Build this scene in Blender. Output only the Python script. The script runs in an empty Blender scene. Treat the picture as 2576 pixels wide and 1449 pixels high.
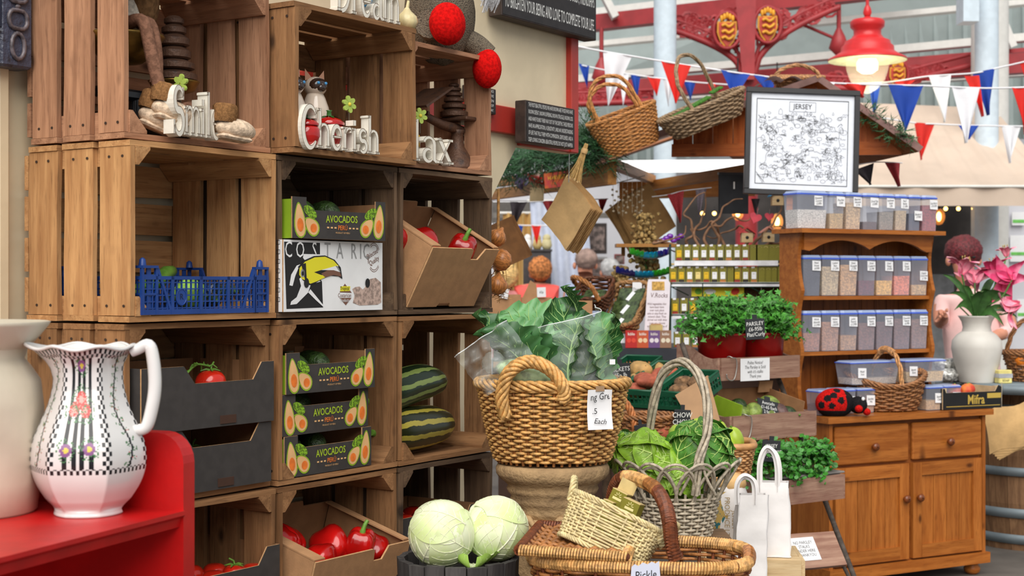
import bpy, math, random
from mathutils import Vector as V, Matrix as M, noise as NZ
random.seed(7)
R = math.radians
PI = math.pi
C = bpy.context.scene.collection
# ---------------------------------------------------------------- camera, light, exposure
F, CX, CY, EYE = 3700.0, 1288.0, 715.0, 1.40      # focal length and horizon in pixels of a 2576x1449 frame
cam = bpy.data.cameras.new('camera'); camo = bpy.data.objects.new('camera', cam); C.objects.link(camo)
camo.location = (0, 0, EYE); camo.rotation_euler = (R(90), 0, 0)
cam.sensor_width = 36; cam.lens = F / 2576 * 36; cam.shift_y = (CY - 724.5) / 2576
cam.clip_start = .05; cam.clip_end = 200
cam.dof.use_dof = True; cam.dof.focus_distance = 4.0; cam.dof.aperture_fstop = 6.3
bpy.context.scene.camera = camo
world = bpy.data.worlds.new('daylight'); bpy.context.scene.world = world; world.use_nodes = True
bg = world.node_tree.nodes['Background']; bg.inputs[0].default_value = (.93, .96, 1, 1); bg.inputs[1].default_value = .47
def sun(name, rot, e, ang, col):
 l = bpy.data.lights.new(name, 'SUN'); l.energy = e; l.angle = R(ang); l.color = col
 o = bpy.data.objects.new(name, l); o.rotation_euler = rot; C.objects.link(o); return o
sun('skylight_sun', (R(46), R(-4), 0), 3.3, 60, (1, .965, .91))
vs = bpy.context.scene.view_settings
vs.view_transform = 'Standard'; vs.look = 'None'; vs.exposure = 0.2; vs.gamma = 1; vs.use_curve_mapping = False

# ---------------------------------------------------------------- geometry helpers
def P(px, py, Z): return V(((px - CX) * Z / F, Z, EYE - (py - CY) * Z / F))
def hpx(py, Z): return EYE - (py - CY) * Z / F
TW = R(33.7)
U2, V2 = V((math.sin(TW), math.cos(TW), 0)), V((-math.cos(TW), math.sin(TW), 0))
OW = V((-.852, 3.29, EYE)); RW = math.atan2(U2.y, U2.x)
def W(s, v, h): return OW + U2 * s + V2 * v + V((0, 0, h))           # crate wall frame: along, into the wall, above the eye
def S(px, v=0):
 k = (px - CX) / F
 return (.852 - V2.x * v + k * (3.29 + V2.y * v)) / (U2.x - U2.y * k)
def Hh(py, s, v=0): return (CY - py) * (3.29 + U2.y * s + V2.y * v) / F
def T(x, y, z): return M.Translation((x, y, z))
def RX(a): return M.Rotation(R(a), 4, 'X')
def RY(a): return M.Rotation(R(a), 4, 'Y')
def RZ(a): return M.Rotation(R(a), 4, 'Z')
def SC(x, y, z): return M.Diagonal((x, y, z, 1))
I4 = M.Identity(4)
def lerp(a, b, t): return a + (b - a) * t
class MB:
 def __init__(s): s.v = []; s.f = []; s.m = []; s.sm = []
 def add(s, vs, fs, mat=0, smooth=False, mx=None):
  o = len(s.v)
  s.v += [tuple(mx @ V(p)) for p in vs] if mx is not None else [tuple(p) for p in vs]
  for f in fs: s.f.append([o + i for i in f]); s.m.append(mat); s.sm.append(smooth)
  return s
 def box(s, c, d, mat=0, mx=None, ch=0):
  x, y, z = d[0] / 2, d[1] / 2, d[2] / 2
  if not ch:
   vs = [(c[0] + a * x, c[1] + b * y, c[2] + e * z) for a in (-1, 1) for b in (-1, 1) for e in (-1, 1)]
   return s.add(vs, [(0, 1, 3, 2), (4, 6, 7, 5), (0, 4, 5, 1), (2, 3, 7, 6), (0, 2, 6, 4), (1, 5, 7, 3)], mat, False, mx)
  poly = [(-x + ch, -y), (x - ch, -y), (x, -y + ch), (x, y - ch), (x - ch, y), (-x + ch, y), (-x, y - ch), (-x, -y + ch)]
  sh = lambda k: [(p[0] * (1 - k / x), p[1] * (1 - k / y)) for p in poly]
  rings = [(sh(ch), -z), (poly, -z + ch), (poly, z - ch), (sh(ch), z)]
  vs = [(c[0] + p[0], c[1] + p[1], c[2] + h) for r, h in rings for p in r]
  fs = [tuple(range(7, -1, -1)), tuple(range(24, 32))] + [(k * 8 + i, k * 8 + (i + 1) % 8, k * 8 + 8 + (i + 1) % 8, k * 8 + 8 + i) for k in range(3) for i in range(8)]
  return s.add(vs, fs, mat, False, mx)
 def prism(s, poly, z0, z1, mat=0, mx=None, side=None):
  n = len(poly)
  vs = [(p[0], p[1], z0) for p in poly] + [(p[0], p[1], z1) for p in poly]
  s.add(vs, [tuple(range(n - 1, -1, -1)), tuple(range(n, 2 * n))], mat, False, mx)
  return s.add(vs, [(i, (i + 1) % n, n + (i + 1) % n, n + i) for i in range(n)], mat if side is None else side, False, mx)
 def flat(s, poly, z=0, mat=0, mx=None):
  return s.add([(p[0], p[1], z) for p in poly], [tuple(range(len(poly)))], mat, False, mx)
 def tube(s, pts, r, n=8, mat=0, closed=False, mx=None, caps=True, flat=1.0, up=None):
  pts = [V(p) for p in pts]; k = len(pts)
  if not hasattr(r, '__len__'): r = [r] * k
  vs = []; nrm = V(up) if up else None
  for i, p in enumerate(pts):
   a = pts[(i - 1) % k] if closed or i else p; b = pts[(i + 1) % k] if closed or i < k - 1 else p
   t = (b - a)
   if t.length < 1e-9: t = V((0, 0, 1))
   t.normalize()
   if nrm is None: nrm = t.orthogonal()
   if up: nrm = V(up)
   q = nrm - t * nrm.dot(t)
   if q.length < 1e-6: q = t.orthogonal()
   nrm = q.normalized(); bn = t.cross(nrm)
   for j in range(n):
    an = 2 * PI * j / n
    vs.append(p + nrm * (math.cos(an) * r[i] * flat) + bn * (math.sin(an) * r[i]))
  fs = [(i * n + j, i * n + (j + 1) % n, (i + 1) % k * n + (j + 1) % n, (i + 1) % k * n + j) for i in range(k if closed else k - 1) for j in range(n)]
  s.add(vs, fs, mat, n > 4, mx)
  if caps and not closed: s.add(vs[:n] + vs[-n:], [tuple(range(n - 1, -1, -1)), tuple(range(n, 2 * n))], mat, False, mx)
  return s
 def lathe(s, prof, n=24, mat=0, mx=None, fr=None, cap=False, sm=True):
  k = len(prof); vs = []
  for i, (r, z) in enumerate(prof):
   for j in range(n):
    a = 2 * PI * j / n; q = r * (fr(a, i / (k - 1)) if fr else 1)
    vs.append((q * math.cos(a), q * math.sin(a), z))
  fs = [(i * n + j, i * n + (j + 1) % n, (i + 1) * n + (j + 1) % n, (i + 1) * n + j) for i in range(k - 1) for j in range(n)]
  if cap: fs += [tuple(range(n - 1, -1, -1)), tuple(range((k - 1) * n, k * n))]
  return s.add(vs, fs, mat, sm, mx)
 def grid(s, nu, nv, fn, mat=0, cu=False, cv=False, mx=None, sm=True, matf=None):
  vs = [fn(i / (nu if cu else nu - 1), j / (nv if cv else nv - 1)) for i in range(nu) for j in range(nv)]
  o = len(s.m)
  fs = [(i * nv + j, (i + 1) % nu * nv + j, (i + 1) % nu * nv + (j + 1) % nv, i * nv + (j + 1) % nv) for i in range(nu if cu else nu - 1) for j in range(nv if cv else nv - 1)]
  s.add(vs, fs, mat, sm, mx)
  if matf:
   q = [(i, j) for i in range(nu if cu else nu - 1) for j in range(nv if cv else nv - 1)]
   for k, (i, j) in enumerate(q): s.m[o + k] = matf((i + .5) / (nu if cu else nu - 1), (j + .5) / (nv if cv else nv - 1))
  return s
 def ball(s, c, r, nu=16, nv=10, mat=0, mx=None, fn=None, matf=None):
  rx, ry, rz = r if hasattr(r, '__len__') else (r, r, r)
  def g(u, v):
   a, b = 2 * PI * u, PI * (v - .5) * .999
   d = V((math.cos(a) * math.cos(b), math.sin(a) * math.cos(b), math.sin(b)))
   k = fn(d) if fn else 1
   return (c[0] + d.x * rx * k, c[1] + d.y * ry * k, c[2] + d.z * rz * k)
  return s.grid(nu, nv, g, mat, cu=True, mx=mx, matf=matf)
 def text(s, t, size, mx, mat=0, sx=1.0, shear=0, align='CENTER', lsp=1.0, ext=0, bold=0):
  vs, fs = text_geo(t, size, sx, shear, align, lsp, bold)
  if ext:
   from collections import Counter
   s.add([(x, y, ext) for x, y in vs], fs, mat, False, mx)
   c = Counter()
   for f in fs:
    for i in range(len(f)): c[(f[i], f[(i + 1) % len(f)])] += 1
   n = len(vs); al = [(x, y, 0) for x, y in vs] + [(x, y, ext) for x, y in vs]
   return s.add(al, [(a, b, b + n, a + n) for (a, b) in c if (b, a) not in c], mat, False, mx)
  return s.add([(x, y, 0) for x, y in vs], fs, mat, False, mx)
 def strokes(s, lines, r, mx, mat=0):                       # flat pen strokes
  for ln in lines:
   for a, b in zip(ln, ln[1:]):
    a, b = V(a), V(b); d = (b - a)
    if d.length < 1e-9: continue
    q = V((-d.y, d.x)).normalized() * r; e = d.normalized() * r * .6
    s.flat([a - q - e, b - q + e, b + q + e, a + q - e], 0, mat, mx)
  return s
 def mesh(s, name, mats):
  me = bpy.data.meshes.new(name); me.from_pydata(s.v, [], s.f)
  mats = mats if isinstance(mats, (list, tuple)) else [mats]
  for m in mats: me.materials.append(m)
  me.polygons.foreach_set('material_index', s.m); me.polygons.foreach_set('use_smooth', s.sm)
  me.update(); return me
 def build(s, name, mats, parent=None, mx=None, kind=None, label=None):
  o = bpy.data.objects.new(name, s.mesh(name, mats)); C.objects.link(o)
  if parent is not None: o.parent = parent
  if mx is not None: o.matrix_basis = mx
  if kind: o['kind'] = kind
  if label: o['label'] = label
  return o
_tc = {}
def text_geo(t, size, sx, shear, align, lsp, bold):
 k = (t, shear, align, lsp, bold)
 if k not in _tc:
  cu = bpy.data.curves.new('lettering', 'FONT'); cu.body = t; cu.size = 1; cu.shear = shear; cu.align_x = align; cu.align_y = 'CENTER'
  cu.space_line = lsp; cu.resolution_u = 2; cu.offset = bold; cu.fill_mode = 'FRONT'
  o = bpy.data.objects.new('lettering', cu); me = o.to_mesh()
  _tc[k] = ([(v.co.x, v.co.y) for v in me.vertices], [tuple(p.vertices) for p in me.polygons])
  o.to_mesh_clear(); bpy.data.objects.remove(o); bpy.data.curves.remove(cu)
 vs, fs = _tc[k]
 return [(x * size * sx, y * size) for x, y in vs], fs
def thing(name, label, cat, mx, group=None):
 o = bpy.data.objects.new(name, None); C.objects.link(o); o.empty_display_size = .05
 o.matrix_world = mx; o['label'] = label; o['category'] = cat
 if group: o['group'] = group
 return o
def single(mb, name, mats, label, cat, mx=I4, group=None):
 o = mb.build(name, mats, None, mx); o['label'] = label; o['category'] = cat
 if group: o['group'] = group
 return o
def struct(mb, name, mats, mx=I4, parent=None):
 o = mb.build(name, mats, parent, mx)
 if parent is None: o['kind'] = 'structure'
 return o
def dup(root, mx, label, group=None):
 r = root.copy(); C.objects.link(r); r.matrix_world = mx; r['label'] = label
 if group: r['group'] = group
 for ch in root.children:
  c = ch.copy(); C.objects.link(c); c.parent = r
  for g in ch.children:
   d = g.copy(); C.objects.link(d); d.parent = c
 return r
def at(p, rz=0, ry=0, rx=0, s=1): return M.Translation(p) @ RZ(rz) @ RY(ry) @ RX(rx) @ (SC(s, s, s) if not hasattr(s, '__len__') else SC(*s))
RWd = math.degrees(RW)
def smooth(pts, n=6, closed=False):                            # Catmull-Rom through points
 pts = [V(p) for p in pts]; k = len(pts); out = []
 g = (lambda i: pts[i % k]) if closed else (lambda i: pts[max(0, min(k - 1, i))])
 for i in range(k if closed else k - 1):
  a, b, c, d = g(i - 1), g(i), g(i + 1), g(i + 2)
  for j in range(n):
   t = j / n
   out.append(.5 * ((2 * b) + (c - a) * t + (2 * a - 5 * b + 4 * c - d) * t * t + (3 * b - a - 3 * c + d) * t ** 3))
 if not closed: out.append(pts[-1])
 return out
def rope(mb, path, rad, strands=3, r=.004, turns=6, n=6, mat=0, closed=False, flat=1.0):
 path = [V(p) for p in path]; k = len(path)
 fr = []; nrm = None
 for i, p in enumerate(path):
  a = path[(i - 1) % k] if closed or i else p; b = path[(i + 1) % k] if closed or i < k - 1 else p
  t = (b - a).normalized()
  if nrm is None: nrm = t.orthogonal()
  nrm = (nrm - t * nrm.dot(t)).normalized(); fr.append((p, nrm.copy(), t.cross(nrm)))
 for q in range(strands):
  pts = []
  for i, (p, a, b) in enumerate(fr):
   an = 2 * PI * (q / strands + turns * i / k)
   rr = rad(i / k) if callable(rad) else rad
   pts.append(p + a * math.cos(an) * rr + b * math.sin(an) * rr)
  mb.tube(pts, r, n, mat, closed=closed)
def weave(mb, pos, rows, ns, amp, r, n=5, mat=0, per=4, jit=.12, t0=0, t1=1):
 for k in range(rows):
  t = lerp(t0, t1, (k + .5) / rows); pts = []; ph = random.random() * .3
  for i in range(ns * per):
   u = i / (ns * per); p, nn = pos(u, t + random.uniform(-1, 1) * .0)
   d = amp * math.cos(PI * (u * ns) + PI * k)
   w = math.sin(u * 2 * PI * 3 + k * 1.7) * r * jit * 2
   pts.append(p + nn * d + V((0, 0, w)))
  mb.tube(pts, r, n, mat, closed=True)
def ring_pos(rx, ry, z0, z1, bulge=lambda t: 1.0, e=2.0):
 def f(u, t):
  a = 2 * PI * u; c, s_ = math.cos(a), math.sin(a); b = bulge(t)
  x = math.copysign(abs(c) ** (2 / e), c) * rx * b; y = math.copysign(abs(s_) ** (2 / e), s_) * ry * b
  return V((x, y, lerp(z0, z1, t))), V((c / rx, s_ / ry, 0)).normalized()
 return f
# ---------------------------------------------------------------- materials
def lin(c):
 return tuple((x / 255 / 12.92 if x / 255 < .04045 else ((x / 255 + .055) / 1.055) ** 2.4) for x in c[:3]) + (1,)
def newmat(name):
 m = bpy.data.materials.new(name); m.use_nodes = True; nt = m.node_tree
 return m, nt, nt.nodes['Principled BSDF']
def N(nt, t, **k):
 n = nt.nodes.new(t)
 for a, b in k.items():
  if a.startswith('i_'): n.inputs[a[2:].replace('_', ' ')].default_value = b
  else: setattr(n, a, b)
 return n
def mixc(nt, f, a, b, mode='MIX'):
 n = nt.nodes.new('ShaderNodeMix'); n.data_type = 'RGBA'; n.blend_type = mode
 for i, x in ((0, f), (6, a), (7, b)):
  if isinstance(x, (int, float)): n.inputs[i].default_value = x
  elif isinstance(x, tuple): n.inputs[i].default_value = x
  else: nt.links.new(x, n.inputs[i])
 return n.outputs[2]
_mc = {}
def pm(name, col, rough=.6, var=.12, scale=18, bump=0, bscale=60, metal=0, rnd=0, trans=0, alpha=1, emit=0, sss=0, coat=0, c2=None, stretch=None, spec=None, lo=.4, hi=.6, coord='Object'):
 if name in _mc: return _mc[name]
 m, nt, b = newmat(name); L = nt.links.new
 b.inputs['Roughness'].default_value = rough; b.inputs['Metallic'].default_value = metal
 if trans: b.inputs['Transmission Weight'].default_value = trans; b.inputs['IOR'].default_value = 1.3
 if alpha < 1: b.inputs['Alpha'].default_value = alpha
 if coat: b.inputs['Coat Weight'].default_value = coat; b.inputs['Coat Roughness'].default_value = .08
 if spec is not None: b.inputs['Specular IOR Level'].default_value = spec
 if sss: b.inputs['Subsurface Weight'].default_value = sss; b.inputs['Subsurface Radius'].default_value = (.02, .01, .005)
 a = lin(col); d = lin(c2) if c2 else tuple(x * (1 - var) for x in a[:3]) + (1,)
 e = a if c2 else tuple(min(1, x * (1 + var)) for x in a[:3]) + (1,)
 tc = N(nt, 'ShaderNodeTexCoord'); src = tc.outputs[coord]
 if stretch:
  mp = N(nt, 'ShaderNodeMapping'); mp.inputs['Scale'].default_value = stretch; L(src, mp.inputs[0]); src = mp.outputs[0]
 if var or c2:
  nz = N(nt, 'ShaderNodeTexNoise', i_Scale=scale, i_Detail=4.0); L(src, nz.inputs[0])
  rp = N(nt, 'ShaderNodeMapRange'); rp.inputs[1].default_value = lo; rp.inputs[2].default_value = hi; L(nz.outputs[0], rp.inputs[0])
  col_o = mixc(nt, rp.outputs[0], d, e)
  if rnd:
   oi = N(nt, 'ShaderNodeObjectInfo'); rr = N(nt, 'ShaderNodeMapRange'); rr.inputs[3].default_value = 1 - rnd; rr.inputs[4].default_value = 1 + rnd * .6
   L(oi.outputs['Random'], rr.inputs[0]); cb = N(nt, 'ShaderNodeCombineColor')
   for i in range(3): L(rr.outputs[0], cb.inputs[i])
   col_o = mixc(nt, 1.0, col_o, cb.outputs[0], 'MULTIPLY')
  L(col_o, b.inputs['Base Color'])
 else: b.inputs['Base Color'].default_value = a
 if bump:
  bz = N(nt, 'ShaderNodeTexNoise', i_Scale=bscale, i_Detail=3.0); L(src, bz.inputs[0])
  bp = N(nt, 'ShaderNodeBump', i_Strength=bump, i_Distance=.01); L(bz.outputs[0], bp.inputs['Height']); L(bp.outputs[0], b.inputs['Normal'])
 if emit:
  b.inputs['Emission Color'].default_value = a; b.inputs['Emission Strength'].default_value = emit
 _mc[name] = m; return m
def wood(name, c1, c2, rough=.75, dark=None, rnd=.22, gs=(2.2, 26, 26), knots=True, bump=.25, dirt=.35):
 if name in _mc: return _mc[name]
 m, nt, b = newmat(name); L = nt.links.new
 b.inputs['Roughness'].default_value = rough; b.inputs['Specular IOR Level'].default_value = .25
 tc = N(nt, 'ShaderNodeTexCoord'); oi = N(nt, 'ShaderNodeObjectInfo')
 ofs = N(nt, 'ShaderNodeVectorMath', operation='SCALE'); ofs.inputs[0].default_value = (17, 31, 53); L(oi.outputs['Random'], ofs.inputs['Scale'])
 ad = N(nt, 'ShaderNodeVectorMath', operation='ADD'); L(tc.outputs['Object'], ad.inputs[0]); L(ofs.outputs[0], ad.inputs[1])
 mp = N(nt, 'ShaderNodeMapping'); mp.inputs['Scale'].default_value = gs; L(ad.outputs[0], mp.inputs[0])
 g1 = N(nt, 'ShaderNodeTexNoise', i_Scale=1.6, i_Detail=5.0, i_Distortion=.6); L(mp.outputs[0], g1.inputs[0])
 mp2 = N(nt, 'ShaderNodeMapping'); mp2.inputs['Scale'].default_value = tuple(x * 3.5 for x in gs); L(ad.outputs[0], mp2.inputs[0])
 g2 = N(nt, 'ShaderNodeTexNoise', i_Scale=2.2, i_Detail=3.0); L(mp2.outputs[0], g2.inputs[0])
 r1 = N(nt, 'ShaderNodeMapRange'); r1.inputs[1].default_value = .36; r1.inputs[2].default_value = .64; L(g1.outputs[0], r1.inputs[0])
 c = mixc(nt, r1.outputs[0], lin(c1), lin(c2))
 dk = lin(dark or tuple(x * .55 for x in c1))
 r2 = N(nt, 'ShaderNodeMapRange'); r2.inputs[1].default_value = .55; r2.inputs[2].default_value = .8; r2.inputs[4].default_value = .6; L(g2.outputs[0], r2.inputs[0])
 c = mixc(nt, r2.outputs[0], c, dk)
 st = N(nt, 'ShaderNodeTexNoise', i_Scale=9.0, i_Detail=5.0); L(ad.outputs[0], st.inputs[0])
 r3 = N(nt, 'ShaderNodeMapRange'); r3.inputs[1].default_value = .55; r3.inputs[2].default_value = .75; r3.inputs[4].default_value = dirt; L(st.outputs[0], r3.inputs[0])
 c = mixc(nt, r3.outputs[0], c, dk)
 if knots:
  mk = N(nt, 'ShaderNodeMapping'); mk.inputs['Scale'].default_value = (4.5, 9, 1); L(ad.outputs[0], mk.inputs[0])
  vo = N(nt, 'ShaderNodeTexVoronoi', i_Scale=1.0); L(mk.outputs[0], vo.inputs[0])
  r4 = N(nt, 'ShaderNodeMapRange'); r4.inputs[1].default_value = .05; r4.inputs[2].default_value = .13; r4.inputs[3].default_value = .85; r4.inputs[4].default_value = 0; L(vo.outputs[0], r4.inputs[0])
  c = mixc(nt, r4.outputs[0], c, tuple(x * .6 for x in dk[:3]) + (1,))
 rr = N(nt, 'ShaderNodeMapRange'); rr.inputs[3].default_value = 1 - rnd; rr.inputs[4].default_value = 1 + rnd * .7; L(oi.outputs['Random'], rr.inputs[0])
 cb = N(nt, 'ShaderNodeCombineColor')
 for i in range(3): L(rr.outputs[0], cb.inputs[i])
 c = mixc(nt, 1.0, c, cb.outputs[0], 'MULTIPLY'); L(c, b.inputs['Base Color'])
 bp = N(nt, 'ShaderNodeBump', i_Strength=bump, i_Distance=.004); L(g2.outputs[0], bp.inputs['Height']); L(bp.outputs[0], b.inputs['Normal'])
 _mc[name] = m; return m
def flatmat(name, col, rough=.7, **k): return pm(name, col, rough, var=0, **k)
def board(name, parent, c, L_, w, t, X, Y, mat, jit=.002, nails=None):
 """A sawn board: length along X, width along Y, centre c; slightly uneven edges."""
 X, Y = V(X).normalized(), V(Y).normalized(); Z_ = X.cross(Y)
 mb = MB(); k = 4; vs = []
 for i in range(k):
  x = lerp(-L_ / 2, L_ / 2, i / (k - 1)); j1, j2, jz = (random.uniform(-jit, jit) for _ in range(3))
  vs += [(x, -w / 2 + j1, -t / 2 + jz * .4), (x, w / 2 + j2, -t / 2 + jz * .4), (x, w / 2 + j2, t / 2 + jz * .4), (x, -w / 2 + j1, t / 2 + jz * .4)]
 fs = [(i * 4 + a, i * 4 + (a + 1) % 4, i * 4 + 4 + (a + 1) % 4, i * 4 + 4 + a) for i in range(k - 1) for a in range(4)] + [(3, 2, 1, 0), (k * 4 - 4, k * 4 - 3, k * 4 - 2, k * 4 - 1)]
 fs = [tuple(reversed(f)) for f in fs]
 mb.add(vs, fs)
 if nails:
  for x, y in nails:
   for sg in (1, -1):
    mb.add([(x + .0035 * math.cos(a), y + .0045 * math.sin(a), sg * (t / 2 + .0012)) for a in [2 * PI * q / 6 for q in range(6)]], [tuple(range(6))], 1)
 mx = M((X, Y, Z_)).transposed().to_4x4(); mx.translation = V(c)
 return mb.build(name, [mat, MT_NAIL] if nails else mat, parent, mx)
MT_NAIL = flatmat('rusted nail heads', (52, 36, 28), .6)
# ---------------------------------------------------------------- the setting
MT_CREAM = pm('cream painted boards', (222, 205, 172), .55, .05, 6, bump=.08, bscale=30)
MT_RED = pm('red gloss paint', (172, 50, 40), .4, .08, 8)
MT_FLOOR = pm('dark flagstone', (92, 86, 80), .8, .2, 3, bump=.2, bscale=20)
struct(MB().box((0, 11, -.05), (30, 34, .1)), 'floor', MT_FLOOR)
mw = M.Translation(OW) @ RZ(RWd)                                  # local x along the crate wall, y into it, z from eye height
s1, s2 = S(1442, .40), S(1424, .40)
mb = MB()
poly = [(-1.6, -1.4), (1.9, -1.4), (1.9, .12), (S(1240, .4), .315), (S(1300, .4), .50), (s1, .50), (s1, 1.9), (-1.6, 1.9)]
mb.prism([(p[0], p[1]) for p in poly], 0, -.04, 0, T(0, .40, 0) @ RX(90))
wl = struct(mb, 'wall_left', MT_CREAM, mw)
for nm, c, d in (('trim_1', ((1.0 + s1) / 2, .39, .583), (s1 - 1.0, .026, .096)), ('trim_2', ((s1 + s2) / 2, .39, 1.2), (s1 - s2, .03, 1.4)), ('trim_3', ((s1 + S(1300, .4)) / 2, .392, .508), (s1 - S(1300, .4), .02, .014))):
 struct(MB().box(c, d, ch=.003), nm, MT_RED, mw)
struct(MB().box((-.055, .385, 0), (.03, .03, 3.7), ch=.004), 'trim_4', MT_CREAM, mw)

# ---------------------------------------------------------------- apple crates
MT_W_NEW = wood('new crate pine', (172, 124, 80), (202, 154, 104), dark=(112, 76, 48), rnd=.12)
MT_W_PINK = wood('pinkish crate pine', (156, 112, 84), (186, 138, 106), dark=(94, 62, 46), rnd=.12)
MT_W_OLD = wood('weathered crate pine', (126, 88, 56), (156, 114, 76), dark=(66, 45, 31), rnd=.2, dirt=.45)
MT_W_GREY = wood('greyed crate pine', (88, 68, 52), (116, 92, 70), dark=(48, 37, 30), rnd=.22, dirt=.45)
HB = [.712, .33, -.085, -.507, -.93, -1.4]                        # shelf heights above the eye
COLS = [(0.0, .475), (.482, .965), (.975, 1.435)]
def crate(label, s0, s1, h0, h1, v0, D, mt, ends=True, nside=3, nback=4):
 w, h = s1 - s0, h1 - h0 - .005; t = .013
 root = thing('apple_crate', label, 'crate', M.Translation(W(s0, v0, h0)) @ RZ(RWd), 'apple crates stacked as shelves')
 X, Y, Z = (1, 0, 0), (0, 1, 0), (0, 0, 1)
 bw = (D - .02) / 3 - .008
 for k in range(3):
  yc = .004 + bw / 2 + k * (D - bw - .008) / 2
  for zc in (t / 2, h - t / 2):
   board('slat', root, (w / 2, yc, zc), w + random.uniform(-.004, .004), bw, t, X, Y, mt)
 bs = (D - .016) / nside - .012
 for k in range(nside):
  yc = .004 + bs / 2 + k * (D - bs - .008) / (nside - 1)
  for xc in (t / 2 + .003, w - t / 2 - .003):
   hh = h - 2 * t - .002
   board('slat', root, (xc, yc, h / 2), hh, bs + random.uniform(-.006, .004), t, Z, Y, mt,
      nails=[(sx * (hh / 2 - .022), yy + random.uniform(-.006, .006)) for sx in (-1, 1) for yy in (-bs * .25, bs * .22)])
 bh = (h - 2 * t) / nback
 for k in range(nback):
  board('slat', root, (w / 2, D + t / 2 + .001, t + bh * (k + .5)), w - .01, bh - .016, t, X, Z, mt)
 a = .047
 for cx, cz, sx, sz in ((t + .004, t, 1, 1), (w - t - .004, t, -1, 1), (t + .004, h - t, 1, -1), (w - t - .004, h - t, -1, -1)):
  mb = MB(); q = a + random.uniform(-.006, .004)
  tri = [(0, 0), (q, .006), (q * .93, .0), (.006, q)]
  tri = [(0, 0), (q, 0), (q, .007), (.009, q), (0, q)]
  vs = [(x * sx, y0, z * sz) for y0 in (.003, D - .004) for x, z in tri]
  n = len(tri); fs = [tuple(range(n)), tuple(range(2 * n - 1, n - 1, -1))] + [(i, n + i, n + (i + 1) % n, (i + 1) % n) for i in range(n)]
  if sx * sz < 0: fs = [tuple(reversed(f)) for f in fs]
  mb.add(vs, fs)
  # grain along depth: turn the local frame so that X runs into the crate
  mb.v = [(p[1], -p[0], p[2]) for p in mb.v]
  mb.build('corner_post', mt, root, T(cx, 0, cz) @ RZ(90))
 return root
G3 = ('holding a scale and toys', 'holding the cat ornaments', 'holding the iron balance scale')
crate('orange-brown apple crate holding a brass scale and plush mice', *COLS[0], HB[1], HB[0] + .03, .02, .33, MT_W_PINK)
crate('grey-brown apple crate holding the cat ornament and the strawberry jar', COLS[1][0] - .002, COLS[1][1] + .014, HB[1], HB[0], -.055, .36, MT_W_OLD)
crate('apple crate holding the iron balance scale, top of the end column', COLS[2][0] + .014, COLS[2][1] - .012, HB[1], HB[0] - .02, -.005, .33, MT_W_PINK)
crate('honey-coloured apple crate holding the blue plastic tray', *COLS[0], HB[2], HB[1], 0, .36, MT_W_NEW)
crate('dark apple crate holding the white toucan box', *COLS[1], HB[2], HB[1], 0, .35, MT_W_GREY)
crate('dark greyed apple crate holding the tilted box of peppers', *COLS[2], HB[2], HB[1], 0, .35, MT_W_GREY)
crate('brown apple crate holding two black cardboard trays', *COLS[0], HB[3], HB[2], .02, .33, MT_W_OLD)
crate('apple crate holding three stacked avocado trays', *COLS[1], HB[3], HB[2], 0, .34, MT_W_OLD)
crate('apple crate holding the striped marrows', *COLS[2], HB[3], HB[2], 0, .34, MT_W_OLD)
crate('apple crate holding a black tray of tomatoes below the two black trays', *COLS[0], HB[4], HB[3], 0, .34, MT_W_OLD)
crate('apple crate holding the cardboard box of peppers below the avocado trays', *COLS[1], HB[4], HB[3], 0, .34, MT_W_OLD)
crate('apple crate behind the cabbages, below the marrows', *COLS[2], HB[4], HB[3], 0, .34, MT_W_GREY)
for k in range(3):
 crate('apple crate on the floor in the lowest row, ' + ('under the tomato tray', 'under the lower pepper box', 'behind the cabbage tub')[k], *COLS[k], HB[5], HB[4], 0, .34, MT_W_GREY)
# ---------------------------------------------------------------- produce makers (parts in local metres, base at z = 0)
def fbm(p, s): return NZ.noise(V(p) * s)
MT_PEP = pm('red pepper skin', (176, 16, 14), .2, .25, 9, rnd=.2, coat=.4)
MT_STEM = pm('green stalk', (96, 140, 48), .5, .25, 40)
MT_TOM = pm('tomato skin', (190, 36, 20), .18, .2, 12, rnd=.2, coat=.3)
MT_AVO = pm('avocado skin', (44, 66, 26), .42, .45, 60, bump=.5, bscale=160, rnd=.25)
def lumpy(mb, r, fn, nu=20, nv=14, mat=0, mx=None, matf=None): return mb.ball((0, 0, 0), r, nu, nv, mat, mx, fn, matf)
def make_pepper(lab, mx, grp=None):
 t = thing('red_pepper', lab, 'pepper', mx, grp)
 sd = random.random() * 9
 def f(d):
  a = math.atan2(d.y, d.x); lob = 1 + .10 * math.cos(4 * a + sd) * (1 - abs(d.z) ** 3) + .05 * math.sin(a + sd)
  dent = 1 - .32 * max(0, d.z) ** 8 - .12 * max(0, -d.z) ** 6
  return lob * dent * (1 + .10 * d.z)
 lumpy(MB(), (.041, .041, .05), f, 28, 16).build('body', MT_PEP, t, T(0, 0, .044))
 MB().tube(smooth([(0, 0, .072), (0, 0, .09), (.004, 0, .103), (.012, 0, .112)], 3), [.011, .009, .008, .007, .006, .006, .006, .0055, .0055, .006], 8).build('stalk', MT_STEM, t)
 return t
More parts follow.
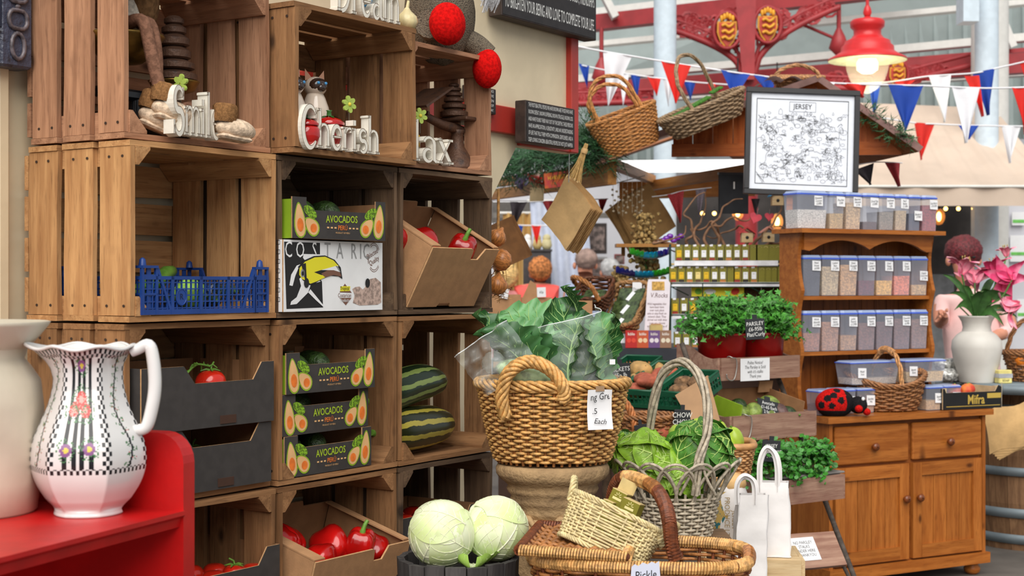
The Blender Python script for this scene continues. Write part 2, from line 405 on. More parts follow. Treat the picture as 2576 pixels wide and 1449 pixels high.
def make_tomato(lab, mx, grp=None, vine=False, r=.033):
 t = thing('tomato', lab, 'tomato', mx, grp)
 lumpy(MB(), (r, r, r * .88), lambda d: 1 - .14 * max(0, d.z) ** 10 + .015 * math.cos(5 * math.atan2(d.y, d.x)) * (1 - d.z * d.z), 20, 12).build('body', MT_TOM, t, T(0, 0, r * .87))
 mb = MB(); has = vine or random.random() < .4
 for k in range(5 if has else 0):
  a = k * 1.26 + random.random() * .3
  mb.tube([(0, 0, r * 1.64), (.012 * math.cos(a), .012 * math.sin(a), r * 1.73), (.026 * math.cos(a), .026 * math.sin(a), r * 1.62)], [.003, .003, .0008], 4)
 if has:
  mb.tube([(0, 0, r * 1.6), (.003, 0, r * 1.95), (.014, .004, r * 2.15)], .0025, 5)
  mb.build('calyx', MT_STEM, t)
 if vine:
  mb = MB(); pts = smooth([(-.002, 0, r * 1.9), (-.03, .01, r * 2.05), (-.06, 0, r * 1.9), (-.085, -.004, r * 1.5)], 5); mb.tube(pts, .003, 5)
  for k in range(9):
   p = random.choice(pts); q = p + V((random.uniform(-.02, .02), random.uniform(-.015, .015), random.uniform(-.03, .012))); mb.tube([p, (p + q) / 2 + V((0, 0, .006)), q], [.002, .002, .001], 4)
  mb.build('vine', MT_STEM, t)
 return t
def make_avocado(lab, mx, grp=None, mt=None):
 t = thing('avocado', lab, 'avocado', mx, grp)
 lumpy(MB(), (.034, .034, .05), lambda d: (1 - .22 * max(0, d.z)) * (1 + .015 * fbm(d, 6)), 18, 12).build('body', mt or MT_AVO, t, T(0, 0, .034) @ RY(80))
 MB().tube([(.045, 0, .042), (.051, 0, .044)], .004, 6).build('stalk', MT_STEM, t)
 return t
# ---------------------------------------------------------------- cardboard
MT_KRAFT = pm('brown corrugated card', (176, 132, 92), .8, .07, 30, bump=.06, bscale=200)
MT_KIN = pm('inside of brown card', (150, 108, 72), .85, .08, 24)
MT_CBLACK = pm('black printed card', (58, 54, 52), .72, .1, 30, rnd=.06)
MT_CEDGE = pm('card edge', (190, 148, 104), .85, .1, 60)
MT_LIME = pm('lime printed card', (138, 172, 34), .6, .06, 20)
MT_FLESH = pm('printed avocado flesh', (226, 178, 122), .7, .05, 30)
MT_PIT = pm('printed avocado stone', (232, 120, 42), .7, .12, 40)
MT_AVG = pm('printed avocado rind', (112, 150, 30), .7, .5, 160, lo=.45, hi=.55)
MT_INK = flatmat('black ink', (28, 27, 28)); MT_PAPER = pm('white paper', (232, 232, 232), .8, .04, 10)
MT_GREY = flatmat('grey print', (150, 150, 150)); MT_BROWNP = flatmat('brown print', (120, 82, 66))
def panel(root, name, poly, t, mx, mats, thick_mat=1):
 """A card panel: polygon in local xy, thickness t behind it, cut edges in the second material."""
 mb = MB(); mb.prism(poly, 0, -t, 0, mx, side=1); return mb.build(name, mats, root)
def front_mx(x=0, y=0, z=0): return T(x, y, z) @ RX(90)        # local (x, z) plane facing -y
def egg(cx, cy, a, b, rot=0, n=18, taper=.0):
 o = []
 for k in range(n):
  t = 2 * PI * k / n; x, y = a * math.cos(t), b * math.sin(t); x *= 1 - taper * (y / b)
  c, s_ = math.cos(rot), math.sin(rot); o.append((cx + x * c - y * s_, cy + x * s_ + y * c))
 return o
def avocado_tray(lab, mx, fill=4):
 w, d, h, t = .345, .26, .105, .004
 r = thing('avocado_tray', lab, 'fruit box', mx, 'printed avocado trays')
 notch = [(0, 0), (w, 0), (w, h), (w - .038, h), (w - .038, h - .022), (w - .05, h - .032), (.062, h - .032), (.05, h - .022), (.05, h), (0, h)]
 fr = panel(r, 'front_panel', notch, t, front_mx(0, 0, 0), [MT_CBLACK, MT_CEDGE])
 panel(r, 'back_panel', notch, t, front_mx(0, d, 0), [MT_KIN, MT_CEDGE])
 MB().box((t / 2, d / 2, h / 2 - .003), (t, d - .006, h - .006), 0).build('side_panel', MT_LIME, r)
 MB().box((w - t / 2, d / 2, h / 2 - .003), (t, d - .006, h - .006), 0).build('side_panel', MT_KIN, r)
 MB().box((w / 2, d / 2, .002), (w - .01, d - .01, .004)).build('bottom_panel', MT_KIN, r)
 f = front_mx(0, -.0006, 0); mb = MB(); q = .028
 for cx, cy, a, b, ro, tp, big in ((.026, .046, .020, .046, .12, .38, 1), (.068, .032, .021, .03, .9, .25, 1), (w - .026, .05, .02, .047, -.1, .38, 1), (w - .072, .034, .021, .031, -.8, .25, 1)):
  mb.flat(egg(cx, cy, a, b, ro, 20, tp), 0, 0, f); mb.flat(egg(cx, cy, a - .0035, b - .004, ro, 20, tp), -.0003, 1, f @ T(0, 0, .0006))
  s_ = b / .046
  c, sn = math.cos(ro), math.sin(ro); dx, dy = -(-.012 * s_) * sn, -.012 * s_ * c
  mb.flat(egg(cx + dx, cy + dy, a * .55, b * .38, ro, 14), 0, 2, f @ T(0, 0, .0008))
 for cx, cy in ((.063, .068), (w - .058, .07)): mb.flat(egg(cx, cy, .026, .013, -.5 if cx < .2 else .5, 14), 0, 3, f)
 mb.text('AVOCADOS', .026, f @ T(w / 2 + .005, .052, .0004) @ RZ(1), 4, sx=.82, bold=.02)
 mb.text('PERÚ', .017, f @ T(w / 2 + .008, .03, .0004), 2, sx=.9, bold=.01); mb.text('PRODUCT OF PERU', .006, f @ T(w / 2 + .008, .017, .0004), 1)
 for k in range(9):
  if abs(k - 4) > 1: mb.flat([(w / 2 - .05 + k * .0135, .028), (w / 2 - .042 + k * .0135, .028), (w / 2 - .042 + k * .0135, .032), (w / 2 - .05 + k * .0135, .032)], 0, 1, f @ T(0, 0, .0004))
 mb.build('printed_front', [MT_LIME, MT_FLESH, MT_PIT, MT_AVG, flatmat('lime lettering', (160, 186, 40))], fr)
 g = T(-.0006, 0, 0) @ RZ(-90) @ RX(90); mb = MB()
 mb.flat([(-.16, .05), (-.06, .05), (-.06, .075), (-.16, .075)], 0, 0, g); mb.text('PERU 4 kg', .016, g @ T(-.1, .022, 0), 0); mb.text('PUENTE', .014, g @ T(-.11, .0625, .0003), 1)
 mb.build('printed_side', [MT_CBLACK, MT_FLESH], r)
 return r, w, d
GA = 'avocados in the printed trays'
def fill_av(mxr, w, d, n, where, z=.034):
 for k in range(n):
  x = lerp(.07, w - .08, (k + .5) / n); y = .075 + (k % 2) * .07
  make_avocado('dark green avocado in the ' + where, mxr @ T(x, y, z) @ RZ(random.uniform(60, 120)), GA)
tl = ((.03, HB[2], 0), )
for k, (hh, pos) in enumerate(((0, 'lowest of the three stacked avocado trays'), (.106, 'middle tray of the three stacked avocado trays'), (.212, 'topmost of the three stacked avocado trays'))):
 mx = M.Translation(W(S(716, .0) + (.004, 0, .008)[k], (.004, .008, .002)[k], HB[3] + .0155 + hh)) @ RZ(RWd + (0, .6, -1.2)[k])
 avocado_tray('black and lime avocado tray, ' + pos, mx); fill_av(mx, .345, .26, 4 if k != 1 else 2, ('lowest stacked tray', 'middle stacked tray', 'topmost stacked tray')[k])
mx = M.Translation(W(S(735, -.02), -.02, HB[2] + .0155 + .186)) @ RZ(RWd - 4)
avocado_tray('avocado tray lying on the white toucan box', mx); fill_av(mx, .345, .26, 4, 'tray on the toucan box', .038)
# ---- white box with the toucan
def toucan_box():
 w, d, h, t = .395, .3, .182, .004
 mx = M.Translation(W(S(713, -.012), -.012, HB[2] + .0155)) @ RZ(RWd)
 r = thing('banana_box', 'white cardboard box printed with a toucan, under an avocado tray', 'box', mx)
 f = front_mx()
 mb = MB(); mb.prism([(0, 0), (w, 0), (w, h), (0, h)], 0, -t, 0, f, 1); fp = mb.build('front_panel', [MT_PAPER, MT_CEDGE], r)
 for x, nm in ((t / 2, 'side_panel'), (w - t / 2, 'side_panel')): MB().box((x, d / 2, h / 2), (t, d - .01, h)).build(nm, MT_PAPER, r)
 MB().box((w / 2, d - t / 2, h / 2), (w, t, h)).build('back_panel', MT_PAPER, r); MB().box((w / 2, d / 2, h - t / 2), (w - .008, d - .01, t)).build('lid', MT_PAPER, r)
 K = lambda pts: [((x - 212) / 732 * w * 1.005, (1130 - y) / 545 * h) for x, y in pts]
 e = [.0004 + .0003 * k for k in range(8)]; mb = MB()
 L = lambda pts, m, z: mb.flat(K(pts), 0, m, f @ T(0, 0, e[z]))
 L([(216, 602), (466, 602), (466, 690), (350, 690), (345, 720), (480, 900), (488, 1102), (232, 1108)], 0, 0)
 for ch, x, m in (('C', 245, 1), ('O', 325, 1), ('S', 425, 1), ('T', 520, 2), ('A', 610, 2), ('R', 715, 2), ('I', 768, 2), ('C', 812, 2)):
  cx, cy = K([(x, 665)])[0]; mb.text(ch, .058, f @ T(cx, cy, e[2]), m, sx=.72, bold=.0)
 L([(250, 930), (262, 850), (300, 780), (350, 760), (352, 775), (312, 800), (290, 860), (272, 935)], 1, 3)
 L([(318, 880), (330, 935), (300, 1020), (262, 1052), (256, 1078), (300, 1072), (380, 985), (398, 925), (470, 900), (400, 870), (340, 860)], 1, 3)
 L([(380, 985), (430, 1040), (488, 1098), (488, 1085), (440, 1020), (395, 960)], 1, 4)
 L([(308, 790), (350, 740), (420, 705), (500, 698), (570, 730), (615, 790), (628, 880), (600, 860), (540, 855), (480, 880), (430, 915), (390, 930), (340, 890)], 0, 4)
 L([(318, 800), (356, 750), (425, 715), (500, 708), (560, 735), (600, 780), (560, 790), (470, 812), (420, 830), (470, 850), (520, 858), (440, 900), (395, 918), (335, 880), (316, 850)], 3, 5)
 L([(470, 840), (540, 800), (590, 790), (612, 830), (618, 862), (560, 850), (500, 868)], 4, 6); L([(470, 812), (590, 775), (612, 828), (560, 812)], 1, 7); L([(575, 778), (600, 782), (622, 850), (600, 820)], 0, 7)
 L([(330, 770), (362, 760), (368, 880), (356, 885)], 0, 6); mb.flat(egg(*K([(340, 838)])[0], .008, .0105), 0, 2, f @ T(0, 0, e[6])); mb.flat(egg(*K([(340, 840)])[0], .0045, .006), 0, 0, f @ T(0, 0, e[7]))
 cx, cy = K([(872, 705)])[0]
 for rr in (.031, .027):
  n = 28; mb.strokes([[(cx + rr * .85 * math.cos(a), cy + rr * 1.25 * math.sin(a)) for a in [lerp(a0, a1, k / 10) for k in range(11)]] for a0, a1 in ((.6, 2.2), (2.9, 3.6), (4.0, 5.6))], .0007, f @ T(0, 0, e[1]), 4)
 mb.text('Selected\nQuality', .02, f @ T(cx - .004, cy, e[2]) @ RZ(24), 4, sx=.75, shear=.1)
 L([(648, 917), (608, 985), (700, 990)], 4, 1); L([(608, 1030), (698, 1030), (655, 1088)], 4, 1); L([(615, 938), (688, 938), (684, 975), (612, 978)], 3, 2)
 for tx, y, sz, m in (('Tropical', 955, .0135, 0), ('Costarican', 1010, .0155, 4), ('Products', 1050, .013, 1)):
  cx, cy = K([(645, y)])[0]; mb.text(tx, sz, f @ T(cx, cy, e[4]), m, sx=.8)
 L([(705, 960), (725, 945), (760, 940), (785, 965), (815, 930), (840, 880), (885, 870), (925, 905), (930, 1070), (900, 1088), (760, 1092), (708, 1070), (722, 1010)], 5, 1)
 for x in (366, 818): mb.flat(egg(*K([(x, 912)])[0], .0098, .0125), 0, 0, f @ T(0, 0, e[7] + .0002))
 mb.build('printed_front', [MT_INK, MT_PAPER, MT_GREY, flatmat('yellow print', (226, 216, 40)), MT_BROWNP, pm('ginger root print', (176, 152, 140), .8, .35, 90)], fp)
 g = T(-.0006, 0, 0) @ RZ(-90) @ RX(90); mb = MB()
 for k in range(7):
  z = h - .012 - k * .024; mb.strokes([[(-.022, z), (-.012, z), (-.012, z + .01), (-.022, z + .01), (-.022, z)]], .0006, g)
  if k < 2: mb.text('YAM' if k == 0 else 'M', .011, g @ T(-.04, z + .005, 0))
 mb.build('printed_side', MT_INK, r)
toucan_box()
# ---- open brown cartons pitched forward
def carton(lab, mx, w, d, h, cut=True):
 t = .005; r = thing('cardboard_box', lab, 'box', mx)
 n = w * .62
 poly = [(0, 0), (w * .42, 0), (w * .44, .012), (w * .6, .012), (w * .62, 0), (w, 0), (w, h), (n + .055, h), (n + .035, h - .035), (n, h - .035), (n - .004, h - .004), (n - .012, h), (0, h)] if cut else [(0, 0), (w, 0), (w, h), (0, h)]
 panel(r, 'front_panel', poly, t, front_mx(), [MT_KRAFT, MT_CEDGE])
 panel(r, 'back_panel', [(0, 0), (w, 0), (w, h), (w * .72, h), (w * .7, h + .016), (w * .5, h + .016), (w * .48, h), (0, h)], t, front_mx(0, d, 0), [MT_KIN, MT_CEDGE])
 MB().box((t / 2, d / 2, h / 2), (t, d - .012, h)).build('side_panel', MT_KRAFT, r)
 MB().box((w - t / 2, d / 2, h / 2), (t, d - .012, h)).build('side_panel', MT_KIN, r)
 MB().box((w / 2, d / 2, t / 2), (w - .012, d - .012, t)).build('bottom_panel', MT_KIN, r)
 for x in (-.0, w): MB().box((x + (.02 if x < .1 else -.012), d / 2, h + .003), (.04 if x < .1 else .024, d - .012, .004)).build('top_flap', MT_KRAFT, r)
 return r
cx = M.Translation(W(COLS[2][0] + .03, -.0, HB[2] + .02)) @ RZ(RWd) @ RX(29)
carton('brown carton tipped forward showing red peppers, beside the toucan box', cx, .325, .27, .19)
GP = 'red peppers in the cartons'
for x, y, z, a, ty, lab in ((.235, .062, .108, 20, -12, 'red pepper with green stalk in the notch of the tipped carton'), (.09, .06, .13, 80, 70, 'red pepper lying on its side in the tipped carton'), (.04, .10, .12, 140, 60, 'red pepper at the shaded end of the tipped carton'), (.155, .1, .1, 40, 90, 'red pepper deep inside the tipped carton')):
 make_pepper(lab, cx @ T(x, y, z) @ RZ(a) @ RY(ty) @ SC(1.05, 1.05, 1.05), GP)
bx = M.Translation(W(COLS[1][0] + .035, -.05, Hh(1445, S(760, -.06), -.06) - .115)) @ RZ(RWd) @ RX(16)
carton('brown carton of red peppers in the bottom row of crates', bx, .385, .30, .15)
for x, y, z, a, ty, lab in ((.02, .16, .105, 20, 65, 'red pepper in the far corner of the low carton'), (.115, .14, .1, 100, 85, 'large red pepper lying across the low carton'), (.075, .06, .095, 20, 75, 'small red pepper with stalk at the front of the low carton'),
       (.185, .07, .095, 60, 80, 'red pepper below the large one in the low carton'), (.245, .06, .09, 10, 0, 'red pepper with upright green stalk in the low carton'), (.30, .06, .085, 30, 70, 'red pepper at the notch end of the low carton')):
 k = 1.35 if 'large' in lab else 1.0
 make_pepper(lab, bx @ T(x, y, z) @ RZ(a) @ RY(ty) @ SC(k, k, k), GP)
# ---- black trays
def black_tray(lab, mx, w, d, h):
 t = .004; r = thing('tomato_tray', lab, 'fruit box', mx, 'black cardboard trays')
 a, b = w * .30, w * .90
 fp = panel(r, 'front_panel', [(0, 0), (w, 0), (w, h), (b, h), (b - .03, h - .042), (a + .035, h - .042), (a, h), (0, h)], t, front_mx(), [MT_CBLACK, MT_CEDGE])
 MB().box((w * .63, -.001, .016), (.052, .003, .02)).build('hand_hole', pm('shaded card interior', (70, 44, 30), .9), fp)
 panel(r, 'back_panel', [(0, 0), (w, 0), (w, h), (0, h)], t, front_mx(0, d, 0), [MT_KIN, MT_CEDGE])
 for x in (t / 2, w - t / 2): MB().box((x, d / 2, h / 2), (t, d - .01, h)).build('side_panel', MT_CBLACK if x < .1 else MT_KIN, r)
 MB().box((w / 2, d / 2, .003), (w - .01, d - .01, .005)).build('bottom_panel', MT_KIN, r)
 return r
GT = 'tomatoes in the black trays'
for k, (lab, hh, sx, wd) in enumerate((('lower of the two black cardboard trays behind the jug', 0, .03, .43), ('upper of the two black cardboard trays, a vine tomato showing', .151, .03, .433))):
 mx = M.Translation(W(sx, .0 + .006 * (1 - k), HB[3] + .0155 + hh)) @ RZ(RWd)
 black_tray(lab, mx, wd, .28, .149)
 if k: make_tomato('ripe vine tomato with green stem in the upper black tray', mx @ T(.285, .07, .068), GT, True, .038)
 for j in range(4): make_tomato(('tomato in the shade of the lower black tray', 'tomato deep in the upper black tray')[k], mx @ T(.11 + j * .075 + random.uniform(-.01, .01), .13 + random.uniform(0, .05), .03), GT)
mx = M.Translation(W(.03, -.004, Hh(1369, S(696), 0) - .149)) @ RZ(RWd)
black_tray('black tray of tomatoes in the bottom crate beside the red shelf', mx, .45, .29, .149)
for j in range(9): make_tomato('tomato in the bottom black tray beside the red shelf', mx @ T(.15 + (j % 5) * .062, .05 + j // 5 * .07 + random.uniform(-.01, .01), .045 + random.uniform(0, .012)) @ RZ(40 * j), GT)
mx = M.Translation(W(COLS[2][0] + .03, .03, Hh(1262, S(1233), .03) - .15)) @ RZ(RWd)
black_tray('black tray of tomatoes behind the pale cabbages', mx, .39, .27, .149)
for j in range(7): make_tomato('tomato in the black tray behind the cabbages', mx @ T(.05 + j * .045, .09 + (j % 2) * .07, .08), GT, False, .036)
# ---- marrows
def marrow_mat(name, dk, lt):
 m, nt, b = newmat(name); L = nt.links.new; b.inputs['Roughness'].default_value = .3
 tc = N(nt, 'ShaderNodeTexCoord'); sp = N(nt, 'ShaderNodeSeparateXYZ'); L(tc.outputs['Object'], sp.inputs[0])
 an = N(nt, 'ShaderNodeMath', operation='ARCTAN2'); L(sp.outputs[1], an.inputs[0]); L(sp.outputs[2], an.inputs[1])
 nz = N(nt, 'ShaderNodeTexNoise', i_Scale=30.0, i_Detail=3.0); L(tc.outputs['Object'], nz.inputs[0])
 ml = N(nt, 'ShaderNodeMath', operation='MULTIPLY_ADD'); L(nz.outputs[0], ml.inputs[0]); ml.inputs[1].default_value = .22; L(an.outputs[0], ml.inputs[2])
 m9 = N(nt, 'ShaderNodeMath', operation='MULTIPLY'); L(ml.outputs[0], m9.inputs[0]); m9.inputs[1].default_value = 10
 sn = N(nt, 'ShaderNodeMath', operation='SINE'); L(m9.outputs[0], sn.inputs[0])
 rp = N(nt, 'ShaderNodeMapRange'); rp.inputs[1].default_value = .25; rp.inputs[2].default_value = .4; L(sn.outputs[0], rp.inputs[0])
 L(mixc(nt, rp.outputs[0], lin(dk), lin(lt)), b.inputs['Base Color']); return m
def marrow(lab, mx, L_, r, mt, bend=.02):
 t = thing('marrow', lab, 'marrow', mx, 'marrows in the crate')
 def g(u, v):
  x = (v - .5) * L_; k = (1 - abs(2 * v - 1) ** 3.2) ** .5 * (1 - .18 * v); a = 2 * PI * u
  q = r * k * (1 + .025 * math.cos(8 * a))
  return (x, q * math.cos(a), q * math.sin(a) + bend * (1 - (2 * v - 1) ** 2) - bend * .5)
 MB().grid(28, 24, g, cu=True).build('body', mt, t); MB().tube([(-L_ / 2 + .004, 0, 0), (-L_ / 2 - .02, 0, .006)], [.012, .009], 8).build('stalk', MT_STEM, t)
MT_M1, MT_M2 = marrow_mat('pale striped marrow skin', (28, 46, 26), (128, 146, 78)), marrow_mat('yellow striped marrow skin', (34, 40, 18), (172, 158, 62))
hb = HB[3] + .016
marrow('green marrow with pale stripes, on top of the yellow-striped one', M.Translation(W(1.135, .10, hb + .185)) @ RZ(RWd) @ RY(-8), .36, .062, MT_M1)
marrow('fat marrow with yellow stripes at the bottom of the crate', M.Translation(W(1.155, .09, hb + .07)) @ RZ(RWd + 4), .39, .071, MT_M2, .0)
t = thing('melon', 'dark green melon in the shade behind the marrows', 'melon', M.Translation(W(1.06, .25, hb + .08)) @ RZ(RWd))
lumpy(MB(), (.085, .075, .075), lambda d: 1, 20, 14).build('body', pm('dark melon skin', (34, 52, 34), .45, .3, 30), t); MB().tube([(-.083, 0, 0), (-.1, 0, .006)], .007, 6).build('stalk', MT_STEM, t)
t = thing('gold_tin', 'shiny yellow-lidded tin glimpsed behind the crate of marrows', 'tin', M.Translation(W(1.75, .2, -.43)))
MB().lathe([(.05, 0), (.05, .09)], 20, cap=True).build('body', pm('brown tin', (60, 30, 22), .5), t); MB().lathe([(.052, .09), (.052, .105), (.04, .108)], 20, cap=True).build('lid', pm('yellow lid', (214, 160, 24), .35), t)
# ---- blue plastic tray
MT_BLUE = pm('blue plastic', (24, 62, 134), .42, .1, 14)
def blue_tray():
 w, d, h = .405, .27, .088
 mx = M.Translation(W(.034, .002, HB[2] + .0155)) @ RZ(RWd)
 r = thing('plastic_tray', 'blue plastic vegetable tray with mesh sides', 'tray', mx)
 def wall(mx2, L_, nm):
  mb = MB(); n = int(L_ / .0145)
  mb.box((L_ / 2, 0, h - .004), (L_, .007, .008)); mb.box((L_ / 2, 0, .006), (L_, .006, .012))
  for k in range(1, 6): mb.box((L_ / 2, 0, h * k / 6), (L_, .003, .0028))
  for k in range(n + 1): mb.box((L_ * k / n, 0, h / 2), (.003 if k % 6 else .009, .004 if k % 6 else .007, h))
  mb.v = [tuple(mx2 @ V(p)) for p in mb.v]; mb.build(nm, MT_BLUE, r, kind='stuff')
 wall(I4, w, 'mesh_wall'); wall(T(0, d, 0), w, 'mesh_wall'); wall(RZ(90), d, 'mesh_wall'); wall(T(w, 0, 0) @ RZ(90), d, 'mesh_wall')
 mb = MB()
 for k in range(24): mb.box((w * (k + .5) / 24, d / 2, .004), (.004, d, .003))
 for k in range(12): mb.box((w / 2, d * (k + .5) / 12, .004), (w, .004, .003))
 mb.build('mesh_floor', MT_BLUE, r, kind='stuff')
 for x, y in ((0, 0), (w, 0), (0, d), (w, d)):
  mb = MB(); sx = 1 if x == 0 else -1; sy = 1 if y == 0 else -1; H = .112
  for px, py in ((x, y), (x + sx * .042, y), (x, y + sy * .042)): mb.box((px, py, H / 2), (.007, .007, H))
  mb.box((x + sx * .021, y, H - .003), (.046, .012, .006)); mb.box((x, y + sy * .021, H - .003), (.012, .046, .006)); mb.box((x + sx * .021, y, H * .8), (.046, .005, .004)); mb.box((x + sx * .021, y, H * .42), (.046, .007, .004)); mb.box((x, y + sy * .021, H * .42), (.007, .046, .004))
  mb.box((x + sx * .021, y + sy * .002, H / 2), (.012, .003, H))
  for qx, qy in ((1, 0), (0, 1)):
   p = [(x + sx * .045 * qx, y + sy * .045 * qy, H - .006), (x + sx * .085 * qx, y + sy * .085 * qy, .01)]; mb.tube([V(p[0]), V(p[1])], .0045, 4)
  mb.lathe([(.012, 0), (.009, .016)], 10, mx=T(x + sx * .016, y + sy * .01, 0)); mb.lathe([(.009, H), (.007, H + .014), (.002, H + .018)], 10, mx=T(x + sx * .012, y + sy * .012, 0))
  mb.build('corner_post', MT_BLUE, r)
 lg = MB(); f = front_mx(.115, -.005, .04); pts = egg(0, 0, .016, .019); lg.flat(pts, 0, 0, f); lg.tube([f @ V((p[0], p[1], 0)) for p in pts], .0016, 4, closed=True); lg.text('R', .02, f @ T(0, 0, .001), 1); lg.build('moulded_badge', [MT_BLUE, pm('dark blue plastic', (10, 24, 60), .5)], r)
 return mx
bm = blue_tray()
MT_CUC = pm('cucumber skin', (92, 140, 50), .4, .35, 22); MT_CUCD = pm('dark wrapped cucumber', (44, 62, 50), .15, .5, 20, coat=.8); MT_WRAP = pm('shiny film', (190, 200, 215), .15, .3, 30)
for k in range(6):
 t = thing('cucumber', ('cucumber with a pale green end in the blue tray', 'film-wrapped cucumber in the blue tray')[k > 1], 'cucumber', bm @ T(.12 + .055 * k, .12 + .012 * (k % 3), .03 + .022 * (k % 2) + (.03 if k < 2 else 0)) @ RZ(20 + 9 * k) @ RY(-12 if k < 2 else 0), 'cucumbers in the blue tray')
 MB().tube([(-.1, 0, 0), (-.092, 0, 0), (-.05, 0, 0), (.05, 0, .004), (.095, 0, 0), (.102, 0, 0)], [.004, .013, .018, .018, .014, .004], 12).build('body', MT_CUC if k < 2 else MT_CUCD, t)
 MB().tube([(-.104, 0, 0), (-.098, 0, 0)], .0045, 6).build('stalk_end', MT_STEM, t)
 if k > 1: MB().tube([(.02, 0, .003), (.09, 0, .001)], [.0192, .0172], 12, caps=False).build('film_sleeve', MT_WRAP, t)
t = thing('green_cauliflower', 'knobbly lime green cauliflower behind the mesh of the blue tray', 'vegetable', bm @ T(.20, .055, .012))
lumpy(MB(), (.042, .036, .036), lambda d: 1 + .12 * fbm(d, 5) + .06 * fbm(d, 11), 28, 18).build('head', pm('lime floret', (138, 184, 70), .55, .3, 40), t, T(0, 0, .034)); MB().tube([(0, 0, 0), (0, 0, .02)], .014, 8).build('stalk', MT_STEM, t)
# ---------------------------------------------------------------- ornaments in the upper crates
MT_WHITE = pm('cream painted wood', (236, 230, 216), .5, .05, 12, bump=.1)
MT_EDGE = flatmat('brown rubbed edge', (120, 96, 74))
def arc(cx, cy, rx, ry, a0, a1, n=12): return [(cx + rx * math.cos(R(lerp(a0, a1, k / n))), cy + ry * math.sin(R(lerp(a0, a1, k / n)))) for k in range(n + 1)]
SER = lambda x, y, w=.17: ([(x - w, y), (x + w, y)], .06)
LET = {  # strokes (points, half widths) in units of x-height
 'h': (.95, [([(.16, 0), (.16, 1.62)], .11), ([(.0, 1.56), (.18, 1.56)], .05), ([(.16, .72)] + arc(.45, .66, .29, .32, 150, 0), [.05] * 3 + [.07] * 6 + [.1] * 5), ([(.74, .66), (.74, 0)], .11), SER(.16, .05), SER(.74, .05)]),
 'e': (.85, [(arc(.42, .5, .32, .47, 5, 325, 24), [.06 + .07 * max(0, math.sin(PI * k / 24)) for k in range(25)]), ([(.12, .53), (.74, .53)], .045)]),
 'r': (.68, [([(.16, 0), (.16, .98)], .11), ([(.0, .95), (.18, .95)], .05), (arc(.5, .62, .3, .33, 165, 55), .07), ([(.6, .86), (.66, .84)], .11), SER(.16, .05)]),
 'i': (.48, [([(.2, 0), (.2, .98)], .11), ([(.04, .95), (.2, .95)], .05), ([(.2, 1.1), (.2, 1.32)], .12), SER(.2, .05)]),
 's': (.72, [(arc(.36, .72, .24, .24, 20, 250, 12) + arc(.36, .27, .26, .25, 70, -165, 12), [.05 + .07 * math.sin(PI * k / 25) for k in range(26)]), ([(.6, .68), (.6, .95)], .045), ([(.1, .05), (.1, .34)], .045)]),
 'l': (.46, [([(.2, 0), (.2, 1.62)], .11), ([(.04, 1.56), (.2, 1.56)], .05), SER(.2, .05)]),
 'a': (.86, [(arc(.4, .7, .28, .27, 160, 0, 10) + [(.68, .1), (.8, .05)], [.07] * 8 + [.1] * 5), (arc(.36, .27, .24, .24, 60, 320, 14), [.05 + .05 * math.sin(PI * k / 14) for k in range(15)])]),
 'x': (.85, [([(.1, .98), (.72, 0)], .11), ([(.7, .98), (.12, 0)], .05), SER(.12, .05, .15), SER(.72, .05, .15), SER(.1, .95, .14), SER(.7, .95, .14)]),
 'm': (1.35, [([(.16, 0), (.16, .98)], .1), ([(.0, .95), (.18, .95)], .05), (arc(.42, .66, .26, .32, 150, 0), .075), ([(.68, .66), (.68, 0)], .1), (arc(.94, .66, .26, .32, 150, 0), .075), ([(1.2, .66), (1.2, 0)], .1), SER(.16, .05), SER(.68, .05), SER(1.2, .05)]),
 'C': (1.1, [(arc(.58, .8, .5, .84, 40, 320, 26), [.06 + .09 * max(0, math.sin(PI * k / 26)) for k in range(27)]), ([(.98, 1.18), (.98, 1.62)], .05)]),
 'S': (.95, [(arc(.48, 1.2, .34, .4, 15, 250, 14) + arc(.48, .42, .36, .42, 70, -165, 14), [.06 + .1 * math.sin(PI * k / 29) for k in range(30)]), ([(.84, 1.2), (.84, 1.62)], .05), ([(.1, .0), (.1, .48)], .07)]),
 'R': (1.05, [([(.2, 0), (.2, 1.62)], .12), (arc(.45, 1.2, .36, .38, 90, -90, 12), .09), ([(.2, 1.58), (.45, 1.58)], .05), ([(.2, .82), (.45, .82)], .05), ([(.5, .82), (.9, 0)], .11), SER(.2, .05)]),
 'D': (1.15, [([(.2, 0), (.2, 1.62)], .12), (arc(.4, .81, .55, .78, 90, -90, 16), .1), ([(.05, .05), (.4, .05)], .06), ([(.05, 1.57), (.4, 1.57)], .06)])}
def flower(parent, p, lean=0, facing=0):
 t = MB(); t.tube([(0, 0, -.05), (0, 0, .0)], .0016, 5); t.build('flower_wire', pm('dark wire', (70, 60, 44), .5), parent, T(*p))
 for k in range(6):
  mb = MB(); mb.prism(egg(0, .0125, .0062, .0105, 0, 12, -.25), -.003, .003)
  mb.build('petal', pm('pale green wooden petal', (166, 188, 84), .55, .12, 40), parent, T(*p) @ RZ(facing) @ RY(lean) @ RX(90) @ RZ(60 * k + 12))
 MB().ball((0, 0, 0), (.0052, .004, .0052)).build('flower_centre', pm('yellow bead', (214, 196, 60), .5), parent, T(*p) @ RZ(facing) @ T(0, -.003, 0))
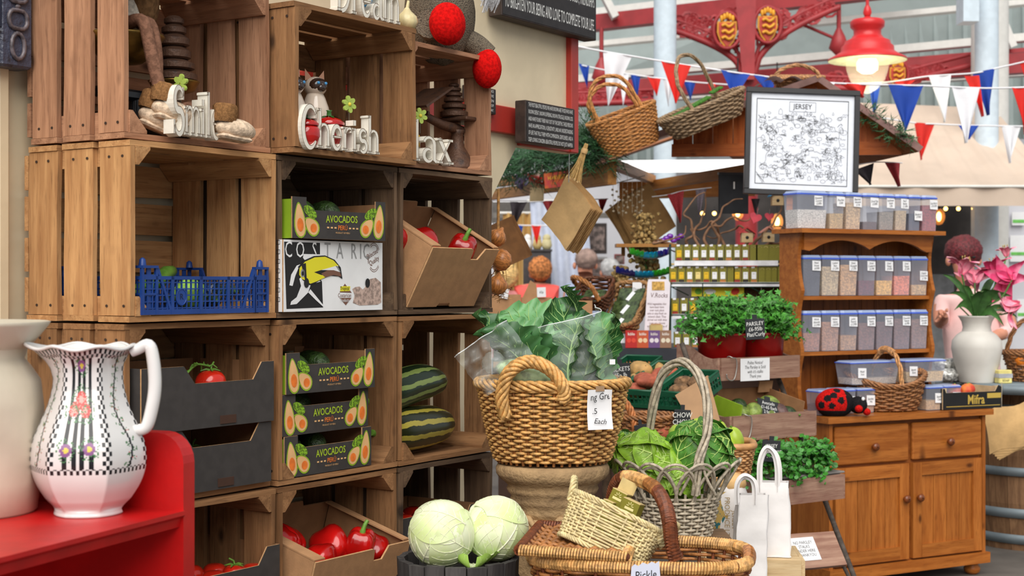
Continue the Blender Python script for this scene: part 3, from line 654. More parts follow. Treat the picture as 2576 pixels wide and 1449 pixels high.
def word(name, text, mx, xh, lab, gap=.06, depth=.026, fl=None, mats=None, kx=1.0):
 root = thing('wooden_word', lab, 'ornament', mx, 'wooden words'); x = 0
 for ch in text:
  adv, st = LET[ch]; mb = MB()
  for pts, hw in st:
   n = len(pts); hw = hw if hasattr(hw, '__len__') else [hw] * n; hw = [q * .84 for q in (list(hw) + [hw[-1]] * n)[:n]]; L, Rr = [], []
   for i in range(n):
    a = V(pts[max(0, i - 1)]); b = V(pts[min(n - 1, i + 1)]); d = (b - a).normalized(); q = V((-d.y, d.x)) * hw[i]; p = V(pts[i])
    L.append(p + q); Rr.append(p - q)
   for i in range(n - 1):
    quad = [(p.x * xh * kx, p.y * xh) for p in (L[i], Rr[i], Rr[i + 1], L[i + 1])]
    mb.prism(quad, 0, -depth, 0, front_mx())
   ol = [[(p.x * xh * kx, p.y * xh) for p in sd] for sd in (L, Rr)]
   mb.strokes(ol, .0006, front_mx(0, -.0004, 0), 1)
  mb.build('letter', mats or [MT_WHITE, MT_EDGE], root, T(x, 0, 0)); x += adv * xh * kx + gap * xh * kx
 if fl: flower(root, *fl)
 return root
z1 = HB[1] + .0155
sv = -.025; s0 = S(436, sv)
word('w', 'Smile', M.Translation(W(s0, sv, z1)) @ RZ(RWd + 7), .067, 'white wooden letters spelling Smile beside the plush mouse boots', -.0, .03, ((.05, .02, .12), 0, 84), kx=.64)
sv = -.085; s0 = S(775, sv); s9 = S(955, sv)
word('w', 'Cherish', M.Translation(W(s0, sv + .02, z1)) @ RZ(RWd), .062, 'white wooden letters spelling Cherish with a green flower', 0, .026, ((.205, .02, .125), 0, -10), kx=.87)
sv = -.03; s9 = S(1140, sv); wd = (.46 + .86 + .85) * .072 * 1.22
word('w', 'lax', M.Translation(W(s9 - wd, sv, z1)) @ RZ(RWd), .072, 'white wooden letters ending in lax with a green flower', 0, .026, ((wd - .125, .025, .132), 0, -25), kx=1.22)
zt = HB[0] - .003
sv = -.05; s9 = S(1006, sv); wg = (1.15 + .68 + .85 + .86 + 1.35) * .075 * .72
MT_GING = pm('blue gingham', (70, 150, 200), .7, .5, 300)
w4 = word('w', 'Dream', M.Translation(W(s9 - wg, sv, zt)) @ RZ(RWd), .075, 'white wooden word standing on top of the grey-brown crate', 0, .026, kx=.72)
t = thing('gingham_block', 'blue gingham fabric block behind the wooden word on the crate top', 'ornament', M.Translation(W(s9 - .14, .0, zt)) @ RZ(RWd))
mb = MB(); mb.box((.05, 0, .05), (.11, .012, .1), 0)
for k in range(7): mb.box((.002 + k * .016, -.0065, .05), (.006, .002, .1), 1)
for k in range(6): mb.box((.05, -.007, .008 + k * .017), (.11, .002, .006), 1)
mb.build('cloth', [MT_PAPER, MT_GING], t); MB().box((.05, .012, .045), (.1, .012, .09)).build('backing', MT_KRAFT, t)
t = thing('garlic_ornament', 'cream garlic-shaped ornament at the corner of the crate top', 'ornament', M.Translation(W(S(1024, -.02), -.02, zt)))
MB().lathe([(.004, 0), (.022, .004), (.03, .02), (.026, .036), (.012, .05), (.006, .06)], 20, fr=lambda a, t_: 1 + .05 * math.cos(7 * a)).build('bulb', pm('ivory glaze', (214, 198, 150), .35, .15, 30), t); MB().tube([(0, 0, .055), (.004, 0, .08)], [.006, .004], 6).build('neck', pm('ivory glaze', (214, 198, 150)), t)
# ---- siamese cats and strawberry jar
MT_CAT = pm('cream glazed ceramic', (226, 208, 190), .15, .06, 8, coat=.5); MT_MASK = pm('dark brown glaze', (56, 38, 30), .15, .3, 20, coat=.5); MT_EAR = pm('tan glaze', (182, 130, 98), .2, coat=.4)
def cat(lab, mx):
 t = thing('cat_ornament', lab, 'ornament', mx, 'siamese cat ornaments')
 MB().lathe([(.034, 0), (.04, .02), (.036, .05), (.027, .075), (.02, .09)], 20, cap=True).build('body', MT_CAT, t)
 mb = MB(); mb.ball((0, 0, .105), (.03, .032, .027), 24, 16, fn=lambda d: 1 + .10 * max(0, -d.y) ** 4, matf=None)
 mb.ball((0, -.027, .1), (.014, .012, .011), 14, 10, 1)
 mb.ball((0, -.0135, .107), (.0275, .0215, .0205), 18, 12, 1)
 mb.build('head', [MT_CAT, MT_MASK], t)
 for sx in (-1, 1):
  e = MB(); e.add([(-.012, 0, 0), (.012, 0, 0), (0, .008, .002), (sx * .004, .002, .03)], [(0, 1, 3), (1, 2, 3), (2, 0, 3), (0, 2, 1)]); e.build('ear', MT_EAR, t, T(sx * .019, .002, .123) @ RY(sx * 14))
  MB().ball((0, 0, 0), (.0048, .0028, .0042), 10, 8).build('eye', pm('blue glass eye', (60, 150, 210), .05, coat=1), t, T(sx * .0115, -.0325, .112))
 return t
cat('siamese cat ornament peering over the word Cherish', M.Translation(W(S(793, .05), .05, z1 + .07)) @ RZ(42) @ SC(1, 1, 1))
cat('siamese cat ornament half hidden by the crate board', M.Translation(W(S(742, .02), .03, z1 + .06)) @ RZ(52))
MB  # jar stands in front of the cats
t = thing('ornament_box', 'small dark plinth the cat ornaments sit on', 'box', M.Translation(W(S(770, .05), .045, z1)) @ RZ(RWd)); MB().box((0, 0, .029), (.18, .09, .057), ch=.003).build('body', MT_W_GREY, t); MB().box((0, 0, .058), (.185, .095, .003)).build('top', MT_W_GREY, t)
MT_JAR = pm('red glazed ceramic', (178, 20, 16), .12, .12, 20, coat=.6)
def jar(lab, mx, s=1):
 t = thing('strawberry_jar', lab, 'jar', mx @ SC(s, s, s), 'strawberry jars')
 MB().lathe([(.02, 0), (.036, .012), (.044, .035), (.043, .055), (.036, .068)], 24, cap=True).build('body', MT_JAR, t)
 MB().lathe([(.04, .068), (.041, .074), (.03, .084), (.012, .09), (.001, .091)], 24).build('lid', MT_JAR, t)
 mb = MB()
 for k in range(6): a = k * 1.047; mb.add([(0, 0, .0935), (.016 * math.cos(a - .4), .016 * math.sin(a - .4), .092), (.034 * math.cos(a), .034 * math.sin(a), .084), (.016 * math.cos(a + .4), .016 * math.sin(a + .4), .092)], [(0, 1, 2, 3)])
 mb.lathe([(.007, .092), (.006, .104), (.009, .107), (.001, .108)], 12); mb.build('leaf_knob', pm('green glaze', (52, 110, 44), .2, coat=.5), t)
jar('red strawberry jar with green leafy lid behind the word Cherish', M.Translation(W(S(830, -.015), -.012, z1)))
jar('second red jar showing through the letter C of Cherish', M.Translation(W(S(776, -.04), -.033, z1)), .82)
t = thing('sunflower_vase', 'small white vase with painted yellow flower beside the letters lax', 'vase', M.Translation(W(S(1030, .04), .04, z1)))
MB().lathe([(.018, 0), (.03, .03), (.032, .06), (.022, .085), (.026, .1)], 20).build('body', MT_CAT, t)
mb = MB()
for k in range(8): mb.ball((.028 + .003 * 0, .012 * math.cos(k * .785) - .012, .062 + .012 * math.sin(k * .785)), (.003, .006, .006), 8, 6)
mb.build('painted_petal_ring', pm('yellow glaze', (230, 180, 40), .3), t)
for k in range(3): MB().ball((0, 0, 0), (.006, .01, .013), 10, 8).build('leaf', pm('green glaze', (52, 110, 44)), t, T(.03, -.016 + .012 * (k % 2), .03 - .012 * k))
# ---- weights, iron balance, brass scale
MT_IRON = pm('rusty cast iron', (64, 52, 48), .55, .35, 40, metal=.35, bump=.25, bscale=120, c2=(96, 68, 52), lo=.5, hi=.75)
MT_BRASS = pm('old brass', (132, 104, 50), .38, .3, 18, metal=.8); MT_BLK = pm('black enamel', (24, 26, 30), .25, .2, 20)
def weights(mx, radii, where, hs=None, grp='scale weights'):
 z = 0
 for k, r in enumerate(radii):
  h = r * .42 if not hs else hs[k]
  t = thing('scale_weight', 'iron scale weight, ' + ('base' if k == 0 else 'top' if k == len(radii) - 1 else 'number %s up' % ('two three four five six'.split()[k - 1])) + ' of the stack ' + where, 'weight', mx @ T(0, 0, z), grp)
  MB().lathe([(r * .82, 0), (r, h * .12), (r, h * .62), (r * .86, h * .72), (r * .62, h * .95)], 40, cap=True, sm=False).build('body', MT_IRON, t)
  MB().lathe([(r * .6, h * .95), (r * .55, h)], 20, cap=True).build('top_boss', MT_IRON, t); z += h
 return z
bs = W(S(1150, .10), .10, z1); bxm = M.Translation(bs) @ RZ(RWd)
t = thing('balance_scale', 'rusty iron balance scale with a square plate in the crate above the peppers', 'scale', bxm)
MB().lathe([(.062, 0), (.062, .012), (.05, .03), (.034, .055), (.022, .075), (.018, .115), (.026, .125)], 24, cap=True).build('pedestal', MT_IRON, t)
mb = MB(); mb.tube([(-.17, 0, .155), (-.08, 0, .135), (0, 0, .128), (.07, 0, .12)], [.012, .014, .016, .011], 6); mb.tube([(-.17, -.02, .16), (-.17, .02, .16)], .006, 6); mb.tube([(.07, -.035, .125), (.07, .035, .125)], .006, 6); mb.build('beam', MT_IRON, t)
for y in (-.03, .03): MB().tube([V((.066 + .014 * math.cos(a), y, .112 + .014 * math.sin(a))) for a in [k * PI / 4 for k in range(8)]], .0035, 5, closed=True).build('hook_ring', MT_IRON, t)
MB().box((.04, 0, .158), (.135, .11, .012), ch=.003).build('weight_plate', MT_IRON, t); MB().tube([(.06, 0, .12), (.05, 0, .155)], .007, 6).build('plate_pin', MT_IRON, t)
mb = MB(); mb.prism([(-.06, 0), (.075, .07), (.08, .066), (-.055, -.006)], -.055, .055, 0, T(-.17, 0, .175) @ RX(90)); mb.build('scoop_pan', MT_IRON, t)
weights(bxm @ T(.0, .012, .165), (.043, .037, .031, .026, .022, .016), 'nearer the scoop', (.026, .02, .018, .016, .014, .011)); weights(bxm @ T(.07, -.02, .165), (.042, .032, .018), 'at the plate edge', (.03, .014, .014))
bp = W(.115, .17, z1); bm2 = M.Translation(bp) @ RZ(RWd)
t = thing('kitchen_scale', 'old black and brass kitchen scale with a wide brass pan', 'scale', bm2)
MB().box((.06, 0, .03), (.26, .15, .06), ch=.02).build('base', MT_BLK, t); MB().box((.05, 0, .105), (.24, .035, .025), ch=.006).build('beam', MT_BLK, t); MB().tube([(.05, 0, .05), (.05, 0, .1)], .016, 8).build('pivot', MT_BLK, t)
MB().tube([(-.01, -.005, .11), (-.01, -.005, .17)], [.02, .012], 10).build('pan_support', MT_BLK, t)
MB().lathe([(.004, .168), (.04, .174), (.068, .195), (.09, .232), (.094, .236), (.09, .24), (.066, .203), (.04, .181), (.004, .175)], 32, mx=T(-.01, -.03, 0)).build('brass_pan', MT_BRASS, t)
MB().lathe([(.02, .118), (.05, .128), (.06, .146), (.063, .15), (.058, .15), (.046, .134), (.004, .128)], 28, mx=T(.155, -.02, 0)).build('weight_dish', MT_BRASS, t); MB().tube([(.155, -.02, .1), (.155, -.02, .12)], .014, 8).build('dish_support', MT_BLK, t)
weights(bm2 @ T(.155, -.02, .15), (.056, .05, .041, .038, .03, .024), 'on the brass dish', (.028, .026, .032, .03, .024, .02))
# ---- plush mice and gnome
def fuzz(name, c, sc_=90, b=.6): return pm(name, c, .95, .22, sc_, bump=b * .35, bscale=sc_ * 2.2, spec=.1)
MT_FEL, MT_KNIT, MT_SHOE = fuzz('brown felt', (128, 92, 74)), fuzz('brown cable knit', (104, 76, 50), 60, 1), fuzz('cream felt', (214, 190, 164))
MT_CUFF = fuzz('ribbed brown knit', (136, 98, 62), 160, 1)
def limb(root, name, pts, r, mt, n=10): MB().tube(smooth(pts, 5), r, n).build(name, mt, root)
def boot(root, p, a, tl=0):
 mx = T(*p) @ RZ(a) @ RY(tl)
 lumpy(MB(), (.052, .034, .027), lambda d: 1 + .12 * d.x * (1 if d.x > 0 else .4) - (.18 * max(0, -d.z) ** 3), 22, 14).build('boot', MT_SHOE, root, mx @ T(.022, 0, 0))
 MB().box((.022, 0, -.021), (.085, .05, .012), ch=.005).build('sole', MT_SHOE, root, mx)
 mb = MB(); mb.lathe([(.026, .012), (.029, .02), (.029, .05), (.024, .056)], 28, fr=lambda q, t_: 1 + .05 * math.cos(q * 14)); mb.build('knit_cuff', MT_CUFF, root, mx @ T(-.006, 0, 0))
dm = bm2 @ T(-.01, -.03, .2)
t = thing('plush_mouse', 'plush mouse with long brown legs sitting in the brass pan', 'toy', dm)
lumpy(MB(), (.05, .045, .07), lambda d: 1 + .03 * fbm(d, 4), 20, 14).build('body', fuzz('cream plush', (206, 196, 180)), t, T(-.0, .0, .075))
lumpy(MB(), (.05, .05, .06), lambda d: 1 + .08 * abs(math.sin(9 * d.x + 5 * d.z)), 30, 20).build('cable_knit_scarf', MT_KNIT, t, T(.035, -.02, .12) @ SC(.75, .8, 1.2))
lumpy(MB(), (.05, .048, .05), lambda d: 1, 18, 12).build('head', MT_KNIT, t, T(0, 0, .2))
limb(t, 'leg', [(-.02, -.03, .06), (-.02, -.085, .06), (-.012, -.105, -.02), (0, -.115, -.085)], .0155, MT_FEL); limb(t, 'leg', [(.0, -.02, .06), (.01, -.075, .06), (.01, -.098, -.02), (.005, -.1, -.08)], .0145, MT_FEL)
boot(t, (.008, -.12, -.14), -10, 14); boot(t, (.0, -.085, -.155), -30, 22)
dm = M.Translation(W(S(560, .06) - .075, .075, z1)) @ RZ(RWd)
t = thing('plush_mouse', 'second plush mouse lounging at the crate corner in cream boots', 'toy', dm)
lumpy(MB(), (.045, .04, .05), lambda d: 1, 18, 12).build('body', fuzz('dark brown knit', (64, 44, 34), 70, 1), t, T(-.045, .06, .06)); lumpy(MB(), (.03, .03, .024), lambda d: 1 + .1 * abs(math.sin(9 * d.z)), 18, 12).build('head', fuzz('dark brown knit', (64, 44, 34)), t, T(-.04, .05, .115))
limb(t, 'leg', [(-.03, .03, .075), (0, .0, .082), (.04, -.025, .06), (.052, -.03, .045)], .014, MT_FEL); limb(t, 'leg', [(-.05, .02, .07), (-.045, -.02, .055), (-.03, -.07, .05)], .014, MT_FEL); limb(t, 'tail', [(.0, .05, .06), (.03, .04, .08), (.06, .03, .07)], .006, MT_FEL)
boot(t, (.012, -.088, .028), -14, 6)
MB().lathe([(.024, 0), (.027, .008), (.026, .03), (.02, .036)], 28, fr=lambda q, t_: 1 + .05 * math.cos(q * 14)).build('knit_cuff', MT_CUFF, t, T(.056, -.03, .012))
MT_GKN = pm('grey flecked knit', (58, 54, 52), .95, .5, 220, bump=1, bscale=260, c2=(128, 116, 100), lo=.5, hi=.72, spec=.1); MT_GRED = fuzz('red felt', (196, 16, 14), 120, .3); MT_BEARD = pm('white wool', (200, 200, 202), .9, .2, 90, bump=1, bscale=140, stretch=(1, 1, .15))
g0 = W(S(1130, .06), .08, HB[0] - .02); gm = M.Translation(g0) @ RZ(RWd)
t = thing('plush_gnome', 'grey knitted gnome with red felt boots and white beard on the crate top', 'toy', gm)
lumpy(MB(), (.12, .10, .15), lambda d: 1 + .05 * fbm(d, 3), 26, 18).build('body', MT_GKN, t, T(.02, .03, .12))
limb(t, 'leg', [(-.04, -.0, .08), (-.1, -.03, .06), (-.15, -.06, .06)], .042, MT_GKN, 14); limb(t, 'leg', [(.08, -.02, .05), (.1, -.05, .03), (.12, -.075, -.0)], .036, MT_GKN, 14)
lumpy(MB(), (.052, .046, .058), lambda d: 1 - .05 * d.z, 24, 16).build('boot', MT_GRED, t, T(-.125, -.105, .062) @ RX(-10) @ RY(20) @ SC(1.1, 1.1, 1.1))
lumpy(MB(), (.043, .045, .06), lambda d: 1, 24, 16).build('boot', MT_GRED, t, T(.105, -.085, -.04))
lumpy(MB(), (.04, .035, .03), lambda d: 1, 18, 12).build('hand', MT_GRED, t, T(-.2, -.04, .2))
for k in range(26):
 a = k / 26; x = .045 + .075 * a + random.uniform(-.006, .006)
 MB().tube(smooth([(x, -.08, .27), (x + .012, -.115, .2), (x + .006 + random.uniform(-.01, .01), -.10, .14 + random.uniform(-.02, .03))], 4), [.006] * 4 + [.005] * 3 + [.002] * 2, 5).build('beard_lock', MT_BEARD, t)
lumpy(MB(), (.07, .065, .06), lambda d: 1, 18, 12).build('head', pm('peach felt', (214, 160, 130), .9), t, T(.05, .01, .29)); MB().lathe([(.075, 0), (.06, .06), (.03, .14), (.004, .2)], 20).build('hat', MT_GRED, t, T(.05, .01, .315))
# ---- signs and frame on the wall
MT_SIGN = pm('black sign board', (40, 36, 36), .6, .15, 30); MT_SEDGE = pm('dark brown sign edge', (52, 38, 32), .6, .3, 30)
def sign(lab, s0, s1, v, h0, h1, th, lines, size, sx, lsp, yaw=0, dx=0, dz=0):
 w = s1 - s0; r = thing('text_sign', lab, 'sign', M.Translation(W(s0, v, h0)) @ RZ(RWd + yaw), 'black wooden signs'); h = h1 - h0
 MB().box((w / 2, th / 2, h / 2), (w, th, h), ch=.002).build('board', MT_SEDGE, r); MB().box((w / 2, -.0006, h / 2), (w - .012, .002, h - .012)).build('front_face', MT_SIGN, r)
 for k, ln in enumerate(lines):
  vs, _ = text_geo(ln, size, sx, 0, 'LEFT', 1, .0); x1 = max(p[0] for p in vs)
  MB().text(ln, size, front_mx(.016 + dx, -.0022, h - lsp * (k + .62) + dz) @ SC((w - .034) / x1, 1, 1), sx=sx, align='LEFT').build('lettering', flatmat('white lettering', (226, 226, 222)), r)
 return r
a, b = S(1262, .33), S(1500, .33)
sign('large black wooden sign with white capitals hanging above the bunting', a, b, .33, Hh(38, a, .33), Hh(38, a, .33) + .55, .055, ['KINDNESS TO SHARE, STRENGTH TO', 'HOLD ON, COURAGE TO BELIEVE,', 'WISDOM TO KNOW YOURSELF, HUGS', 'FOR COMFORT, PATIENCE TO ACCEPT THE TRUTH, BEAUTY FOR', 'YOUR EYES TO SEE, CONFIDENCE FOR WHEN YOU DOUBT, FRIENDSHIPS', 'TO BRIGHTEN YOUR BEING AND LOVE TO COMPLETE YOUR LIFE.'], .062, .55, .0885)
a, b = S(1322, .30), S(1446, .30)
sign('small black wooden sign about the most beautiful people, at the wall end', a, b, .30, Hh(357, a, .30), Hh(251, a, .30), .045, ['THE MOST BEAUTIFUL PEOPLE WE HAVE KNOWN ARE THOSE WHO HAVE', 'KNOWN DEFEAT, KNOWN SUFFERING, KNOWN STRUGGLE, KNOWN LOSS', 'AND HAVE FOUND THEIR WAY OUT OF THE DEPTHS. THESE PERSONS', 'HAVE AN APPRECIATION, A SENSITIVITY, AND AN UNDERSTANDING', 'OF LIFE THAT FILLS THEM WITH COMPASSION, GENTLENESS, AND A', 'DEEP LOVING CONCERN. BEAUTIFUL PEOPLE DO NOT JUST HAPPEN.'], .021, .5, .0245)
a, b = S(1180, .36), S(1248, .36)
sign('small black sign about inheritance, partly behind the crate', a, b, .36, Hh(289, b, .36), Hh(228, b, .36) + .004, .03, ['THE GREATEST INHERITANCE', 'PARENTS CAN GIVE', 'THEIR CHILDREN', 'IS A FEW MINUTES OF', 'THEIR TIME EACH DAY.'], .013, .8, .0165)
MT_FRM = pm('carved dark frame', (44, 40, 44), .4, .5, 40, bump=.6, bscale=60, c2=(70, 74, 92), lo=.55, hi=.75)
t = thing('carved_frame', 'carved dark wooden frame with oval links on the cream wall', 'picture frame', mw @ T(-.005, .33, .505))
fr_ = MB(); fr_.box((-.045, .03, .4), (.09, .06, .8), ch=.006); fr_.build('side_rail', MT_FRM, t); MB().box((-.4, .03, .045), (.62, .06, .09), ch=.006).build('bottom_rail', MT_FRM, t)
MB().box((-.4, .045, .45), (.64, .01, .75)).build('beige_panel', pm('beige mount', (206, 190, 172), .7, .04), t); MB().box((-.094, .02, .45), (.012, .04, .72)).build('blue_slip', pm('dark blue slip', (26, 42, 62), .3), t)
MT_LINK = pm('carved link relief', (96, 88, 92), .35, .4, 60)
for k in range(9):
 for dx in ((-.045,) if k else (-.045, -.13, -.215)):
  z = .05 + k * .062
  pts = [(dx + .026 * math.copysign(abs(math.cos(a)) ** .6, math.cos(a)), -.003, z + .022 * math.sin(a)) for a in [q * PI / 8 for q in range(16)]]
  if not k: pts = [(dx + .018 * math.cos(a), -.003, z + .03 * math.sin(a)) for a in [q * PI / 8 for q in range(16)]]
  MB().tube(pts, .0055, 6, closed=True).build('carved_link', MT_LINK, t)
  MB().ball((dx, -.002, z + .031), (.008, .005, .006), 8, 6).build('carved_bead', MT_LINK, t)
# ---------------------------------------------------------------- red shelf, jug and crock
MT_RSH = pm('scarlet painted wood', (186, 16, 16), .42, .1, 10, bump=.05, bscale=60)
ds, es = V((math.sin(R(21)), math.cos(R(21)), 0)), V((-math.cos(R(21)), math.sin(R(21)), 0))
zsh = EYE - .412
ps = P(452, 1290, 2.68); RS = 90 - 21
sm = M.Translation(V((ps.x, ps.y, zsh))) @ RZ(RS)                  # x along the shelf away from camera, y towards the back
t = thing('red_shelf', 'scarlet painted wooden shelf unit carrying the jug and crock', 'shelf', sm)
mb = MB(); prof = [(0, 0), (.012, .0), (.012, -.008), (.004, -.014), (-.0, -.03), (-.36, -.03), (-.36, 0)]
mb.prism([(-p[0], p[1]) for p in prof], -.9, 0, 0, M(((0, 0, 1, 0), (1, 0, 0, 0), (0, 1, 0, 0), (0, 0, 0, 1))))
mb.build('shelf_board', MT_RSH, t)
arcp = [(0.0 - .008, -.95), (-.008, .085)] + [(-.008 + .055 - .055 * math.cos(a), .085 + .055 * math.sin(a)) for a in [k * PI / 12 for k in range(1, 7)]] + [(.36, .14), (.36, -.95)]
mb = MB(); mb.prism(arcp, 0, .036, 0, M(((0, 0, 1, .0), (1, 0, 0, 0), (0, 1, 0, 0), (0, 0, 0, 1)))); mb.build('end_panel', MT_RSH, t)
MB().box((-.45, .365, -.42), (.92, .012, .95)).build('back_panel', MT_RSH, t); MB().box((-.45, .18, -.5), (.9, .34, .02)).build('lower_board', MT_RSH, t)
# jug: faces of a fine grid carry the painted glaze
jz = zsh + .0005; jp = P(222, 1285, 2.64); Zj = 2.64; ks = Zj / F
jm = M.Translation(V((jp.x, Zj, jz)))
prof = [(0, 80), (.6, 84), (6, 82), (12, 80), (40, 104), (75, 125), (110, 137), (145, 140), (185, 134), (230, 116), (270, 99), (310, 88), (345, 84), (375, 86), (398, 97), (413, 108), (420, 113)]
def jr(y):
 for k, ((a, ra), (b, rb)) in enumerate(zip(prof, prof[1:])):
  if y <= b:
   if k < 3: return ra + (rb - ra) * (y - a) / (b - a)
   t_ = (y - a) / (b - a); q = (prof[max(3, k - 1)][1], ra, rb, prof[min(len(prof) - 1, k + 2)][1])
   return .5 * (2 * q[1] + (q[2] - q[0]) * t_ + (2 * q[0] - 5 * q[1] + 4 * q[2] - q[3]) * t_ ** 2 + (3 * q[1] - q[0] - 3 * q[2] + q[3]) * t_ ** 3)
 return prof[-1][1]
def jug_pt(u, v):
 y = v * 420; a = 2 * PI * u; r = jr(y)
 q = (a - R(-55)) % (PI / 3) - PI / 6; hexk = math.cos(PI / 6) / math.cos(q); k = lerp(1, hexk, .75 if 15 < y < 400 else .3)
 r *= k * 1.03
 sp = max(0, math.cos(a - PI)) ** 8; top = max(0, (y - 330) / 90)
 x, yy = r * math.cos(a), r * math.sin(a); x -= sp * top ** 1.7 * 42
 zz = y + top ** 2 * (sp * 3 + 5 * math.cos(6 * a))
 return (x * ks, yy * ks, zz * ks)
def jug_mat(u, v):
 y = v * 420; a = (2 * PI * u - R(-55)) % (2 * PI); pn = int(a / (PI / 3)); f = a / (PI / 3) - pn; i = int(u * 216); j = int(v * 150)
 if y < 112: return 0
 if y < 126: return 1 if (i // 2 + j // 4) % 2 == 0 else 0
 if y > 413: return 2
 if y > 396: return 1 if (i // 2 + j // 4) % 2 == 0 else 0
 if (f < .075 or f > .925): return 1 if (i // 2 + j // 4) % 2 == 0 else 0
 Y = (y - 126) / 270; h = lambda k: (math.sin(i * 12.9 + j * 78.2 + k) * 43758.5) % 1
 if pn % 2 == 1:                       # roses over four stripes
  for cx, cy, rr, m in ((.5, .62, .17, 3), (.34, .53, .15, 3), (.62, .52, .15, 3), (.5, .93, .13, 5), (.28, .17, .13, 5), (.7, .18, .13, 5)):
   d = math.hypot((f - cx) * 1.0, (Y - cy) * 1.75)
   if d < rr * .35: return 6 if m == 5 else 4
   if d < rr * .8: return m if h(1) > .25 else 4 if m == 3 else 5
   if d < rr * 1.5 and h(2) > .62 and abs(math.sin(f * 40 + Y * 60)) > .4: return 7
  for cx in (.27, .43, .57, .73):
   if abs(f - cx) < .034: return 1
  return 0
 w = .5 + .1 * math.sin(Y * 9)
 if abs(f - w) < .028: return 1
 if abs(f - w) < .15 and h(3) > .55 and math.sin(Y * 70 + (f > w) * 3) > .1: return 3 if h(4) > .86 else 7
 return 0
t = thing('jug', 'white hexagonal china jug with chequered bands and painted roses', 'jug', jm)
JM = [pm('white china glaze', (226, 224, 222), .12, .04, 6, coat=.4), flatmat('black enamel paint', (22, 22, 26), .2), flatmat('green rim paint', (60, 110, 60), .2), flatmat('rose red paint', (196, 56, 50), .2), flatmat('pale pink paint', (232, 160, 150), .2), flatmat('mauve paint', (138, 88, 140), .2), flatmat('yellow paint', (220, 200, 80), .2), flatmat('leaf green paint', (74, 124, 78), .2)]
MB().grid(216, 151, jug_pt, cu=True, matf=jug_mat).build('body', JM, t)
MB().grid(60, 20, lambda u, v: tuple(c * (.955 if k < 2 else 1) for k, c in enumerate(jug_pt(u, lerp(.55, .998, v)))), cu=True).build('inside', JM[0], t)
hp = smooth([((330 - 222) * ks, 0, 405 * ks), ((345 - 222) * ks, 0, 412 * ks), ((374 - 222) * ks, 0, 424 * ks), ((386 - 222) * ks, 0, 385 * ks), ((390 - 222) * ks, 0, 320 * ks), ((382 - 222) * ks, 0, 262 * ks), ((368 - 222) * ks, 0, 218 * ks), ((345 - 222) * ks, 0, 212 * ks), ((340 - 222) * ks, 0, 222 * ks)], 6)
MB().tube(hp, [.009 + .003 * math.sin(PI * k / len(hp)) for k in range(len(hp))], 10, up=(0, 1, 0)).build('handle', JM[0], t)
MB().tube([p + V((.009, -.004, .002)) for p in hp[6:44]], .0012, 5).build('painted_handle_line', JM[2], t)
MB().tube([V(jug_pt(k / 72, .999)) for k in range(72)], .0035, 6, closed=True).build('rim', JM[0], t)
# stoneware crock
c0 = P(-85, 1262, 2.66); kz = 2.66 / F
t = thing('stoneware_crock', 'large cream stoneware crock with flared lip behind the jug', 'crock', M.Translation(V((c0.x, 2.66, zsh + .0005))))
pr = [(165, 0), (172, 5), (180, 80), (184, 180), (188, 260), (180, 330), (156, 366), (140, 385), (148, 410), (176, 440), (198, 468), (204, 478), (196, 480), (170, 450), (138, 405)]
MT_STONE = pm('cream stoneware', (206, 196, 176), .4, .1, 5, bump=.05, bscale=30)
MB().lathe([(r * kz, z * kz) for r, z in pr[:9]], 48).build('body', MT_STONE, t); MB().lathe([(r * kz, z * kz) for r, z in pr[8:]], 48).build('flared_lip', MT_STONE, t)
t = thing('plastic_tub', 'edge of a clear plastic tub on the red shelf', 'tub', M.Translation(P(-28, 1400, 2.42)))
MB().lathe([(.012, -.02), (.024, .034)], 20).build('body', pm('clear plastic', (214, 206, 200), .2, trans=.5), t); MB().tube([(.0245 * math.cos(a), .0245 * math.sin(a), .034) for a in [k * PI / 12 for k in range(24)]], .002, 5, closed=True).build('rim', pm('clear plastic', (214, 206, 200)), t)
# ---------------------------------------------------------------- leaves
def leaf_fn(L_, W_, curl=.3, droop=.4, ruffle=.02, crink=.0, seed=0, wave=5, tipw=.35):
 """Leaf lying along +x from its base, blade across y, arching in z."""
 def f(u, v):
  w = W_ * (math.sin(PI * min(1, v * .92 + .06)) ** .62) * (1 - .15 * v)
  y = (u - .5) * 2; x = v * L_
  e = abs(y)
  z = -droop * x * x / L_ + curl * W_ * e * e + ruffle * e * e * math.sin(wave * PI * v * 2 + seed + (2 if y > 0 else 0)) + crink * (NZ.noise(V((x * 45 + seed, y * W_ * 45, seed))) + .5 * NZ.noise(V((x * 95 + seed, y * W_ * 95, seed))))
  return V((x, y * w, z))
 return f
def leaf_parts(parent, fn, mx, mats, nu=17, nv=22, veins=7, vr=.0022, name='leaf', off=.0012):
 o = MB().grid(nu, nv, fn).build(name, mats[0], parent, mx)
 mb = MB(); q = lambda u, v: V(fn(u, v)) + V((0, 0, off))
 mb.tube([q(.5, k / 14 * .97) for k in range(15)], [vr * (1.5 - 1.2 * k / 14) for k in range(15)], 5)
 for k in range(veins):
  v0 = .06 + .8 * k / veins
  for sg in (-1, 1):
   pts = [q(.5 + sg * .47 * a, min(.99, v0 + .22 * a ** .8)) for a in [i / 7 for i in range(8)]]
   mb.tube(pts, [vr * .62 * (1 - .75 * i / 7) for i in range(8)], 4)
   for a0 in (2, 4):
    p1 = q(.5 + sg * .47 * min(1, a0 / 7 + .2), min(.99, v0 + .22 * (a0 / 7) ** .8 + .1)); mb.tube([pts[a0], p1], [vr * .3, vr * .15], 3)
 mb.build('vein', mats[1], o)
 return o
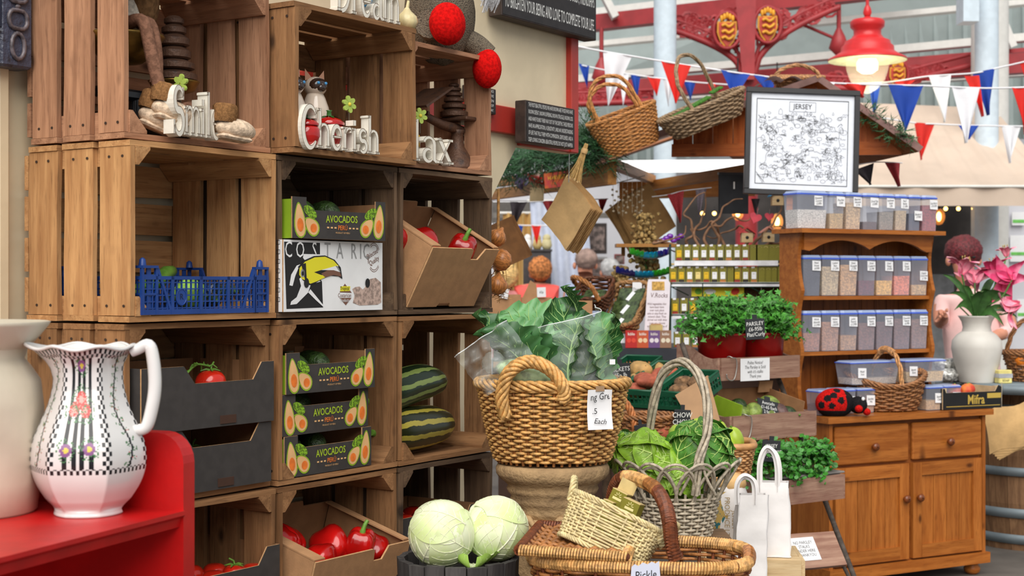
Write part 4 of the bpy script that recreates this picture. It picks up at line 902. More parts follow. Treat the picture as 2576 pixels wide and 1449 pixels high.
# white cabbages: wrapped sphere leaves
MT_CAB = pm('white cabbage leaf', (208, 224, 156), .38, .14, 7, c2=(234, 240, 206), sss=.05); MT_CABV = pm('white cabbage rib', (230, 232, 202), .4, .05)
def cabbage(lab, mx, r):
 t = thing('white_cabbage', lab, 'cabbage', mx, 'white cabbages')
 lumpy(MB(), (r, r, r), lambda d: 1 + .012 * fbm(d, 3), 28, 20).build('heart', MT_CAB, t)
 for k, (az, el, sp, rot) in enumerate(((-75, 10, 1.25, 20), (-120, -15, 1.3, -35), (-40, -20, 1.25, 50), (60, 0, 1.2, 0), (150, 5, 1.3, 10), (-90, 62, 1.0, 70))):
  rr = r * (1.018 + .012 * (k % 3))
  def f(u, v, rr=rr, sp=sp, sd=k):
   a, b = (u - .5) * 2 * sp * (.62 + .38 * math.sin(PI * v)), (v - .5) * 2 * sp * .95
   e = max(abs(u - .5), abs(v - .5)) * 2
   q = rr * (1 + .014 * max(0, e - .85) / .15 * (1 + math.sin(9 * u + 7 * v + sd)) + .008 * fbm((u * 2, v * 2, sd), 2))
   return V((q * math.cos(b) * math.cos(a), q * math.cos(b) * math.sin(a), q * math.sin(b)))
  m = RZ(az) @ RY(-el) @ RX(rot)
  o = MB().grid(20, 20, f).build('leaf', MT_CAB, t, m)
  mb = MB(); q = lambda u, v: V(f(u, v)) * 1.004
  mb.tube([q(.5, i / 12 * .95) for i in range(13)], [.003 * (1 - .07 * i) for i in range(13)], 5)
  for j in range(6):
   v0 = .03 + .14 * j
   for sg in (-1, 1): mb.tube([q(.5 + sg * .46 * a, min(.98, v0 + .3 * a)) for a in [i / 6 for i in range(7)]], [.0013 * (1 - .12 * i) for i in range(7)], 4)
  mb.build('vein', MT_CABV, o)
cabbage('pale green cabbage resting in the dark tub, nearer the crates', M.Translation(P(1111, 1342, 3.52)) @ RX(12) @ RY(-8), .0775)
cabbage('paler white cabbage resting in the dark tub, nearer the stone urn', M.Translation(P(1247, 1330, 3.57)) @ RZ(60) @ RX(-8) @ RY(6), .076)
t = thing('loose_cabbage_leaf', 'loose green cabbage leaf wedged below the two pale cabbages', 'leaf', M.Translation(P(1190, 1418, 3.5)) @ RZ(-90) @ RY(-14))
leaf_parts(t, leaf_fn(.1, .07, .5, .2, .004, .002, 3), T(-.05, 0, 0), (pm('green cabbage leaf', (150, 186, 84), .45, .15), MT_CABV))
# tub of staves
tc_ = V((P(1152, 0, 3.56).x, 3.56, 0)); zr = hpx(1398, 3.56); MT_TUB = wood('dark stained stave', (58, 55, 55), (80, 77, 76), dark=(30, 28, 28), knots=False, rnd=.2)
t = thing('stave_tub', 'dark grey wooden stave tub holding two cabbages', 'tub', M.Translation(tc_))
ns = 18
for k in range(ns):
 a0, a1 = 2 * PI * k / ns + .012, 2 * PI * (k + 1) / ns - .012; mb = MB(); vs = []
 for z, r in ((0, .12), (zr - .002 * (k % 3), .148)):
  for rr in (r, r - .016): vs += [(rr * math.cos(a0), rr * math.sin(a0), z), (rr * math.cos(a1), rr * math.sin(a1), z)]
 mb.add(vs, [(0, 1, 5, 4), (3, 2, 6, 7), (2, 0, 4, 6), (1, 3, 7, 5), (4, 5, 7, 6), (0, 2, 3, 1)]); mb.v = [(p[2], p[1], -p[0]) for p in mb.v]
 mb.build('stave', MT_TUB, t, RY(-90))
for z in (zr - .06, zr * .45): MB().lathe([((.12 + .028 * z / zr) + .001, z - .012), ((.12 + .028 * z / zr) + .003, z - .012), ((.12 + .028 * z / zr) + .0035, z + .012), ((.12 + .028 * z / zr) + .001, z + .012)], 40).build('hoop', pm('black iron hoop', (34, 32, 32), .6), t)
MB().lathe([(.001, zr - .09), (.135, zr - .09)], 24).build('inside_board', MT_TUB, t)
# ---------------------------------------------------------------- stone urn with the big basket
MT_URN = pm('weathered sandstone', (182, 150, 108), .9, .3, 9, bump=.5, bscale=80, c2=(138, 112, 80))
Zu = 4.06; ku = Zu / F; ub = V((P(1390, 0, Zu).x, Zu, 0))
t = thing('stone_urn', 'weathered sandstone urn with carved leaves under the wicker basket', 'urn', M.Translation(ub))
pu = [(70, 1990), (120, 1990), (120, 1950), (85, 1900), (70, 1800), (60, 1700), (64, 1600), (85, 1520), (104, 1450), (112, 1400), (110, 1350), (100, 1315), (88, 1296), (93, 1290), (97, 1280), (95, 1270), (103, 1262), (107, 1252), (104, 1244), (112, 1236), (116, 1226), (112, 1218), (122, 1208), (134, 1200), (142, 1188), (143, 1174), (138, 1165), (20, 1163)]
MB().lathe([(r * ku, hpx(y, Zu)) for r, y in pu[:13]], 56).build('body', MT_URN, t); MB().lathe([(r * ku, hpx(y, Zu)) for r, y in pu[12:]], 56).build('ringed_rim', MT_URN, t)
for k in range(7):
 a = R(-90 + k * 51 - 30)
 for j in range(5):
  mb = MB(); lumpy(mb, (.03, .012, .018), lambda d: 1 + .1 * fbm(d, 4), 12, 8)
  q = R(j * 72); rr = 108 * ku
  mb.build('carved_leaf', MT_URN, t, RZ(math.degrees(a)) @ T(rr, 0, hpx(1352, Zu) - .02 * (k % 2)) @ RY(90) @ RZ(j * 72) @ T(.03, 0, 0) @ RX(0))
 MB().tube(smooth([(97 * ku * math.cos(a + q), 97 * ku * math.sin(a + q), hpx(1310 + 20 * math.sin(q * 9), Zu)) for q in (-.4, -.2, 0, .2, .4)], 4), .008, 6).build('carved_stem', MT_URN, t)
def wick(name, c, rnd=0, var=.3, sc_=70): return pm(name, c, .55, var, sc_, bump=.15, bscale=200, stretch=(1, 1, 1))
MT_WK, MT_WKD = wick('honey willow', (204, 156, 92)), wick('brown willow', (142, 92, 46))
Zb = Zu; zb0, zb1 = hpx(1160, Zu), hpx(962, Zu)
bk = thing('wicker_basket', 'large honey-coloured wicker basket of greens standing on the stone urn', 'basket', M.Translation(V((ub.x, Zu, 0))))
H_ = zb1 - zb0
bul = lambda t_: lerp(.150, .204, t_ ** .75) / .2
pos = ring_pos(.2, .17, zb0, zb1, bul)
mb = MB(); weave(mb, pos, 24, 44, .0065, .0044, 5, t0=.03, t1=.95); mb.build('weave', [MT_WK], bk, kind='stuff')
mb = MB()
for k in range(44): mb.tube([pos(k / 44, q)[0] for q in (0, .3, .6, 1)], .0042, 5)
mb.build('stake', MT_WKD, bk, kind='stuff'); MB().lathe([(.001, zb0 + .006), (.145, zb0 + .006)], 32, mx=SC(1, .85, 1)).build('base', MT_WKD, bk)
mb = MB(); rim = [pos(k / 160, 1.0)[0] for k in range(160)]; rope(mb, rim, .011, 5, .0055, 9, 6, closed=True); mb.build('braided_rim', MT_WK, bk)
def hand(root, pts, nm='handle', rad=.013, strands=6, r=.0062, turns=3.2, mt=None):
 mb = MB(); rope(mb, smooth(pts, 8), rad, strands, r, turns, 6); return mb.build(nm, mt or MT_WK, root)
L0 = lambda px, py, dz: P(px, py, Zu + dz) - V((ub.x, Zu, 0))
hand(bk, [L0(1272, 1050, -.155), L0(1262, 1000, -.165), L0(1275, 945, -.175), L0(1310, 915, -.175), L0(1350, 912, -.178), L0(1395, 940, -.178), L0(1420, 985, -.18), L0(1412, 1010, -.175)])
hand(bk, [L0(1330, 990, .17), L0(1340, 930, .175), L0(1390, 905, .175), L0(1440, 930, .175), L0(1450, 990, .17)])
MT_NOTE = pm('white note paper', (236, 236, 238), .75, .02)
t = thing('price_note', 'curled white handwritten note on the basket of greens', 'note', M.Translation(P(1512, 1030, Zu - .19)) @ RZ(24))
def nf(u, v):
 x, z = (u - .5) * .08, (v - .5) * .105
 c = max(0, x + z * .2 - .012); return (x - c * .4, -.004 - c * c * 9 + .006 * math.sin(3 * v), z)
MB().grid(12, 12, nf).build('paper', MT_NOTE, t); MB().box((-.005, -.004, .055), (.025, .002, .014)).build('tape', pm('brown tape', (160, 130, 100), .3), t)
mb = MB(); mb.text('ng Gre', .026, front_mx(-.006, -.0065, .034) @ RZ(4), shear=.15, sx=.8); mb.text('.5', .022, front_mx(-.022, -.0075, -.004)); mb.text('Each', .02, front_mx(-.006, -.0075, -.031) @ RZ(-6), shear=.2); mb.build('handwriting', MT_INK, t)
# spring greens
MT_GRN = pm('dark spring green leaf', (54, 100, 52), .42, .25, 9, rnd=.15); MT_GRN2 = pm('blue-green leaf', (96, 146, 92), .45, .18, 8, rnd=.1); MT_GV = pm('pale leaf vein', (150, 186, 110), .5)
gi = 0
for (px, py, dz, rz, ry, rx, L_, W_, mt, lab) in (
 (1330, 950, .05, 150, -62, 0, .24, .11, MT_GRN, 'dark leaf leaning towards the crates'), (1395, 900, -.02, 165, -38, -30, .19, .085, MT_GRN2, 'broad pale leaf folded over the top'), (1440, 960, .02, 100, -80, 10, .25, .10, MT_GRN, 'upright dark leaf at the back'),
 (1380, 960, -.05, 175, -50, 50, .22, .10, MT_GRN, 'dark leaf drooping over the handle'), (1470, 965, -.04, 60, -72, -20, .22, .09, MT_GRN2, 'leaf pressed against the plastic film'), (1490, 960, .0, 40, -78, 20, .20, .085, MT_GRN, 'dark leaf inside the bag near the note'),
 (1430, 955, -.08, 95, -74, -60, .20, .08, MT_GRN, 'leaf with thick pale stalk in front'), (1420, 850, .06, 170, -30, -30, .2, .1, MT_GRN2, 'large veined leaf at the crown of the bundle'), (1455, 790, .05, 120, -65, 60, .09, .05, MT_GRN, 'small curled leaf sticking up'),
 (1290, 900, .0, 170, -48, 20, .12, .08, MT_GRN, 'ragged leaf over the crate edge'), (1350, 955, -.09, 140, -50, 70, .17, .09, MT_GRN, 'leaf lying behind the basket handle'), (1505, 960, -.05, 80, -85, 70, .17, .08, MT_GRN2, 'pale crinkled leaf at the bag edge')):
 t = thing('spring_green_leaf', 'spring greens, ' + lab, 'leaf', M.Translation(P(px, py, Zu + dz)) @ RZ(rz) @ RY(ry) @ RX(rx), 'spring green leaves in the basket')
 leaf_parts(t, leaf_fn(L_, W_, .35, .35, .012, .003, gi * 1.7), I4, (mt, MT_GV), vr=.0028); MB().tube([(-.07, 0, .004), (0, 0, 0)], [.007, .005], 7).build('stalk', MT_GV, t); gi += 1
MT_FILM = pm('clear crinkled film', (226, 236, 232), .08, 0, alpha=.16, bump=.5, bscale=28, coat=.6, spec=.9)
def film(lab, mx, fn, nu=26, nv=26, tags=()):
 t = thing('plastic_bag', lab, 'plastic bag', mx, 'clear bags of greens')
 MB().grid(nu, nv, fn).build('film', MT_FILM, t)
 MB().tube([V(fn(k / 20, .995)) for k in range(21)], .0016, 4).build('open_edge', pm('bright film edge', (236, 240, 240), .2, 0, alpha=.6), t)
 for p in tags: MB().box(p, (.016, .001, .014), ch=.0003).build('price_sticker', MT_NOTE, t, RZ(15))
def ff(u, v):
 a = lerp(-2.9, .5, u); r = .115 - .02 * v + .012 * NZ.noise(V((u * 6, v * 5, 1))) + .006 * NZ.noise(V((u * 15, v * 13, 4)))
 return (.01 - .04 * v + r * math.cos(a), r * .85 * math.sin(a), .005 + .21 * v - .07 * v * (1 - u))
film('clear crinkled bag around the upright greens, reaching to the note', M.Translation(V((ub.x + .065, Zu - .0, zb1 - .0))), ff, tags=((.075, -.09, .06),))
def ff2(u, v):
 return ((v - 1) * .0 - .0 + .24 * (u - .5) * .7 - .05 * v, -.05 + .035 * NZ.noise(V((u * 5, v * 5, 7))) + .05 * (u - .5) ** 2, .13 * v - .05 + .05 * u - .09 * (1 - u) * v * 0)
film('clear bag flap hanging over the crate side of the basket', M.Translation(P(1290, 930, Zu - .09)) @ RZ(-14) @ RY(-18), ff2)
t = thing('wrapped_bunch', 'small film-wrapped bunch lying under the basket handle', 'plastic bag', M.Translation(P(1325, 940, Zu - .10)) @ RY(12))
lumpy(MB(), (.085, .045, .036), lambda d: 1 + .06 * fbm(d, 5), 24, 16).build('greens', pm('pale wrapped greens', (168, 192, 140), .35, .35, 60), t); lumpy(MB(), (.089, .049, .04), lambda d: 1 + .07 * fbm(d, 5), 24, 16).build('film', MT_FILM, t); lumpy(MB(), (.03, .024, .03), lambda d: 1 + .3 * fbm(d, 4), 20, 14).build('knot', MT_FILM, t, T(-.095, 0, .012)); MB().box((.075, -.043, .0), (.02, .001, .022)).build('price_sticker', MT_NOTE, t)
# ---------------------------------------------------------------- hamper, cream basket, lattice basket
Zh = 3.46; zh = hpx(1392, Zh); hc = V((P(1612, 0, Zh).x, Zh, 0))
HW, HD = .253, .175
MT_HM, MT_HD, MT_HL = wick('ginger hamper cane', (160, 104, 54)), wick('dark brown cane', (112, 58, 30)), wick('straw cane', (206, 158, 96))
hm = M.Translation(hc) @ RZ(-9)
bk = thing('picnic_hamper', 'ginger cane picnic hamper with bound handle and Pickle note', 'hamper', hm)
pos = ring_pos(HW, HD, zh - .2, zh, lambda t_: lerp(.88, 1, t_), 3.4)
mb = MB(); weave(mb, pos, 17, 36, .0055, .0046, 5); mb.build('weave', MT_HM, bk, kind='stuff')
mb = MB()
for k in range(36): mb.tube([pos(k / 36, q)[0] for q in (0, .5, 1)], .004, 5)
mb.build('stake', MT_HD, bk, kind='stuff')
def bound(mb, path, r, wr, pitch, mats=(0,), closed=False, seg=None):
 """Cane binding: short rings wound close together along a path."""
 path = [V(p) for p in path]; L_ = 0; acc = [0]
 pp = path + ([path[0]] if closed else [])
 for a, b in zip(pp, pp[1:]): L_ += (b - a).length; acc.append(L_)
 n = int(L_ / pitch); j = 0
 for k in range(n):
  s_ = (k + .5) * L_ / n
  while acc[j + 1] < s_: j += 1
  f = (s_ - acc[j]) / (acc[j + 1] - acc[j]); p = pp[j].lerp(pp[j + 1], f); d = (pp[j + 1] - pp[j]).normalized(); a = d.orthogonal().normalized(); b = d.cross(a)
  mi = mats[k % len(mats)] if seg is None else seg(k / n)
  tl = d * wr * .5
  mb.tube([p + a * math.cos(q) * r + b * math.sin(q) * r + tl * math.cos(q) for q in [i * 2 * PI / 10 for i in range(10)]], wr, 4, mi, closed=True)
mb = MB(); rp_ = [pos(k / 120, 1)[0] for k in range(120)]; mb.tube(rp_, .011, 8, 1, closed=True); bound(mb, rp_, .0125, .0034, .0066, closed=True, seg=lambda q: 0 if .05 < q < .2 or .55 < q < .95 else 2); mb.build('bound_rim', [MT_HL, MT_HD, MT_HM], bk)
MB().box((0, 0, zh - .195), (HW * 1.7, HD * 1.7, .008)).build('base', MT_HD, bk)
hi = hm.inverted()
hpts = smooth([hi @ P(1548, 1330, 3.66), hi @ P(1540, 1262, 3.66), hi @ P(1552, 1215, 3.64), hi @ P(1580, 1200, 3.6), hi @ P(1640, 1222, 3.48), hi @ P(1670, 1262, 3.4), hi @ P(1683, 1310, 3.34), hi @ P(1690, 1370, 3.30), hi @ P(1700, 1410, 3.29)], 8)
mb = MB(); mb.tube(hpts, .013, 8, 1); bound(mb, hpts, .0145, .0033, .0064, seg=lambda q: 1 if q < .28 or q > .6 else (0 if q < .5 else 2)); mb.build('handle', [MT_HL, MT_HD, MT_HM], bk)
lid = MB(); lx0, lx1 = -HW * 1.04, -.02
for k in range(15):
 y = -HD * .95 + (k + .5) * HD * 1.9 / 15; pts = [(lerp(lx0 + .01, lx1, i / 24), y, .006 * math.cos(i * PI / 2 * 1.0 + k * PI) ) for i in range(25)]; lid.tube(pts, .0058, 5)
lo = lid.build('lid', MT_HM, bk, T(0, 0, zh + .02) @ RY(2))
mb = MB()
for k in range(9): x = lerp(lx0 + .02, lx1 - .01, k / 8); mb.tube([(x, -HD * .95, 0), (x, HD * .95, 0)], .004, 5)
mb.build('lid_stake', MT_HD, lo); fr = [(lx0, -HD, .002), (lx1, -HD, .002), (lx1, HD, .002), (lx0, HD, .002)]
mb = MB(); mb.tube(fr, .009, 6, 1, closed=True); bound(mb, fr, .0108, .0033, .0066, closed=True, seg=lambda q: 0 if q < .3 else 2 if q < .5 else 1); mb.build('lid_binding', [MT_HL, MT_HD, MT_HM], lo)
t = thing('pickle_note', 'torn white note reading Pickle on the hamper rim', 'note', M.Translation(P(1624, 1440, 3.262)) @ RZ(-4))
po = [(-.034, -.03), (.034, -.03), (.03, .026), (.022, .02), (.014, .024), (.004, .018), (-.006, .022), (-.016, .014), (-.024, .018), (-.031, .012)]
mb = MB(); mb.prism(po, 0, -.0006, 0, front_mx()); mb.build('paper', pm('pale lilac paper', (206, 210, 228), .8, .02), t); MB().text('Pickle', .026, front_mx(0, -.0008, -.006) @ RZ(6), shear=.15, sx=.8).build('handwriting', MT_INK, t)
# cream basket lying tilted on the hamper lid
MT_CRM = wick('cream peeled willow', (214, 196, 146), var=.16)
cm = M.Translation(P(1530, 1345, 3.44)) @ RY(24) @ RZ(-14) @ RX(-14)
bk = thing('cream_basket', 'small cream willow basket tipped over on the hamper lid', 'basket', cm)
pos = ring_pos(.108, .062, -.05, .05, lambda t_: lerp(.93, 1.05, t_), 3.6)
mb = MB(); weave(mb, pos, 15, 34, .0034, .0031, 5); mb.build('weave', MT_CRM, bk, kind='stuff'); mb = MB()
for k in range(34): mb.tube([pos(k / 34, 0)[0], pos(k / 34, 1)[0]], .0028, 4)
mb.build('stake', MT_CRM, bk, kind='stuff'); mb = MB(); rope(mb, [pos(k / 120, 1.03)[0] for k in range(120)], .0045, 4, .003, 16, 5, closed=True); rope(mb, [pos(k / 120, 0.0)[0] for k in range(120)], .0045, 4, .003, 16, 5, closed=True); mb.build('plaited_rim', MT_CRM, bk)
hand(bk, [(.112, -.03, .03), (.122, -.03, .075), (.135, 0, .088), (.13, .03, .07), (.115, .03, .03)], 'loop_handle', .0055, 4, .0035, 4, MT_CRM); hand(bk, [(-.112, -.03, .03), (-.122, -.03, .07), (-.13, 0, .085), (-.125, .03, .07), (-.112, .03, .03)], 'loop_handle', .0055, 4, .0035, 4, MT_CRM); MB().box((0, 0, -.048), (.19, .1, .006)).build('base', MT_CRM, bk)
MT_OLV = pm('olive green card', (122, 116, 24), .6, .06, 20)
for k, (px, py, z, ry, s_) in enumerate(((1596, 1262, 3.47, 22, 1.0), (1566, 1238, 3.53, 24, .9), (1537, 1262, 3.52, 20, .6))):
 t = thing('olive_carton', ('open olive green spice carton in the cream basket', 'olive carton with raised flap behind the open one', 'olive carton half hidden in the cream basket')[k], 'carton', M.Translation(P(px, py, z)) @ RY(ry) @ RZ(-30), 'olive cartons in the cream basket')
 MB().box((0, 0, -.05), (.045 * s_, .03, .1)).build('body', MT_OLV, t); MB().box((0, .0, .001), (.046 * s_, .031, .002)).build('lid', pm('pale kraft card', (206, 182, 124), .8), t)
 if k == 1: MB().box((0, .016, .016), (.045, .001, .03)).build('raised_flap', pm('pale kraft card', (206, 182, 124)), t)
 mb = MB(); mb.flat([(-.012, -.022), (.012, -.022), (.012, -.016), (-.012, -.016)], 0, 0, front_mx(0, -.0155, 0))
 for q in range(5): a = q * PI / 4; mb.strokes([[(.004 * math.cos(a), -.012 + .004 * math.sin(a)), (.009 * math.cos(a), -.012 + .009 * math.sin(a))]], .0008, front_mx(0, -.0155, 0))
 mb.build('printed_logo', flatmat('cream print', (226, 214, 150)), t)
# lattice basket with savoys
Zl = 4.22; kl = Zl / F; lc = V((P(1703, 0, Zl).x, Zl, 0)); MT_LAT = wick('limewashed willow', (176, 164, 144), var=.25); zl0, zl1 = hpx(1345, Zl), hpx(1243, Zl)
bk = thing('lattice_basket', 'limewashed lattice basket with tall hoop handle, full of savoy cabbages', 'basket', M.Translation(lc))
pos = ring_pos(.12, .095, zl0, zl1, lambda t_: lerp(.78, 1.0, t_)); mb = MB(); weave(mb, pos, 12, 30, .005, .0043, 5); mb.build('weave', MT_LAT, bk, kind='stuff')
nh = 15
for k in range(nh):
 mb = MB()
 for dd in (-.006, .006):
  pts = []
  for i in range(15):
   q = i / 14; a = 2 * PI * (k + (q - .5) * 2.15) / nh; hgt = math.sin(PI * q) ** .55
   rx, ry = lerp(.118, .176 + dd, hgt), lerp(.094, .14 + dd, hgt); pts.append((rx * math.cos(a), ry * math.sin(a), zl1 - .012 + (.108 + dd) * hgt))
  mb.tube(pts, .0045, 6)
 mb.build('cane_hoop', MT_LAT, bk)
mb = MB()
for k in range(30): mb.tube([pos(k / 30, 0)[0], pos(k / 30, 1.1)[0]], .004, 5)
mb.build('stake', MT_LAT, bk, kind='stuff'); MB().lathe([(.001, zl0 + .004), (.09, zl0 + .004)], 24, mx=SC(1, .8, 1)).build('base', MT_LAT, bk)
hh = [P(1636, 1180, Zl + .08) - lc, P(1634, 1100, Zl + .08) - lc, P(1645, 1010, Zl + .06) - lc, P(1668, 940, Zl + .04) - lc, P(1712, 910, Zl) - lc, P(1755, 940, Zl - .05) - lc, P(1778, 1010, Zl - .08) - lc, P(1778, 1090, Zl - .1) - lc, P(1758, 1160, Zl - .115) - lc, P(1750, 1245, Zl - .1) - lc]
mb = MB(); rope(mb, smooth(hh, 8), .0085, 4, .0058, 1.6, 6); mb.build('hoop_handle', MT_LAT, bk)
mb = MB(); 
for dx in (-.03, .03): mb.tube(smooth([P(1762, 1140, Zl - .115) - lc, P(1755 + dx * 700, 1200, Zl - .12) - lc, P(1755 + dx * 1500, 1245, Zl - .1) - lc], 6), .0045, 6)
mb.build('handle_brace', MT_LAT, bk)
MT_SAV, MT_SAV2, MT_SAVV = pm('savoy leaf', (76, 128, 48), .5, .3, 30), pm('lime savoy leaf', (128, 168, 44), .5, .25, 30), pm('savoy rib', (176, 202, 110), .5)
def savoy(lab, mx, r, mt, n=7):
 t = thing('savoy_cabbage', lab, 'cabbage', mx, 'savoy cabbages')
 lumpy(MB(), (r * .9, r * .9, r * .86), lambda d: 1 + .1 * fbm(d, 6), 30, 20).build('heart', mt, t)
 for k in range(n):
  az, el, rot, sp = (-90, -75, -120, -40, 30, 130, -100)[k % 7] + 3 * k, (35, -5, 10, 5, 20, 15, 70)[k % 7], (10, 160, 60, -50, 30, -30, 100)[k % 7], 1.12 - .05 * (k % 3)
  def f(u, v, k=k, sp=sp):
   w = math.sin(PI * min(1, v * .9 + .12)) ** .5
   a_, b_ = (u - .5) * 2 * sp * w, (v - .5) * 2 * sp
   e = max(abs(u - .5) * 2, v)
   q = r * (1.02 + .02 * k + .045 * NZ.noise(V((u * 9, v * 9, k * 5))) + .03 * NZ.noise(V((u * 20, v * 20, k * 5))) + .16 * max(0, e - .72) / .28 * (1 + .5 * math.sin(17 * u + 13 * v + k)))
   return V((q * math.cos(b_) * math.cos(a_), q * math.cos(b_) * math.sin(a_), q * math.sin(b_)))
  m = RZ(az) @ RY(-el) @ RX(rot); o = MB().grid(30, 30, f).build('leaf', mt, t, m)
  mb = MB(); g = lambda u, v: V(f(u, v)) * 1.012
  mb.tube([g(.5, i / 14 * .96) for i in range(15)], [.0036 * (1 - .06 * i) for i in range(15)], 5)
  for j in range(6):
   for sg in (-1, 1):
    pts = [g(.5 + sg * .46 * a_, min(.98, .04 + .14 * j + .26 * a_)) for a_ in [i / 8 for i in range(9)]]; mb.tube(pts, [.0019 * (1 - .1 * i) for i in range(9)], 4)
    for i in (2, 4, 6):
     a_ = i / 8; mb.tube([pts[i], g(.5 + sg * .46 * min(1, a_ + .1), min(.98, .04 + .14 * j + .26 * a_ + .09))], [.001, .0005], 3)
  mb.build('vein', MT_SAVV, o)
 return t
savoy('lime green savoy cabbage at the back of the lattice basket', M.Translation(P(1618, 1165, Zl + .02)) @ RZ(20) @ RX(-25), .08, MT_SAV2)
savoy('dark green veined savoy cabbage under the hoop handle', M.Translation(P(1765, 1142, Zl - .0)) @ RZ(75) @ RX(-30), .083, MT_SAV)
savoy('crinkled savoy showing through the lattice hoops', M.Translation(P(1690, 1205, Zl - .01)) @ RX(-40), .075, MT_SAV2, 5)
savoy('dark curly savoy leaf cluster beside the wicker basket', M.Translation(P(1560, 1135, Zl + .07)), .05, MT_SAV, 6)
# hidden supports below the frame
MT_BENCH = wood('rough bench wood', (120, 92, 66), (146, 116, 86))
for lab, c, sx, sy, top in (('rough wooden bench under the picnic hamper', hc, .6, .42, zh - .2), ('rough wooden stool under the lattice basket', lc, .3, .25, zl0)):
 t = thing('wooden_stand', lab, 'bench', M.Translation(V((c.x, c.y, 0))))
 for k in range(4): board('top_plank', t, (0, -sy / 2 + (k + .5) * sy / 4, top - .012), sx, sy / 4 - .006, .02, (1, 0, 0), (0, 1, 0), MT_BENCH)
 for a in (-1, 1):
  for b in (-1, 1): MB().box((a * (sx / 2 - .03), b * (sy / 2 - .03), (top - .022) / 2), (.04, .04, top - .022)).build('leg', MT_BENCH, t)
# ---------------------------------------------------------------- pine dresser
A4 = R(61.5); u4 = V((math.sin(A4), math.cos(A4), 0)); RD = math.degrees(math.atan2(u4.y, u4.x))
dl = V((1.429, 6.634, 0)); DM = M.Translation(dl) @ RZ(RD)               # x along the front, y to the back
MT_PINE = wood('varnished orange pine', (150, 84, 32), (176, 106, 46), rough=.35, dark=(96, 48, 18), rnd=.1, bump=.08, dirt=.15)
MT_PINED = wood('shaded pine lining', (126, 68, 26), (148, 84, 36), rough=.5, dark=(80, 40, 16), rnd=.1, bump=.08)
MT_KNOB = pm('turned wooden knob', (120, 62, 28), .3, .2, 40)
dw, dd, dh = .976, .44, .80
D = thing('pine_dresser', 'orange pine dresser with two drawers and two panelled doors', 'dresser', DM)
board('top_board', D, (dw / 2, dd / 2 - .012, dh - .014), dw + .05, dd + .03, .028, (1, 0, 0), (0, 1, 0), MT_PINE, 0)
for x in (.012, dw - .012): board('side_panel', D, (x, dd / 2, (dh - .03) / 2 + .05), dh - .13, dd, .02, (0, 0, 1), (0, 1, 0), MT_PINE, 0)
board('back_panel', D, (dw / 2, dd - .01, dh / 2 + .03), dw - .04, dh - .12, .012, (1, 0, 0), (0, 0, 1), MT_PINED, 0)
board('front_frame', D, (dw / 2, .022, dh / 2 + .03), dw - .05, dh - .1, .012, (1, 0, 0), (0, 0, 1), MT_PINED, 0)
board('plinth', D, (dw / 2, dd / 2 - .01, .085), dw + .02, dd + .02, .05, (1, 0, 0), (0, 1, 0), MT_PINE, 0)
for x in (.05, dw - .05):
 for y in (.04, dd - .04): MB().lathe([(.02, 0), (.036, .012), (.04, .03), (.03, .045), (.034, .06)], 18, cap=True).build('bun_foot', MT_PINE, D, T(x, y, 0))
def knob(par, x, z, y=-.004):
 MB().lathe([(.008, 0), (.007, .008), (.017, .014), (.02, .022), (.015, .03), (.003, .033)], 16).build('knob', MT_KNOB, par, T(x, y, z) @ RX(90))
hw = dw / 2
for k in range(2):
 x0 = .035 + k * (hw - .02); w = hw - .045
 d_ = MB().box((0, 0, 0), (w, .022, .175), ch=.006).build('drawer', MT_PINE, D, T(x0 + w / 2, .006, dh - .135)); knob(d_, 0, -.01, -.011)
 zc, hgt = (.12 + dh - .235) / 2, dh - .355
 dr = bpy.data.objects.new('door', None); C.objects.link(dr); dr.parent = D; dr.matrix_local = T(x0 + w / 2, .006, zc)
 for sx in (-1, 1): board('stile', dr, (sx * (w / 2 - .028), 0, 0), hgt, .055, .022, (0, 0, 1), (1, 0, 0), MT_PINE, 0)
 for sz in (-1, 1): board('rail', dr, (0, -.001, sz * (hgt / 2 - .03)), w - .112, .06, .022, (1, 0, 0), (0, 0, 1), MT_PINE, 0)
 n = 4; pw = (w - .112) / n
 for j in range(n): board('panel_board', dr, (-(w - .112) / 2 + (j + .5) * pw, .005, 0), hgt - .118, pw - .003, .01, (0, 0, 1), (1, 0, 0), MT_PINE, 0)
 knob(dr, (w / 2 - .03) * (1 if k == 0 else -1), .06, -.011)
# hutch
hx0, hxw, hy0, hyd = 0.0, .835, .19, .16; zs = [.80, 1.085, 1.345, 1.655]
Hu = thing('dresser_hutch', 'pine shelf rack with scalloped edges standing on the dresser', 'shelf', DM @ T(hx0, hy0, 0))
scal = [(hyd, zs[0])] + [(0.0 + .028 * abs(math.sin(PI * (z - .80) / .285)) ** 1.0, z) for z in [.80 + .03 * k for k in range(28)]] + [(0.01, 1.64), (hyd, 1.64)]
for x in (0, hxw - .02): MB().prism(scal, 0, .02, 0, M(((0, 0, 1, x), (1, 0, 0, 0), (0, 1, 0, 0), (0, 0, 0, 1)))).build('side_panel', MT_PINE, Hu)
for z in zs[1:3]: board('shelf_board', Hu, (hxw / 2, hyd / 2 + .01, z - .009), hxw - .04, hyd - .02, .018, (1, 0, 0), (0, 1, 0), MT_PINE, 0)
board('top_board', Hu, (hxw / 2, hyd / 2 - .01, 1.648), hxw + .06, hyd + .06, .02, (1, 0, 0), (0, 1, 0), MT_PINE, 0)
sc_ = [(.02, 1.638), (.02, 1.56), (.05, 1.555)] + [(lerp(.08, hxw - .08, k / 24), 1.565 + .042 * abs(math.sin(2 * PI * k / 24)) ** .8) for k in range(25)] + [(hxw - .05, 1.555), (hxw - .02, 1.56), (hxw - .02, 1.638)]
MB().prism(sc_, 0, -.018, 0, front_mx(0, .004, 0)).build('scalloped_valance', MT_PINE, Hu)
